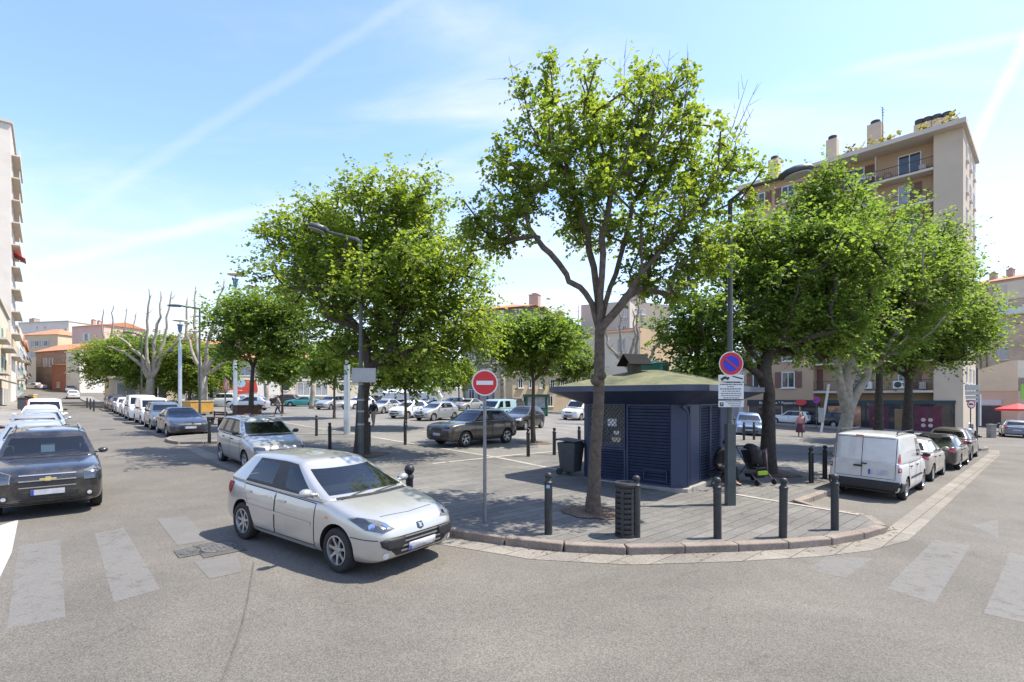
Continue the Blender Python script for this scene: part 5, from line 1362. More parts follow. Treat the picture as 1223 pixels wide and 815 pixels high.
# local: x from the left end to the front right corner, y inward
xl0, xl1 = L-11.5, L-1.9                   # recessed balconies between these
mb = MB(); mb.box((xl0/2, D/2, H/2), (xl0, D, H)); mb.box(((xl0+xl1)/2, 1.25+(D-1.25)/2, H/2), (xl1-xl0, D-1.25, H)); mb.box(((xl1+L)/2, D/2, H/2), (L-xl1, D, H)); 
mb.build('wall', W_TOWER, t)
mb = MB(); mb.box((L+.04, D/2, H/2), (.08, D+.02, H+.01)); mb.box(((xl1+L)/2+.04, -.03, H/2), (L-xl1+.08, .06, H+.01)); mb.build('end_wall', W_TOWER_LIT, t)
mb = MB(); mb.slab([(-.5, -1.0, H), (L+.35, -1.0, H), (L+.35, D+.3, H), (-.5, D+.3, H)], (0, 0, .42)); mb.build('cornice', SLABC, t)
mb = MB(); mb.slab([(-.3, -.7, H+.425), (L+.15, -.7, H+.425), (L+.15, 2.6, H+1.5), (-.3, 2.6, H+1.5)], (0, 0, .12)); mb.box((L/2-.1, D/2+1.3, H+.96), (L+.3, D-2.6, 1.05)); ro = mb.build('roof', mat('tower_roof', (.52, .45, .37), .85, var=.15, vs=1.2), t)
for (px, py0, py1, yy, w_) in ((925, 192, 225, 4, 1.1), (995, 168, 192, 4, 1.0), (1045, 150, 172, 3.5, 1.2)):
    # place by the sight line at depth yy behind the facade
    best = min((abs((lambda q: CX+F_PX*q.x/q.y)(Aleft+Vector((-UX, -UY))*x+Vector((WX, WY))*yy)-px), x) for x in lin(-2, L, 200))[1]
    q = Aleft+Vector((-UX, -UY))*best+Vector((WX, WY))*yy
    z1_ = zat(py0, q.y)-zc; mb = MB(); mb.box((best, yy, (H+z1_)/2), (w_, w_, z1_-H)); o = mb.build('chimney', W_TOWER_LIT, ro); mb = MB(); mb.lathe([(.3, z1_), (.42, z1_+.12), (.42, z1_+.4), (.36, z1_+.45)], 12, c=(best, yy, 0)); mb.build('chimney_pot', mat('pot_dark', (.05, .045, .045), .7), o)
for k, (px, py0) in enumerate(((1098, 144), (1108, 141), (1119, 138), (1131, 135))):
    yy = 5.; best = min((abs((lambda q: CX+F_PX*q.x/q.y)(Aleft+Vector((-UX, -UY))*x+Vector((WX, WY))*yy)-px), x) for x in lin(2, L+4, 300))[1]
    q = Aleft+Vector((-UX, -UY))*best+Vector((WX, WY))*yy; z1_ = zat(py0, q.y)-zc
    mb = MB(); mb.box((best, yy, (H+z1_-.5)/2), (.8, .8, z1_-.5-H)); o = mb.build('chimney', W_TOWER_LIT, ro); mb = MB(); mb.lathe([(.26, z1_-.5), (.38, z1_-.4), (.38, z1_), (.3, z1_+.02)], 12, c=(best, yy, 0)); mb.build('chimney_pot', MATS['pot_dark'], o)
mb = MB(); mb.box((L-6.2, 6.5, H+1.6), (8.5, 4, 1.9)); mb.build('penthouse', W_TOWER, t)
# storeys
FH = (H-3.9)/8
for k in range(8):
    z = 3.9+FH*k
    mb = MB(); mb.box(((xl0+xl1)/2, .56, z-.09), (xl1-xl0-.01, 1.36, .20)); o = mb.build('balcony', SLABC, t)
    mb = MB(); zz = z+.02
    mb.box(((xl0+xl1)/2, -.06, zz+.98), (xl1-xl0-.02, .05, .05)); mb.box(((xl0+xl1)/2, -.06, zz+.10), (xl1-xl0-.02, .04, .04))
    for x in lin(xl0+.15, xl1-.15, 58): mb.box((x, -.06, zz+.53), (.018, .018, .86))
    mb.build('railing', RAIL, o)
    for (xr, kind) in ((1.9, 0), (6.3, 1), (9.9, 2)):
        x = xl1-xr; a_ = (k+kind) % 3
        window(t, x, z+1.18, 1.75, 2.2, ('half', None, 'open')[a_] if kind < 2 else 'closed', SH_BR, 1.25, 0, PANE if a_ else PANEB)
    mb = MB(); mb.box((xl1-4.3, .30, z+1.25), (.05, .7, 2.4)); mb.box((xl1-.9, .95, z+.45), (.5, .4, .7)); mb.build('screen', SLABC, o)
    for x in (1.6, 4.6): window(t, x, z+1.25, 1.3, 1.7, 'open', SH_BR, 0, 0, rnd.choice((PANE, PANEB)))
    for y in (2.4, 5.2, 8.2): window(t, L+.08, z+1.35, .8, 1.5, None, None, y, R(90))
    # laundry, plants and bicycles on some balconies
    if k in (6, 7):
        mb = MB()
        for q in range(7): mb.box((xl1-5.6+q*.22, .15, zz+.75+.08*(q % 2)), (.16, .03, .5-.1*(q % 3)))
        mb.build('laundry', mat('laundry_white', (.6, .58, .6), .9, var=.3, vs=5), o)
        mb = MB(); mb.lathe([(.16, 0), (.2, .1), (.24, .65), (.2, .72)], 12, c=(xl1-8.3, .3, zz)); mb.build('blue_tub', mat('tub_blue', (.03, .06, .22), .5), o)
    if k in (7,):
        for q in (0, 1):
            mb = MB(); c = Vector((xl1-3.4-q*.95, .2, zz+.34)); mb.tube([c+Vector((.32*math.cos(s), 0, .32*math.sin(s))) for s in lin(0, 2*math.pi, 15)], .025, 5, cap=False); mb.build('cycle_wheel', RAIL, o)
# roof terrace greenery
rg = random.Random(5); mb = MB()
leaves(mb, [Vector((L-rg.uniform(.3, 8.5), rg.uniform(-.4, .6), H+.55+rg.uniform(.1, .7))) for _ in range(24)], 12, .4, .34, rg, -.3)
o = link('roof_plants', mb.mesh('roof_plants', LEAF_Y, False, False), t)
# rooftop antenna: a thing of its own
q = min(((abs(CX+F_PX*(Aleft+Vector((-UX, -UY))*x+Vector((WX, WY))*3.2).x/(Aleft+Vector((-UX, -UY))*x+Vector((WX, WY))*3.2).y-1054), x) for x in lin(2, L, 300)))[1]
c = Aleft+Vector((-UX, -UY))*q+Vector((WX, WY))*3.2
ta = thing('roof_antenna', 'thin television aerial on the tower roof beside a chimney', 'antenna', (c.x, c.y, zc+H+1.4))
h_ = zat(128, c.y)-zc-H-1.4
mb = MB(); mb.tube([(0, 0, -.2), (0, 0, h_)], .035, 6); mb.build('mast', RAIL, ta)
mb = MB(); [mb.tube([(-.45+.06*k, -.3, h_-.15-.28*k), (.45-.06*k, .3, h_-.15-.28*k)], .022, 4) for k in range(4)]; mb.tube([(0, 0, h_*.42), (.5, .3, h_*.42)], .02, 4); mb.build('aerial', RAIL, ta)
mb = MB(); mb.lathe([(0, .1), (.28, .0), (.4, -.12)], 14, c=(.3, 0, .35), axis='y'); mb.build('dish', SH_W, ta)
# ground floor shops of the tower (parts of the building)
SHOPD = mat('shop_fascia_dark', (.028, .030, .036), .5, var=.2, vs=1.5); SHOPG = mat('shop_glass', (.03, .035, .04), .05, spec=.8, var=.4, vs=.6)
def shopfront(x0, x1, label, ft=3.0, fb=2.35, fm=SHOPD):
    o = MB().box(((x0+x1)/2, -.10, (ft+fb)/2), (x1-x0, .22, ft-fb)).build('shop_fascia', fm, t); tag(o, label); 
    MB().box(((x0+x1)/2, -.03, fb/2), (x1-x0-.1, .06, fb-.02)).build('shop_window', SHOPG, o)
    m2 = MB(); [m2.box((x, -.07, fb/2), (.10, .10, fb-.02)) for x in lin(x0+.1, x1-.1, max(2, int((x1-x0)/1.4)))]; m2.build('shop_frame', SHOPD if fm is not SHOPD else SLABC, o)
    return o
bk = shopfront(.4, 7.6, 'dark bakery fascia with pale lettering')
tm = text_mesh('Boulangerie * Patisserie', .40, mat('sign_letters', (.75, .73, .70), .5), .01); link('lettering', tm, bk, Matrix.Translation((3.6, -.225, 2.68))@Matrix.Rotation(R(90), 4, 'X'))
m2 = MB(); m2.lathe([(0, -.05), (.55, -.05), (.55, .05), (0, .05)], 20, c=(0, 0, 0), axis='y'); o = m2.build('oval_sign', mat('sign_red', (.55, .05, .05), .5), bk); o.location = (6.0, -.5, 2.75); o.scale = (1.0, 1, .55)
sf = shopfront(8.2, L-.4, 'dark teal shop front with maroon posters', 3.0, 2.7, mat('shop_teal', (.02, .045, .055), .5))
for (x, w_) in ((12.6, 1.5), (16.2, 1.9)):
    o = MB().box((x, -.09, 1.35), (w_, .05, 2.2)).build('poster_panel', mat('poster_maroon', (.11, .018, .040), .6, var=.3, vs=2), sf)
    m2 = MB(); [m2.lathe([(0, -.02), (.17, -.02), (.17, .0)], 14, c=(x-.3+.5*(k % 2), -.118, .75+.5*(k//2)), axis='y') for k in range(4)]; m2.build('dishes', mat('poster_cream', (.55, .45, .38), .6), o)
o = MB().box((9.7, -.09, 1.45), (2.9, .05, 1.9)).build('picture_panel', mat('poster_food', (.16, .07, .04), .4, var=.7, vs=1.3, col2=(.40, .22, .13)), sf)
o = MB().box((14.3, -.1, 1.15), (1.0, .05, 2.1)).build('door', mat('door_wood', (.20, .13, .06), .5, var=.3, vs=2), sf)
for x in (11.6, 14.2):
    o = MB().box((x, -.22, 4.45), (.95, .40, .72)).build('air_conditioner', SH_W, t); bev(o, .02)
    m2 = MB(); m2.lathe([(0, -.03), (.08, -.03), (.28, -.01), (.28, 0)], 18, c=(x-.1, -.425, 4.45), axis='y'); m2.build('fan_grille', RAIL, o)
    MB().box((x, -.25, 4.04), (.9, .35, .05)).build('bracket', RAIL, o)
# buildings right of the tower
A0 = Vector((at(1163, 78), 78)); B0 = Vector((at(1262, 70), 70)); zb_ = min(hz(*A0), hz(*B0))-.2
fz = [zat(p, 73)-zb_ for p in (343, 364, 392, 420)]
t, L, H = house('old stained beige house with orange roof and shuttered windows at the right edge', 'house', A0, B0, 10, zat(332, 74), wallm('old_beige', (.44, .36, .27), .18, (.30, .23, .17), .5), 'gable', roofh=1.2, over=.4, chims=[(1., 4, .8, .8, .8), (3, 4, .8, .8, 1.0)])
for x, s_ in ((3.4, 'closed'), (7.0, 'closed'), (10.4, 'closed')):
    for k, z in enumerate(fz): window(t, x, z, 1.2, 2.1 if k else 1.5, None if k == 1 else s_, SH_GR, 0, 0, PANEB)
m2 = MB(); m2.box((8, -.28, fz[1]-1.25), (13, .56, .16)); o = m2.build('balcony', SLABC, t); MB().box((8, -.53, fz[1]-.75), (13, .04, .9)).build('railing', RAILW, o)
MB().box((9, -.05, fz[0]-.2), (12.5, .12, 2.6)).build('upper_storey', W_CREAM, t)
m2 = MB(); [m2.tube([(x, -.12, 0), (x, -.12, H)], .06, 6) for x in (.9, 1.6)]; m2.build('drainpipes', RAIL, t)
A0 = Vector((at(1150, 66), 66)); B0 = Vector((at(1216, 60), 60))
t, L, H = house('pink garage building with cream upper wall beside the tower', 'garage', A0, B0, 8, zat(452, 62), W_PINK, 'flat', name='garage_building', cornice=False)
m2 = MB(); m2.slab([(0, -.05, zat(464, 62)-hz(*A0)), (L, -.05, zat(464, 62)-hz(*A0)), (L, -.05, zat(428, 61)-hz(*A0)), (L-.8, -.05, zat(428, 61)-hz(*A0)), (0, -.05, zat(444, 66)-hz(*A0))], (0, 3, 0)); m2.build('upper_wall', W_CREAM, t)
o = MB().box((2.9, -.04, 1.45), (2.9, .06, 2.9)).build('garage_door', mat('garage_dark', (.05, .045, .06), .6, var=.3, vs=1), t)
o = MB().box((2.9, -.06, 3.35), (3.1, .1, .7)).build('garage_sign', mat('sign_lilac', (.55, .53, .62), .5), t)
A0 = Vector((at(1216, 62), 62)); B0 = Vector((at(1275, 58), 58))
house('cream snack bar with a bright green panel at the right edge', 'shop', A0, B0, 6, zat(455, 60), W_CREAM, 'flat', [], name='snack_bar')
m2 = MB(); c = Vector((at(1231, 57.), 57)); t = thing('green_panel', 'bright green sign panel on the wall above the red parasol', 'sign', (c.x, c.y, zat(478, 57)), 0); MB().box((0, 0, .95), (2.2, .08, 1.7)).build('board', mat('board_green', (.22, .48, .06), .5), t); m2.tube([(0, .1, -4.5), (0, .1, .1)], .05, 6); m2.build('post', RAIL, t)
# ------------------------------------------------------------------ kiosk
KB = mat('kiosk_blue', (.025, .038, .082), .5, .1, var=.18, vs=2.5, dirt=(.05, .055, .075), ds=1.4)
KB2 = mat('kiosk_blue_panel', (.034, .047, .090), .55, .1, var=.15, vs=2)
KB3 = mat('kiosk_slat', (.044, .060, .118), .45, .15, var=.2, vs=3)
KBD = mat('kiosk_slat_shade', (.008, .010, .018), .8)  # near-black wall colour stands in for the shade between the slats
KF = mat('kiosk_fascia', (.060, .075, .115), .5, .1, var=.2, vs=2)
MOSS = mat('mossy_roof_felt', (.085, .092, .042), .95, var=.35, vs=1.6, col2=(.135, .135, .068), bump=.4, bs=25)
STONE = mat('plinth_stone', (.27, .25, .215), .9, var=.2, vs=3, bump=.3, bs=30)
STEEL = mat('bollard_paint', (.034, .035, .036), .48, .25, var=.25, vs=7)
GALV = mat('galvanised_pole', (.20, .205, .205), .5, .45, var=.25, vs=4)
POLEG = mat('lamp_pole_paint', (.075, .085, .082), .5, .25, var=.25, vs=3)
SIGNW = mat('sign_white', (.66, .66, .64), .45, var=.06, vs=4)
SIGNR = mat('sign_red_enamel', (.52, .012, .018), .4, var=.06, vs=4)
SIGNB = mat('sign_blue_enamel', (.014, .022, .48), .4, var=.06, vs=4)
SIGNK = mat('sign_black_ink', (.02, .02, .02), .5)
kx, ky = 4.30, 12.80; KA = R(50); kz = hz(kx, ky)+KH
K = thing('news_kiosk', 'dark blue slatted kiosk with a mossy hipped roof and wide eaves', 'kiosk', (kx, ky, kz), KA)
KX, KY = 4.25, 2.95; ZT = 2.26
# local x = along the right street, y = away from it; near corner at the origin
ch = .22
foot = [(ch, 0), (KX-ch, 0), (KX, ch), (KX, KY-ch), (KX-ch, KY), (ch, KY), (0, KY-ch), (0, ch)]
def grow_poly(P_, k):
    c = (KX/2, KY/2); return [(x+(k if x > c[0] else -k), y+(k if y > c[1] else -k)) for x, y in P_]
MB().prism(grow_poly(foot, .16), -.25, .10).build('plinth', STONE, K, bevel=.015)
MB().prism(grow_poly(foot, -.05), .09, ZT).build('wall', KBD, K)
def slats(axis, a0, a1, z0, z1, n, m=KB, out=.03):
    mb = MB()
    for i in range(n):
        z = z0+(z1-z0)*(i+.5)/n; hgt = (z1-z0)/n
        Mx = Matrix.Rotation(R(38 if axis == 'y' else -38), 3, 'Y' if axis == 'y' else 'X')
        if axis == 'y': mb.box((.03-out, (a0+a1)/2, z), (.012, a1-a0, hgt*.80), M=Matrix.Rotation(R(-30), 3, 'Y'))
        else: mb.box(((a0+a1)/2, .03-out, z), (a1-a0, .012, hgt*.80), M=Matrix.Rotation(R(30), 3, 'X'))
    return mb
def fr(axis, a0, a1, z0, z1, t=.05, d=.06, m=KB2, name='frame', par=None):
    mb = MB()
    for (b0, b1, c0, c1) in ((a0, a0+t, z0, z1), (a1-t, a1, z0, z1), (a0+t, a1-t, z0, z0+t), (a0+t, a1-t, z1-t, z1)):
        if axis == 'y': mb.box((-d/2+.02, (b0+b1)/2, (c0+c1)/2), (d, b1-b0, c1-c0))
        else: mb.box(((b0+b1)/2, -d/2+.02, (c0+c1)/2), (b1-b0, d, c1-c0))
    return mb.build(name, m, par or K)
# left face (x = 0): y from ch to KY-ch
yc = ch+1.28
o = fr('y', ch, yc, .10, ZT-.02, name='shutter'); slats('y', ch+.05, yc-.05, .15, ZT-.07, 24).build('slats', KB3, o)
fr('y', ch+.12, ch+.78, .22, .52, .03, .075, KB, 'vent_grille', o)
o = fr('y', yc+.03, KY-ch, .10, 1.02, name='shutter'); slats('y', yc+.08, KY-ch-.05, .15, .97, 10).build('slats', KB3, o)
o = fr('y', yc+.03, KY-ch, 1.04, ZT-.02, .045, .085, KB2, 'window')
MB().box((-.0, (yc+.03+KY-ch)/2, 1.64), (.05, KY-ch-yc-.13, 1.1)).build('pane', SHOPG, o)
mb = MB(); a0, a1 = yc+.08, KY-ch-.05
for i in range(-12, 26):      # diagonal bar grille, clipped to the opening
    for sg in (1, -1):
        pts = []
        for q in range(25):
            z = 1.09+1.08*q/24; y = a0+i*.115+(z-1.09)*sg*.9+(0 if sg == 1 else .9)
            if a0 <= y <= a1: pts.append((-.045 if sg == 1 else -.052, y, z))
        if len(pts) > 1: mb.tube([pts[0], pts[-1]], .0085, 4)
mb.build('bar_grille', GALV, o)
mb = MB(); mb.box((-.032, a0+.36, 1.72), (.008, .27, .21)); mb.build('notice', SIGNW, o); mb = MB(); mb.box((-.032, a0+.22, 1.44), (.008, .16, .10)); mb.build('notice', SIGNW, o); mb = MB(); mb.box((-.032, a0+.23, 1.25), (.008, .26, .13)); mb.build('notice', mat('paper_yellowish', (.5, .45, .3), .7), o)
# right face (y = 0)
o = fr('x', ch, ch+.36, .10, ZT-.02, name='shutter'); slats('x', ch+.05, ch+.31, .15, ZT-.07, 26, out=.03).build('slats', KB2, o)
MB().box((ch+.70, -.012, .1+(ZT-.12)/2), (.62, .05, ZT-.14)).build('panel', KB2, K)
for i in range(2):
    x0 = ch+1.06+i*.86; o = fr('x', x0, x0+.84, .10, ZT-.02, name='shutter'); slats('x', x0+.05, x0+.79, .15, ZT-.07, 26).build('slats', KB2, o)
MB().box((ch+3.2, -.012, .1+(ZT-.12)/2), (.78, .05, ZT-.14)).build('panel', KB2, K)
# chamfer posts and downpipe
mb = MB()
for (x, y) in ((ch*.5, ch*.5), (KX-ch*.5, ch*.5), (ch*.5, KY-ch*.5)): mb.box((x-.02, y-.02, .1+ZT/2-.06), (.44, .08, ZT-.14), rot=R(-45) if (x, y) == (ch*.5, ch*.5) else R(45))
mb.build('corner_post', KB2, K)
mb = MB(); mb.tube([(ch+.02, -.10, .12), (ch+.02, -.10, 1.95), (ch+.0, -.07, 2.08), (.05, -.02, 2.2)], .035, 8); mb.build('downpipe', KB2, K, smooth=True)
# eaves: inclined soffit, fascia, hipped roof
def octa(k, c=None):
    q = ch+.25*k; x0, x1, y0, y1 = -k, KX+k, -k, KY+k
    return [(x0+q, y0), (x1-q, y0), (x1, y0+q), (x1, y1-q), (x1-q, y1), (x0+q, y1), (x0, y1-q), (x0, y0+q)]
e0, e1 = octa(.02), octa(.86); zs0, zs1, zf = ZT-.04, 2.58, 2.73
mb = MB(); n = 8
mb.add([(x, y, zs0) for x, y in e0]+[(x, y, zs1) for x, y in e1], [(i, n+i, n+(i+1) % n, (i+1) % n) for i in range(n)]); mb.build('soffit', KB, K)
mb = MB(); mb.add([(x, y, zs1) for x, y in e1]+[(x, y, zf) for x, y in e1], [(i, (i+1) % n, n+(i+1) % n, n+i) for i in range(n)]); mb.add([(x, y, zf) for x, y in e1]+[(x, y, zf) for x, y in octa(.76)], [(i, (i+1) % n, n+(i+1) % n, n+i) for i in range(n)]); mb.add([(x, y, zf) for x, y in octa(.76)]+[(x, y, zf-.03) for x, y in octa(.76)], [(i, (i+1) % n, n+(i+1) % n, n+i) for i in range(n)]); mb.build('fascia', KF, K, fix=False)
e2 = octa(.80); top = [(KX*.42+(x-KX/2)*.24, KY*.5+(y-KY/2)*.16) for x, y in e2]
mb = MB(); rv = []
for t_ in lin(0, 1, 5): rv.append([(x+(tx-x)*t_, y+(ty-y)*t_, zf-.012+(3.22-zf)*(t_**.9)) for (x, y), (tx, ty) in zip(e2, top)])
mb.add([v for r_ in rv for v in r_], [(i*n+k, i*n+(k+1) % n, (i+1)*n+(k+1) % n, (i+1)*n+k) for i in range(4) for k in range(n)]+[tuple(4*n+k for k in range(n))]); ro = mb.build('roof', MOSS, K, smooth=True, ang=20)
GRN = mat('green_vent_cover', (.012, .115, .070), .5, var=.15, vs=3)
vx, vy = 2.25, 1.75
mb = MB(); mb.prism([(vx-.36, vy-.36), (vx+.36, vy-.36), (vx+.36, vy+.36), (vx-.36, vy+.36)], 3.05, 3.46); mb.add([(vx-.40, vy-.40, 3.462), (vx+.40, vy-.40, 3.462), (vx+.40, vy+.40, 3.462), (vx-.40, vy+.40, 3.462), (vx, vy, 3.58)], [(0, 1, 4), (1, 2, 4), (2, 3, 4), (3, 0, 4), (3, 2, 1, 0)]); mb.build('roof_vent', GRN, ro); MB().box((vx+.05, vy-.365, 3.28), (.30, .02, .24)).build('vent_opening', SIGNK, ro)
cx, cy = .95, 1.75
mb = MB(); mb.lathe([(.20, 2.9), (.205, 3.42)], 14, c=(cx, cy, 0)); o = mb.build('chimney', mat('flue_olive', (.075, .072, .045), .8, var=.3, vs=4), ro, smooth=True)
mb = MB(); Mz = Matrix.Rotation(R(-35), 3, 'Z'); q = lambda p: tuple(Mz@Vector(p)+Vector((cx, cy, 0)))
for sg in (1, -1): mb.slab([q((-.36, sg*.40, 3.34)), q((.36, sg*.40, 3.34)), q((.36, 0, 3.66)), q((-.36, 0, 3.66))], (0, 0, .03))
mb.build('cowl', mat('cowl_black', (.022, .021, .020), .9, spec=.1, var=.2, vs=6), o)

# ------------------------------------------------------------------ bollards
def lathe_obj(prof, name, m, par, n=18): return MB().lathe(prof, n).build(name, m, par, smooth=True, ang=40)
BG = 'dark grey bollards around the square'
def make_bollard(lab, x, y, dz=KH, h=1.06, rr=.068):
    t = thing('bollard', lab, 'bollard', on(x, y, dz), 0, BG)
    lathe_obj([(rr, -.05), (rr, h-.20), (rr*.98, h-.19)], 'post', STEEL, t)
    lathe_obj([(rr*1.12, h-.20), (rr*1.14, h-.16), (rr*.80, h-.14), (rr*.66, h-.10), (rr*.92, h-.07), (rr*.95, h-.045), (rr*.80, h-.015), (rr*.45, h), (0, h+.004)], 'cap', STEEL, t)
    return t
b0 = None
def bollard(lab, px, py, dz=KH):
    global b0
    x, y = g(px, py, dz)
    if b0 is None: b0 = make_bollard(lab, x, y, dz); return b0
    c = copy_tree(b0); c.location = on(x, y, dz); c['label'] = lab; c.rotation_euler = (rnd.uniform(-.012, .012), rnd.uniform(-.012, .012), rnd.uniform(0, 6)); return c
q = bollard('bollard with a small pale sticker left of the big tree trunk', 655, 638)
MB().add([(.0695*math.cos(a), .0695*math.sin(a), z) for z in (.80, .875) for a in lin(R(-125), R(-75), 5)], [(i, i+1, i+6, i+5) for i in range(4)]).build('sticker', mat('sticker_blue', (.25, .40, .55), .5), q)
q0 = b0; b0 = None
bollard('bollard directly in front of the slatted litter bin', 760, 641.5)
bollard('bollard standing left of the no parking sign post on the kerb', 857, 643)
bollard('bollard on the kerb between the sign post and the corner bollard', 935, 642)
bollard('bollard at the kerb corner nearest the white van', 997, 633)
bollard('left one of two bollards beside the tail of the white van', 969, 577)
bollard('right one of two bollards beside the tail of the white van', 985, 572)
bollard('bollard by the kerb in front of the dark sedan with silver grille', 250, 528)
bollard('bollard behind the bonnet of the parked silver people carrier', 378, 521)
bollard('bollard between the people carrier and the broad tree', 394, 536.5)
bollard('bollard just right of the broad tree trunk', 441, 534.5)
bollard('bollard under the right side of the broad tree crown', 484, 531.5)
bollard('bollard in front of the small round headed tree', 631, 545.5)
bollard('bollard between the round headed tree and the wheelie bin', 662, 543.5)
bollard('left one of three bollards before the blue people carrier', 888.5, 526)
bollard('middle one of three bollards before the blue people carrier', 900.5, 525.5)
bollard('right one of three bollards before the blue people carrier', 924, 522)
bollard('thin bollard at the far corner beside the direction sign', 1165, 537)
bollard('bollard half hidden behind the kiosk left corner', 692, 540)
for i, (px, py) in enumerate(((104, 487), (108, 489), (112, 491))):
    bollard(('furthest', 'middle', 'nearest')[i]+' of three bollards beyond the parked cars on the left street', px, py)
# squat ball topped bollard beside the hatchback's bonnet
x, y = g(489, 592, KH); t = thing('bollard', 'short ball topped bollard beside the silver hatchback bonnet', 'bollard', on(x, y, KH), 0, BG)
lathe_obj([(.085, -.05), (.085, .35), (.10, .40), (.10, .45), (.06, .50)], 'post', STEEL, t); lathe_obj([(.06, .49), (.10, .54), (.118, .60), (.10, .67), (.05, .71), (0, .715)], 'ball', STEEL, t)
# broad dark post at the far corner
x, y = g(1158, 537, KH); t = thing('post', 'stout dark post with pale top at the far street corner', 'post', on(x, y, KH)); lathe_obj([(.30, -.05), (.26, .3), (.17, .9), (.15, .92)], 'base', STEEL, t); lathe_obj([(.15, .92), (.20, .96), (.2, 1.12), (.0, 1.2)], 'cap', SIGNW, t)
x, y = g(1184, 523); t = thing('post', 'short concrete post on the far pavement by the dark blue car', 'post', on(x, y)); MB().box((0, 0, .5), (.45, .45, 1.1)).build('shaft', STONE, t, bevel=.04)
MB().box((0, 0, 1.08), (.5, .5, .08)).build('cap', STONE, t)

# ------------------------------------------------------------------ signs
def disc(par, name, r, m, y, c=(0, 0), n=36, th=.004):
    return MB().lathe([(0, y-th), (r, y-th), (r, y)], n, c=(c[0], 0, c[1]), axis='y').build(name, m, par)
x, y = g(579, 628, KH); z0 = hz(x, y)+KH
t = thing('no_entry_sign', 'round red no entry sign on a grey post at the kerb', 'road sign', (x, y, z0), math.atan2(y, x)-math.pi/2)
zc_ = zat(457.5, y)-z0
mb = MB(); mb.tube([(0, 0, -.05), (0, 0, zc_+.24)], .031, 12); mb.build('post', GALV, t, smooth=True); lathe_obj([(0, 0), (0, 0)], 'x', GALV, t) if 0 else None
MB().lathe([(.075, 0), (.07, .02), (.034, .03)], 14).build('foot', GALV, t)
fc = disc(t, 'sign_plate', .235, SIGNW, -.034, (0, zc_), th=.014); d2 = disc(fc, 'red_disc', .212, SIGNR, -.0485, (0, zc_)); MB().box((0, -.0545, zc_), (.30, .003, .072)).build('white_bar', SIGNW, d2)
# lamp post with the no parking sign
LG = 'street lamps'
x, y = g(872, 603, KH); z0 = hz(x, y)+KH; YL = y
LP = thing('street_lamp', 'dark lamp post with single flat head above the no parking sign', 'street lamp', (x, y, z0), 0, LG)
zt_ = zat(240, y)-z0
mb = MB(); mb.box((0, 0, .9), (.185, .185, 1.9)); MB.tube(mb, [(0, 0, 1.84), (0, 0, 1.95), (0, 0, zt_)], [.085, .062, .05], 12); mb.build('post', POLEG, LP)
def P2(px, py, Y_): return (at(px, Y_)-x, Y_-y, zat(py, Y_)-z0)
mb = MB(); a_ = P2(872, 240, y); e_ = P2(930, 214, y-.7); mb.tube([(0, 0, zt_-.02), ((a_[0]+e_[0])*.35, e_[1]*.4, zt_+.18), e_], [.05, .042, .035], 10); mb.build('arm', POLEG, LP, smooth=True)
def lamp_head(par, c, d, ln, wd, hh, under=None):
    """flattened oval luminaire starting at c pointing along d"""
    d = Vector(d).normalized(); s = d.cross(Vector((0, 0, 1))).normalized(); u_ = s.cross(d); mb = MB(); ov = []; n = 20
    vs = []; fs = []
    secs = [(.0, .18, .5), (.06, .35, .7), (.25, .8, .95), (.5, 1, 1), (.75, .85, .85), (.92, .5, .5), (1, .12, .2)]
    for (t_, w_, h_) in secs:
        for k in range(n):
            a = 2*math.pi*k/n; zc2 = math.sin(a)*hh/2*h_*(1.25 if math.sin(a) > 0 else .55)
            vs.append(Vector(c)+d*ln*t_+s*math.cos(a)*wd/2*w_+u_*zc2)
    for i in range(len(secs)-1):
        for k in range(n): fs.append((i*n+k, i*n+(k+1) % n, (i+1)*n+(k+1) % n, (i+1)*n+k))
    fs += [tuple(range(n)), tuple((len(secs)-1)*n+k for k in range(n))]
    mb.add(vs, fs); o = mb.build('lamp_head', POLEG, par, smooth=True)
    vs = []
    for k in range(n): a = 2*math.pi*k/n; vs.append(Vector(c)+d*ln*(.52+.38*math.cos(a))+s*math.sin(a)*wd/2*.80-u_*hh*.24)
    m2 = MB(); m2.slab(vs, -u_*.03); m2.build('diffuser', under or mat('lamp_diffuser', (.30, .29, .25), .35, var=.15, vs=6), o)
d_ = Vector(P2(972, 199, y-1.1))-Vector(e_); lamp_head(LP, e_, d_, d_.length, .42, .22)
S = thing('no_parking_sign', 'round blue and red no parking sign above three white text panels on the lamp post', 'road sign', (x-.03, y-.105, z0), 0)
zc_ = zat(435, y)-z0
fc = disc(S, 'sign_plate', .275, SIGNW, -.01, (0, zc_), th=.012); d1 = disc(fc, 'red_ring', .255, SIGNR, -.0225, (0, zc_)); d2 = disc(fc, 'blue_disc', .18, SIGNB, -.0275, (0, zc_))
MB().box((0, -.0345, zc_), (.36, .003, .042), M=Matrix.Rotation(R(40), 3, 'Y')).build('red_stripe', SIGNR, fc)
def panel(yt, yb):
    zt2, zb2 = zat(yt, y)-z0, zat(yb, y)-z0
    o = MB().box((0, -.012, (zt2+zb2)/2), (.575, .012, zt2-zb2-.026)).build('text_panel', SIGNW, S, bevel=.004); return o, zt2, zb2
o, za, zb2 = panel(447.5, 456.8); zm = (za+zb2)/2
mb = MB(); X0 = -.14     # tow-away pictogram: lifted car and crane hook
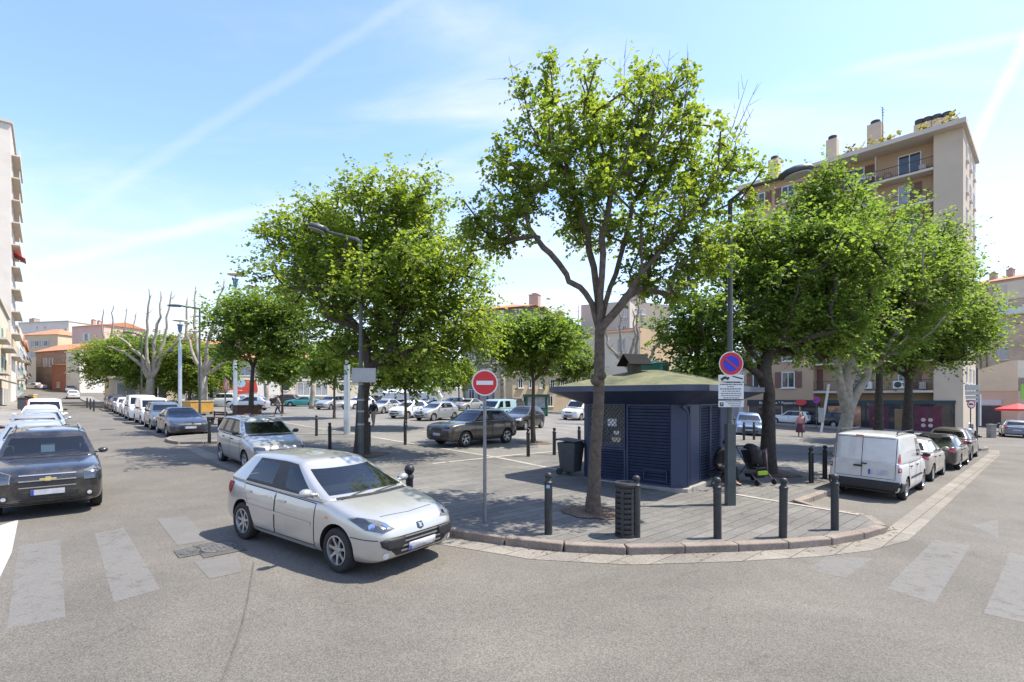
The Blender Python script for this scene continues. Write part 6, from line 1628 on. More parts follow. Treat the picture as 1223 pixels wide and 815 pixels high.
mb.slab([(a+X0, -.0195, zm+b_) for a, b_ in ((-.10, -.035), (-.10, .0), (-.06, .01), (-.03, .038), (.02, .046), (.05, .022), (.10, .03), (.10, -.01))], (0, -.002, 0)); mb.lathe([(0, -.0225), (.024, -.0225), (.024, -.02)], 12, c=(X0-.06, 0, zm-.04), axis='y'); mb.lathe([(0, -.0225), (.024, -.0225), (.024, -.02)], 12, c=(X0+.06, 0, zm-.02), axis='y'); mb.slab([(a+.14, -.0195, zm+b_) for a, b_ in ((-.12, .035), (-.10, .055), (.12, .0), (.12, -.03), (.06, -.015))], (0, -.002, 0)); mb.build('tow_pictogram', SIGNK, o)
o, za, zb2 = panel(457.2, 477.6)
mb = MB(); r5 = random.Random(3); zl = za-.045
for k in range(7):       # small unreadable lines of print
    wl = (.50, .18, .50, .40, .46, .44, .36)[k]; xx = -wl/2
    while xx < wl/2-.02:
        w_ = r5.uniform(.018, .06); w_ = min(w_, wl/2-xx); mb.box((xx+w_/2, -.0195, zl), (w_, .002, .024 if k in (0, 2) else .018)); xx += w_+.012
    zl -= .051
mb.build('print_lines', mat('print_ink', (.06, .06, .07), .6), o)
o, za, zb2 = panel(478, 487)
zm = (za+zb2)/2; bb = MB().box((-.215, -.0195, zm-.01), (.085, .002, .09)).build('parking_square', SIGNK, o); link('letter', text_mesh('P', .085, SIGNW, .001), bb, Matrix.Translation((-.215, -.0225, zm-.01))@Matrix.Rotation(R(90), 4, 'X'))
mb = MB(); [mb.box((.06+.02*k, -.0195, zm+.045-.045*k), (.36-.06*k, .002, .014)) for k in range(3)]; mb.build('print_lines', MATS['print_ink'], o)
# slim lamp post on the left, with a white box sign
x, y = g(431, 548, KH); z0 = hz(x, y)+KH
t = thing('street_lamp', 'dark lamp post with flat head reaching left before the broad tree', 'street lamp', (x, y, z0), 0, LG)
zt_ = zat(287, y)-z0
mb = MB(); mb.tube([(0, 0, -.05), (0, 0, 2.4), (0, 0, 2.5), (0, 0, zt_)], [.11, .10, .075, .055], 12); mb.build('post', POLEG, t)
mb = MB(); a_ = P2(430, 290, y); e_ = P2(392, 277, y); mb.tube([(0, 0, zt_-.1), (-.15, 0, zt_+.02), e_], [.07, .075, .045], 8); mb.build('arm', POLEG, t)
d_ = Vector(P2(367, 268.5, y-.2))-Vector(e_); lamp_head(t, e_, d_, d_.length, .42, .26)
for z in (1.2, 1.65, 2.05, 2.6): MB().lathe([(.118 if z < 2.4 else .08, z-.03), (.118 if z < 2.4 else .08, z+.03)], 14).build('sticker_band', mat('old_sticker', (.30, .30, .28), .7, var=.3, vs=9), t)
zb2 = zat(448.5, y)-z0; s2 = thing('sign_box', 'blank grey back of a rectangular sign on the lamp post by the broad tree', 'sign', (x-.02, y, z0+zb2), R(12))
MB().box((.13, -.12, 0), (.80, .05, .50)).build('plate', mat('sign_back_grey', (.36, .36, .35), .5, .2, var=.12, vs=3), s2, bevel=.01); MB().box((.02, -.07, 0), (.10, .10, .07)).build('bracket', GALV, s2)
# further lamp posts on the left
def far_lamp(lab, px, pb, ptop, hx, hy, hl):
    global x, y, z0
    x, y = g(px, pb, KH); z0 = hz(x, y)+KH; t = thing('street_lamp', lab, 'street lamp', (x, y, z0), 0, LG); zt_ = zat(ptop, y)-z0
    mb = MB(); mb.tube([(0, 0, -.05), (0, 0, zt_)], [.10, .07], 10); mb.build('post', POLEG, t)
    e_ = P2(hx+hl, hy, y); mb = MB(); mb.tube([(0, 0, zt_-.1), (0, 0, zt_), e_], [.07, .08, .07], 8); mb.build('arm', POLEG, t); d_ = Vector(P2(hx, hy-1, y))-Vector(e_); lamp_head(t, e_, d_, d_.length, .5, .22)
    return t
far_lamp('thin lamp post with bracket arm standing over the dark sedan', 238.5, 496, 369, 199, 366, 20)
far_lamp('pale thin lamp post before the bare plane tree beyond the vans', 169, 487, 401, 147, 398, 12)
# steel masts with mushroom reflectors
MG = 'steel lighting masts of the square'
def mast(lab, px, pb, ytop, Yd=None, fins=False):
    global x, y, z0
    x, y = g(px, pb, KH) if Yd is None else (at(px, Yd), Yd); z0 = hz(x, y)+KH
    t = thing('lighting_mast', lab, 'lighting mast', (x, y, z0), 0, MG); zt_ = zat(ytop, y)-z0
    mb = MB(); mb.lathe([(.17, -.05), (.17, .9), (.165, .92), (.15, zt_*.72), (.12, zt_*.73), (.05, zt_*.78), (.045, zt_)], 14); mb.build('column', mat('mast_steel', (.46, .48, .49), .35, .6, var=.2, vs=2), t, smooth=True, ang=30)
    MB().lathe([(.0, zt_+.12), (.45, zt_+.10), (.62, zt_-.02), (.58, zt_-.06), (.0, zt_-.03)], 22).build('reflector', mat('reflector_white', (.62, .60, .56), .5), t, smooth=True)
    MB().lathe([(.05, zt_-1.15), (.16, zt_-.95), (.20, zt_-.5), (.27, zt_-.42), (.27, zt_-.38), (.05, zt_-.36)], 14).build('projector', mat('projector_blue', (.09, .17, .28), .5), t, smooth=True)
    mb = MB(); mb.tube([(0, 0, zt_-1.2), (.5, 0, zt_-1.3), (1.1, 0, zt_-1.25)], .03, 6); mb.build('bracket', GALV, t); mb = MB(); mb.lathe([(0, .05), (.45, .02), (.6, -.03), (0, -.02)], 16, c=(1.4, 0, zt_-1.0)); mb.build('reflector', MATS['reflector_white'], t)
    return t
mast('steel lighting mast with white mushroom reflector above the small dark tree', 281, 497, 328)
mast('thick steel mast standing behind the broad tree', 414.5, 519, 300)
mast('steel lighting mast with blue lamp beside the bare plane trees', 215, 492, 383, None)
# turned round sign on the left
x, y = g(269, 529, KH); z0 = hz(x, y)+KH; zc_ = zat(461, y)-z0
t = thing('road_sign', 'faded round red sign turned sideways on a thin pole by the planter', 'road sign', (x, y, z0), R(99)); mb = MB(); mb.tube([(0, 0, -.05), (0, 0, zc_+.4)], .03, 8); mb.build('post', GALV, t); disc(t, 'sign_plate', .30, mat('sign_faded_red', (.48, .20, .17), .5), -.035, (0, zc_), 24, .02); disc(t, 'sign_plate', .28, mat('sign_faded_pink', (.52, .30, .26), .5), -.06, (0, zc_-.0), 24, .006)
# direction signs and the weight limit sign at the far corner
x, y = W(3.2, 41.2); z0 = hz(x, y)+KH
t = thing('direction_sign', 'pale direction sign boards on a tall thin pole at the far corner', 'road sign', (x, y, z0), R(12)); hh = zat(440, y)-z0
mb = MB(); mb.tube([(0, 0, -.05), (0, 0, hh)], .045, 8); mb.build('post', POLEG, t)
for k, (ya, yb) in enumerate(((460, 466.5), (467.5, 472), (473, 476.5), (477.5, 480.5))):
    za, zb2 = zat(ya, y)-z0, zat(yb, y)-z0; MB().box((-.48, -.07, (za+zb2)/2), (1.05-.05*k, .03, za-zb2)).build('board', mat('sign_back_grey', (.36, .36, .35), .5), t, bevel=.004)
MB().box((.16, -.02, zat(490, y)-z0), (.12, .12, 1.9)).build('white_post', SIGNW, t)
t2 = thing('weight_limit_sign', 'round white weight limit sign with red ring below the direction boards', 'road sign', (x-.62, y-.25, z0), R(5)); zc_ = zat(483, y-.25)-z0
mb = MB(); mb.tube([(0, 0, -.05), (0, 0, zc_)], .03, 8); mb.build('post', POLEG, t2); d1 = disc(t2, 'sign_plate', .27, SIGNR, -.035, (0, zc_)); d2 = disc(d1, 'white_disc', .20, SIGNW, -.0425, (0, zc_))
mb = MB(); mb.slab([(a, -.0475, zc_+b_) for a, b_ in ((-.15, -.05), (.02, -.05), (.02, .06), (-.15, .06))], (0, -.003, 0)); mb.slab([(a, -.0475, zc_+b_) for a, b_ in ((.035, -.05), (.13, -.05), (.13, .0), (.09, .045), (.035, .045))], (0, -.003, 0)); mb.build('lorry_pictogram', SIGNK, d2)
# no parking sign before the bakery
x, y = g(975, 513, .0); z0 = hz(x, y); y0 = y
t = thing('no_parking_sign', 'small round blue no parking sign before the bakery front', 'road sign', (x, y, z0), R(-8)); zc_ = zat(478, y)-z0
mb = MB(); mb.tube([(0, 0, -.05), (0, 0, zc_+.4)], .035, 8); mb.build('post', POLEG, t); d1 = disc(t, 'sign_plate', .29, SIGNR, -.04, (0, zc_)); d2 = disc(d1, 'blue_disc', .21, SIGNB, -.0475, (0, zc_)); MB().box((0, -.054, zc_), (.4, .003, .05), M=Matrix.Rotation(R(40), 3, 'Y')).build('red_stripe', SIGNR, d2)
t = thing('leaning_board', 'pale narrow board leaning by the dark shop right of the bakery', 'board', (at(985, 38), 38, hz(at(985, 38), 38)), R(-20)); mb = MB(); mb.box((0, 0, 1.9), (.16, .06, 3.9), M=Matrix.Rotation(R(8), 3, 'Y')); mb.build('plank', SH_W, t); MB().box((-.25, -.08, 1.5), (.35, .05, 1.1)).build('notice_plate', SH_GR, t)

# ------------------------------------------------------------------ bins, pushchair, benches, boxes
x, y = g(747, 640, KH); t = thing('litter_bin', 'dark metal litter bin with horizontal slots behind the kerb bollard', 'litter bin', on(x, y, KH))
rb = .165; hb = .93
lathe_obj([(rb-.02, .02), (rb-.02, hb-.08)], 'liner', mat('bin_liner', (.012, .012, .013), .8), t)
for k in range(9): lathe_obj([(rb, .06+k*.089), (rb+.006, .07+k*.089), (rb+.006, .112+k*.089), (rb, .122+k*.089)], 'slat_band', STEEL, t, 24)
mb = MB(); [mb.box((rb*math.cos(a), rb*math.sin(a), hb/2), (.02, .05, hb), rot=a) for a in lin(0, 2*math.pi*5/6, 6)]; mb.build('upright', STEEL, t)
lathe_obj([(rb+.01, hb-.09), (rb+.035, hb-.07), (rb+.045, hb-.03), (rb+.03, hb), (rb-.03, hb+.005), (rb-.04, hb-.03)], 'rim', STEEL, t, 28); lathe_obj([(rb+.02, 0), (rb+.02, .05), (0, .05)], 'foot', STEEL, t)
x, y = g(681, 567, KH); t = thing('wheelie_bin', 'dark grey wheelie bin with a curled lid left of the kiosk', 'wheelie bin', on(x, y, KH), ANG_W+R(8))
BINM = mat('bin_plastic', (.050, .052, .054), .6, var=.2, vs=4)
mb = MB(); w0, w1 = .22, .29; mb.add([(-w0, -w0-.03, .10), (w0, -w0-.03, .10), (w0, w0, .10), (-w0, w0, .10), (-w1, -w1-.05, .97), (w1, -w1-.05, .97), (w1, w1, .97), (-w1, w1, .97)], [(3, 2, 1, 0), (4, 5, 6, 7), (0, 1, 5, 4), (1, 2, 6, 5), (2, 3, 7, 6), (3, 0, 4, 7)]); mb.build('body', BINM, t, bevel=.025)
mb = MB(); mb.slab([(-.33, -.38, .985), (.33, -.38, .985), (.33, .32, 1.04), (-.33, .32, 1.04)], (0, 0, .04)); lo = mb.build('lid', BINM, t, bevel=.015); mb = MB(); mb.tube([(-.28, .34, 1.03), (.28, .34, 1.03)], .02, 8); mb.build('handle', BINM, t)
for sg in (1, -1): mb = MB(); mb.lathe([(0, -.03), (.10, -.03), (.10, .03), (0, .03)], 18, c=(sg*.24, .22, .10), axis='x'); mb.build('wheel', RUB, t)
# pushchair
x, y = g(901, 577, KH); t = thing('pushchair', 'black folding pushchair with lime green tray beside the kiosk', 'pushchair', on(x, y, KH), ANG_W-R(25))
BLK = mat('pushchair_fabric', (.020, .018, .020), .9, var=.3, vs=8); BLK2 = mat('pushchair_lining', (.16, .12, .12), .9, var=.3, vs=8); LIME = mat('lime_fabric', (.30, .46, .03), .8)
mb = MB()
for sg in (1, -1):
    mb.tube([(.30*sg, -.42, .10), (.27*sg, .05, .55), (.26*sg, .42, 1.0), (.24*sg, .50, 1.03)], .014, 8); mb.tube([(.30*sg, .38, .10), (.27*sg, -.02, .58)], .014, 8)
mb.tube([(-.24, .50, 1.03), (.24, .50, 1.03)], .018, 8); mb.build('chassis', GREYP, t)
mb = MB(); mb.slab([(-.21, -.28, .42), (.21, -.28, .42), (.21, .06, .40), (-.21, .06, .40)], (0, 0, .07)); mb.slab([(-.21, .04, .40), (.21, .04, .40), (.21, .28, .92), (-.21, .28, .92)], (0, .05, .02)); mb.build('seat', BLK, t, bevel=.02)
n = 9; vs = []; fs = []
for i, a in enumerate(lin(R(-15), R(100), 7)):
    for b_ in lin(-1, 1, n): vs.append((b_*.24*(1-.08*abs(b_)), .16-.42*math.cos(a)*(1-.35*b_*b_), .68+.46*math.sin(a)*(1-.28*b_*b_)))
for i in range(6):
    for k in range(n-1): fs.append((i*n+k, i*n+k+1, (i+1)*n+k+1, (i+1)*n+k))
mb = MB(); mb.add(vs, fs); o = mb.build('hood', BLK, t, smooth=True); sdm = o.modifiers.new('s', 'SOLIDIFY'); sdm.thickness = .02
mb = MB(); mb.slab([(.10, -.30, .95), (.29, -.16, 1.02), (.30, .16, .86), (.29, .12, .30), (.27, -.22, .35)], (.02, .0, .0)); mb.build('blanket', BLK2, t, bevel=.01)
MB().box((0, -.02, .22), (.38, .40, .10)).build('basket', BLK, t, bevel=.02); MB().box((0, -.30, .33), (.34, .06, .12)).build('foot_rest', LIME, t, bevel=.02)
for (wx, wy) in ((.30, -.42), (-.30, -.42), (.30, .38), (-.30, .38)): MB().lathe([(0, -.022), (.06, -.022), (.085, -.018), (.085, .018), (.06, .022), (0, .022)], 18, c=(wx, wy, .085), axis='x').build('wheel', RUB, t)
# shopping bag by the kiosk wall
x, y = (kx+math.cos(KA)*2.75+math.sin(KA)*.3, ky+math.sin(KA)*2.75-math.cos(KA)*.3); t = thing('bag', 'black shopping bag on the ground between the seated person and the pushchair', 'bag', on(x, y, KH), ANG_W)
mb = MB(); mb.add([(-.2, -.12, 0), (.2, -.12, 0), (.2, .12, 0), (-.2, .12, 0), (-.17, -.05, .48), (.17, -.05, .48), (.17, .05, .48), (-.17, .05, .48)], [(3, 2, 1, 0), (4, 5, 6, 7), (0, 1, 5, 4), (1, 2, 6, 5), (2, 3, 7, 6), (3, 0, 4, 7)]); mb.build('body', BLK, t, bevel=.03); mb = MB(); mb.tube([(-.1, 0, .47), (-.07, 0, .64), (.07, 0, .64), (.1, 0, .47)], .012, 6); mb.build('handle', BLK, t)
# brown planter, yellow box, benches on the left
x, y = g(295, 513, KH); t = thing('planter_box', 'brown wooden planter box with a torn poster beside the small dark tree', 'planter', on(x, y, KH), ANG_W)
WOODB = mat('wood_brown', (.085, .040, .025), .75, var=.3, vs=5, bump=.3, bs=20)
mb = MB(); [mb.box((0, -.55, .13+.27*k), (1.2, .05, .25)) for k in range(5)]; [mb.box((-.60, 0, .13+.27*k), (.05, 1.1, .25)) for k in range(5)]; [mb.box((.60, 0, .13+.27*k), (.05, 1.1, .25)) for k in range(5)]; mb.box((0, .55, .67), (1.2, .05, 1.33)); mb.build('planks', WOODB, t); MB().box((0, 0, 1.2), (1.16, 1.06, .05)).build('soil', A_DIRT, t); MB().box((-.05, -.58, .62), (.5, .012, .6)).build('poster', mat('poster_torn', (.42, .36, .26), .8, var=.6, vs=6), t); MB().box((0, 0, 1.36), (1.36, 1.26, .07)).build('rim', WOODB, t)
x, y = g(237, 495, KH); t = thing('yellow_container', 'ochre yellow container behind the dark sedan', 'container', on(x, y, KH), ANG_W+R(20)); MB().box((0, 0, .62), (2.0, 1.1, .95)).build('body', mat('container_ochre', (.46, .25, .05), .6, var=.2, vs=2), t, bevel=.04); mb = MB(); mb.box((0, 0, 1.13), (2.1, 1.2, .08)); mb.build('lid', mat('container_lid', (.55, .40, .20), .6), t, bevel=.02); mb = MB(); [mb.lathe([(0, -.05), (.12, -.05), (.12, .05), (0, .05)], 12, c=(sx, -.5, .12), axis='y') for sx in (-.8, .8)]; mb.build('castors', RUB, t)
def bench(lab, px, py, rz):
    x, y = g(px, py, KH); t = thing('park_bench', lab, 'bench', on(x, y, KH), rz, 'wooden benches by the planter')
    mb = MB(); [mb.box((0, -.18+.12*k, .45), (1.8, .10, .04)) for k in range(4)]; mb.build('seat', WOODB, t); mb = MB(); [mb.box((0, .27, .62+.14*k), (1.8, .04, .11)) for k in range(2)]; mb.build('backrest', WOODB, t)
    for sx in (-.75, .75): mb = MB(); mb.box((sx, 0, .21), (.06, .42, .42)); mb.box((sx, .24, .55), (.06, .06, .6)); mb.build('leg', STEEL, t)
bench('dark wooden bench nearest the dark sedan', 258, 507, R(-35)); bench('wooden bench nearest the brown planter', 272, 511, R(-35))
# green newspaper stand, litter at its side
Yk = 50.; x = at(641, Yk); y = Yk; t = thing('newspaper_stand', 'dark green newspaper stand with a poster behind the small round tree', 'newsstand', on(x, y, KH), R(-6))
NG = mat('stand_green', (.018, .085, .055), .5, var=.2, vs=2)
MB().box((0, 0, 1.0), (2.2, 1.2, 2.0)).build('cabinet', NG, t); MB().box((0, -.61, 1.35), (1.7, .04, 1.1)).build('poster', mat('stand_poster', (.30, .31, .30), .5, var=.4, vs=3), t); mb = MB(); mb.box((0, -.1, 2.06), (2.6, 1.7, .12)); [mb.box((-1.2+.3*k, -.97, 1.97), (.22, .03, .18)) for k in range(9)]; mb.build('canopy', NG, t); MB().box((0, -.63, .4), (2.0, .05, .5)).build('lower_panel', mat('stand_green_light', (.03, .16, .10), .5), t)
# red parasol with table at the right edge
x, y = at(1216, 52), 52.; t = thing('parasol', 'bright red parasol in front of the snack bar at the right edge', 'parasol', on(x, y)); mb = MB(); n = 8
zt_ = zat(482, y)-hz(x, y); mb.add([(0, 0, zt_)]+[(1.75*math.cos(a), 1.75*math.sin(a), zt_-.55) for a in [2*math.pi*k/n for k in range(n)]]+[(1.75*math.cos(a), 1.75*math.sin(a), zt_-.75) for a in [2*math.pi*k/n for k in range(n)]], [(0, 1+k, 1+(k+1) % n) for k in range(n)]+[(1+k, 9+k, 9+(k+1) % n, 1+(k+1) % n) for k in range(n)]); mb.build('canopy', mat('parasol_red', (.60, .03, .03), .7), t); mb = MB(); mb.tube([(0, 0, 0), (0, 0, zt_)], .03, 8); mb.build('pole', SIGNW, t); MB().lathe([(.3, 0), (.3, .08), (0, .1)], 16).build('foot', STONE, t)
# scooter on the left pavement
def scooter(lab, u, w_, m, rz):
    x, y = W(u, w_); t = thing('scooter', lab, 'scooter', on(x, y, KH), rz)
    for xx in (.62, -.62): mb = MB(); mb.lathe([(.12, -.05), (.24, -.06), (.27, 0), (.24, .06), (.12, .05)], 18, c=(xx, 0, .27), axis='y'); w2 = mb.build('wheel', RUB, t)
    mb = MB(); mb.slab([(-.85, -.16, .55), (-.35, -.17, .35), (.2, -.15, .28), (.2, -.15, .36), (-.2, -.16, .72), (-.8, -.14, .80)], (0, .32, 0)); mb.slab([(.25, -.17, .30), (.42, -.14, .30), (.55, -.12, .95), (.42, -.16, 1.0)], (0, .32, 0)); mb.build('body', m, t, bevel=.03)
    MB().box((-.45, 0, .82), (.75, .26, .10)).build('seat', BLK, t, bevel=.03); mb = MB(); mb.tube([(.62, 0, .3), (.42, 0, 1.02)], .03, 8); mb.tube([(.42, -.33, 1.06), (.42, .33, 1.06)], .02, 8); mb.build('handlebar', STEEL, t); MB().box((-.95, 0, .95), (.34, .36, .3)).build('top_box', BLK, t, bevel=.04); MB().lathe([(0, 0), (.08, 0), (.06, -.06)], 12, c=(.55, 0, .88), axis='x').build('headlight', LAMP, t)
scooter('red scooter parked on the left pavement beyond the row of cars', 72, -1.75, mat('scooter_red', (.40, .03, .03), .35), ANG_U+R(150)); scooter('dark scooter parked behind the red one on the left pavement', 77, -2.0, mat('scooter_dark', (.05, .05, .06), .35), ANG_U+R(160))
x, y = W(66., -1.75); t = thing('wheelie_bin', 'grey wheelie bin beside the white cars on the left pavement', 'wheelie bin', on(x, y, KH), ANG_U); MB().box((0, 0, .55), (.6, .6, 1.0)).build('body', BINM, t, bevel=.05); MB().box((0, 0, 1.09), (.68, .66, .08)).build('lid', BINM, t, bevel=.02)
x, y = W(74., -1.15); t = thing('yellow_bollard', 'yellow painted post at the kerb by the red scooter', 'post', on(x, y, KH)); MB().box((0, 0, .6), (.55, .45, 1.3)).build('body', mat('post_yellow', (.60, .36, .05), .6), t, bevel=.05); MB().box((0, 0, 1.28), (.6, .5, .08)).build('cap', SIGNW, t)
# tree pits
def pit(px, py, r_, off=0):
    x, y = g(px, py, KH); poly = [(x+r_*math.cos(a)*rnd.uniform(.85, 1.1), y+r_*math.sin(a)*rnd.uniform(.85, 1.1)) for a in lin(0, 2*math.pi*19/20, 20)]
    sheet('tree_pit', poly, A_DIRT, KH+.016+off)
for p in ((708, 612, .62), (431, 543, 1.0), (637, 529, .85), (917, 565, .95)): pit(*p)
sheet('tree_pit', [(W(6.5+a, 26.8+b_)) for a, b_ in ((-.9, -.9), (.9, -.9), (.9, .9), (-.9, .9))], A_DIRT, KH+.016)
# manholes
def manhole(lab, px, py, w_, rz):
    x, y = g(px, py); t = thing('manhole_cover', lab, 'manhole cover', (x, y, hz(x, y)+.006), rz)
    M = tilt(x, y, rz); t.rotation_euler = M.to_euler()
    MB().box((0, 0, .002), (w_*1.25, w_*.95, .006)).build('frame', mat('cast_iron_frame', (.10, .095, .085), .7, .3, var=.4, vs=12), t)
    mb = MB(); mb.lathe([(w_*.40, .005), (w_*.40, .012), (0, .012)], 28); [mb.box((w_*.1*i, w_*.1*j, .013), (w_*.055, w_*.055, .008)) for i in range(-3, 4) for j in range(-3, 4) if i*i+j*j < 11]; mb.build('lid', mat('cast_iron', (.13, .125, .115), .6, .35, var=.5, vs=14, bump=.6, bs=40), t)
manhole('round cast iron manhole cover in a square frame beside the hatchback rear wheel', 262, 655, .62, ANG_U); manhole('oblong iron cover left of the round manhole', 226, 660, .36, ANG_U); manhole('small manhole cover in the middle of the left street', 128, 513, .7, ANG_U)
# ------------------------------------------------------------------ cars in place
pS = paint('paint_silver', (.50, .485, .45), .55, .30); pSB = paint('paint_silver_blue', (.42, .46, .50), .5); pSG = paint('paint_silver_grey', (.40, .40, .385), .5)
pK = paint('paint_black', (.016, .016, .019), .25, .25); pDB = paint('paint_dark_blue', (.030, .038, .060), .4); pG = paint('paint_dark_grey', (.060, .056, .056), .45); pBR = paint('paint_dark_brown', (.065, .052, .048), .45)
pWh = paint('paint_white', (.72, .72, .71), .0, .35); pTe = paint('paint_teal', (.03, .30, .28), .2); pLB = paint('paint_pale_blue', (.36, .53, .57), .2); pBG = paint('paint_blue_grey', (.12, .16, .21), .45); pBl = paint('paint_mid_blue', (.10, .16, .26), .5); pPk = paint('paint_pale_gold', (.45, .40, .36), .5)
pWV = paint('paint_white_van', (.58, .58, .565), .0, .4, .2)
HC = ANG_U+math.pi    # facing the camera down the left street
GL = 'cars parked along the left kerb'; GR = 'cars parked in the bay along the square'; GP = 'cars in the car park'; GRR = 'cars parked along the right street'; GT = 'cars parked before the shops'
# hero hatchback turning at the corner
Rr, Ff = Vector(g(290, 644)), Vector(g(402, 684)); h = (Ff-Rr).normalized(); rt = Vector((h.y, -h.x)); sc = (Ff-Rr).length/2.61
c = (Ff+Rr)/2-rt*(.87-.115+.08)*sc+h*.03*sc
HERO_SC = sc
HERO = place_car('hatch', pS, 0, 'silver five door hatchback turning out of the left street with a driver inside', 'car', None, c.x, c.y, math.atan2(h.y, h.x), sc, name='car')
# black four wheel drive on the left
Fl = Vector(g(106, 603.5)); hv = Vector((-UX, -UY)); lf = Vector((WX, WY)); sc = .93
c = Fl-hv*(4.58/2-.93)*sc-lf*(.93-.24)*sc
u0, w0 = UW(c.x, c.y)
place_car('suv', pK, 0, 'black four wheel drive with chrome grille parked nearest on the left', 'car', GL, c.x, c.y, HC, sc)
for i, (kd, p, s_, du, lab) in enumerate((('small', pSB, 1., 5.6, 'silver blue hatchback parked directly behind the black four wheel drive'), ('mpv', pSG, .92, 10.6, 'dusty silver people carrier third in the left kerb row'), ('small', pSB, 1., 15.6, 'pale blue small car fourth in the left kerb row'), ('hatch', pWh, 1., 20.3, 'white hatchback fifth in the left kerb row'), ('vansmall', pWh, .95, 25.3, 'white small van last in the left kerb row'))):
    x, y = W(u0+du, w0-.28+.04*i-.1*(i % 2)); place_car(kd, p, 1, lab, 'car' if kd != 'vansmall' else 'van', GL, x, y, HC, s_)
# row in the bay on the right side of the left street
x, y = g(226, 522); uS, wS = UW(x, y); uS += 2.0; wS = 5.25
row = (('sedan', pDB, 0, 'dark blue sedan first in the far bay row behind the kerb bollard', 'car', 1.), ('mpv', pBG, 1, 'blue grey people carrier behind the dark blue sedan', 'car', 1.0), ('vansmall', pWh, 1, 'white small van behind the blue grey people carrier', 'van', .97), ('vanbig', pWh, 1, 'larger white van with dark windows in the bay row', 'van', .95), ('small', pWh, 1, 'white hatchback behind the larger white van', 'car', 1.), ('hatch', pWh, 1, 'second white hatchback last but two in the bay row', 'car', 1.), ('hatch', pG, 1, 'dark grey hatchback last but one in the bay row', 'car', 1.), ('mpv', pBR, 1, 'dark brown people carrier last in the bay row', 'car', 1.))
du = 0
for kd, p, lod, lab, ct, s_ in row:
    ln = SPEC[kd]['L']*s_; x, y = W(uS+du+(ln-4.75)/2, wS+rnd.uniform(-.06, .06)); place_car(kd, p, lod, lab, ct, GR, x, y, HC+rnd.uniform(-.02, .02), s_, opts=('panel',) if kd == 'vansmall' else ()); du += ln+.75
# silver people carrier in the near bay
Fw = Vector(g(342, 553)); c = Vector(W(UW(*g(305, 553))[0]-.2, 5.25))
place_car('mpv', pSG, 0, 'silver people carrier parked in the near bay behind the hatchback', 'car', GR, c.x, c.y, HC+.03, 1.)
# moving and crossing cars far up the left street
for kd, p, px, py, hd, lab in (('hatch', pWh, 87, 476.5, ANG_U, 'white hatchback driving away up the left street'), ('small', pSG, 84, 469, HC, 'silver small car parked far up the right kerb'), ('hatch', pG, 81, 464.5, HC, 'grey hatchback parked far up the right kerb'), ('small', pDB, 68, 459, HC, 'dark blue car far up the street by the brick wall'), ('sedan', pWh, 42, 465, R(172), 'white sedan crossing side on at the top of the left street'), ('small', pWh, 47, 452, HC, 'white small car far up behind the crossing sedan'), ('hatch', pSB, 38, 456.5, R(165), 'silver blue car behind the crossing white sedan'), ('small', pDB, 40, 451, HC, 'dark blue car furthest up the left street')):
    x, y = g(px, py); d = Vector((x, y)).normalized()*1.0; place_car(kd, p, 2, lab, 'car', 'cars far up the left street', x+d.x, y+d.y, hd)
# car park
HP = ANG_W+math.pi
def cp(kd, p, lod, px, py, hd, lab, ct='car', s_=1., grp=GP, dz=KH, back=.9, opts=()):
    x, y = g(px, py, dz); d = Vector((x, y)).normalized()*back
    return place_car(kd, p, lod, lab, ct, grp, x+d.x, y+d.y, hd, s_, dz=dz, opts=opts)
cp('city', pBR, 0, 565, 532.5, HP+.08, 'dark brown compact crossover nearest in the car park', s_=1.)
cp('small', pK, 1, 624, 513, HP+.35, 'black hatchback behind the brown crossover', back=.8)
cp('vansmall', pLB, 1, 592, 503, HP+.2, 'pale blue passenger van behind the black hatchback', 'van', .95)
cp('small', pSG, 1, 521, 502.5, HP+.25, 'silver small hatchback with a visible white wheel in the car park', back=.8)
cp('small', pWh, 1, 489, 499.8, HP+.35, 'white small hatchback left of the silver one in the car park')
cp('sedan', pS, 1, 460, 494, HP+.45, 'long silver coupe behind the woman in the black jacket')
cp('hatch', pWh, 2, 428, 489, HP+.3, 'white hatchback beside the thick steel mast')
cp('mpv', pSG, 2, 396, 489.5, HP+.55, 'silver grey people carrier left of the thick steel mast')
cp('sedan', pTe, 2, 362, 486, R(184), 'bright teal old saloon in the car park', s_=.92)
cp('estate', pBR, 2, 338, 484, R(182), 'dark brown estate car left of the teal saloon')
cp('small', pSB, 2, 297, 490.5, R(186), 'silver blue hatchback left of the walking man')
cp('suv', pWh, 2, 262, 486, R(195), 'white tall car before the red hoarding', s_=.95)
cp('sedan', pDB, 2, 235, 481.5, R(186), 'dark blue sedan behind the bare plane tree')
cp('mpv', pWh, 2, 244, 484, R(200), 'white people carrier beside the dark blue sedan in the car park')
cp('hatch', pWh, 2, 540, 489, HP+.2, 'white hatchback in the back row below the light green tree')
cp('sedan', pSG, 2, 560, 490.5, HP+.3, 'grey sedan in the back row left of the pale blue van')
cp('hatch', pDB, 2, 440, 484, HP+.3, 'dark blue car in the back row behind the silver coupe')
cp('small', pSG, 2, 458, 483, HP+.4, 'silver grey car in the back row before the covered lorry')
cp('hatch', pBG, 2, 515, 485, HP+.4, 'teal grey car in the back row beside the covered lorry')
cp('hatch', pBR, 2, 612, 490, HP+.4, 'dark red brown car in the back row right of the pale blue van')
cp('vanbig', pWh, 1, 694, 502, R(232), 'white delivery van with dark grille left of the kiosk', 'van', .93)
cp('hatch', pDB, 2, 664, 488, R(235), 'dark blue car beside the newspaper stand')
cp('small', pK, 2, 420, 480, R(190), 'black car before the low school doors')
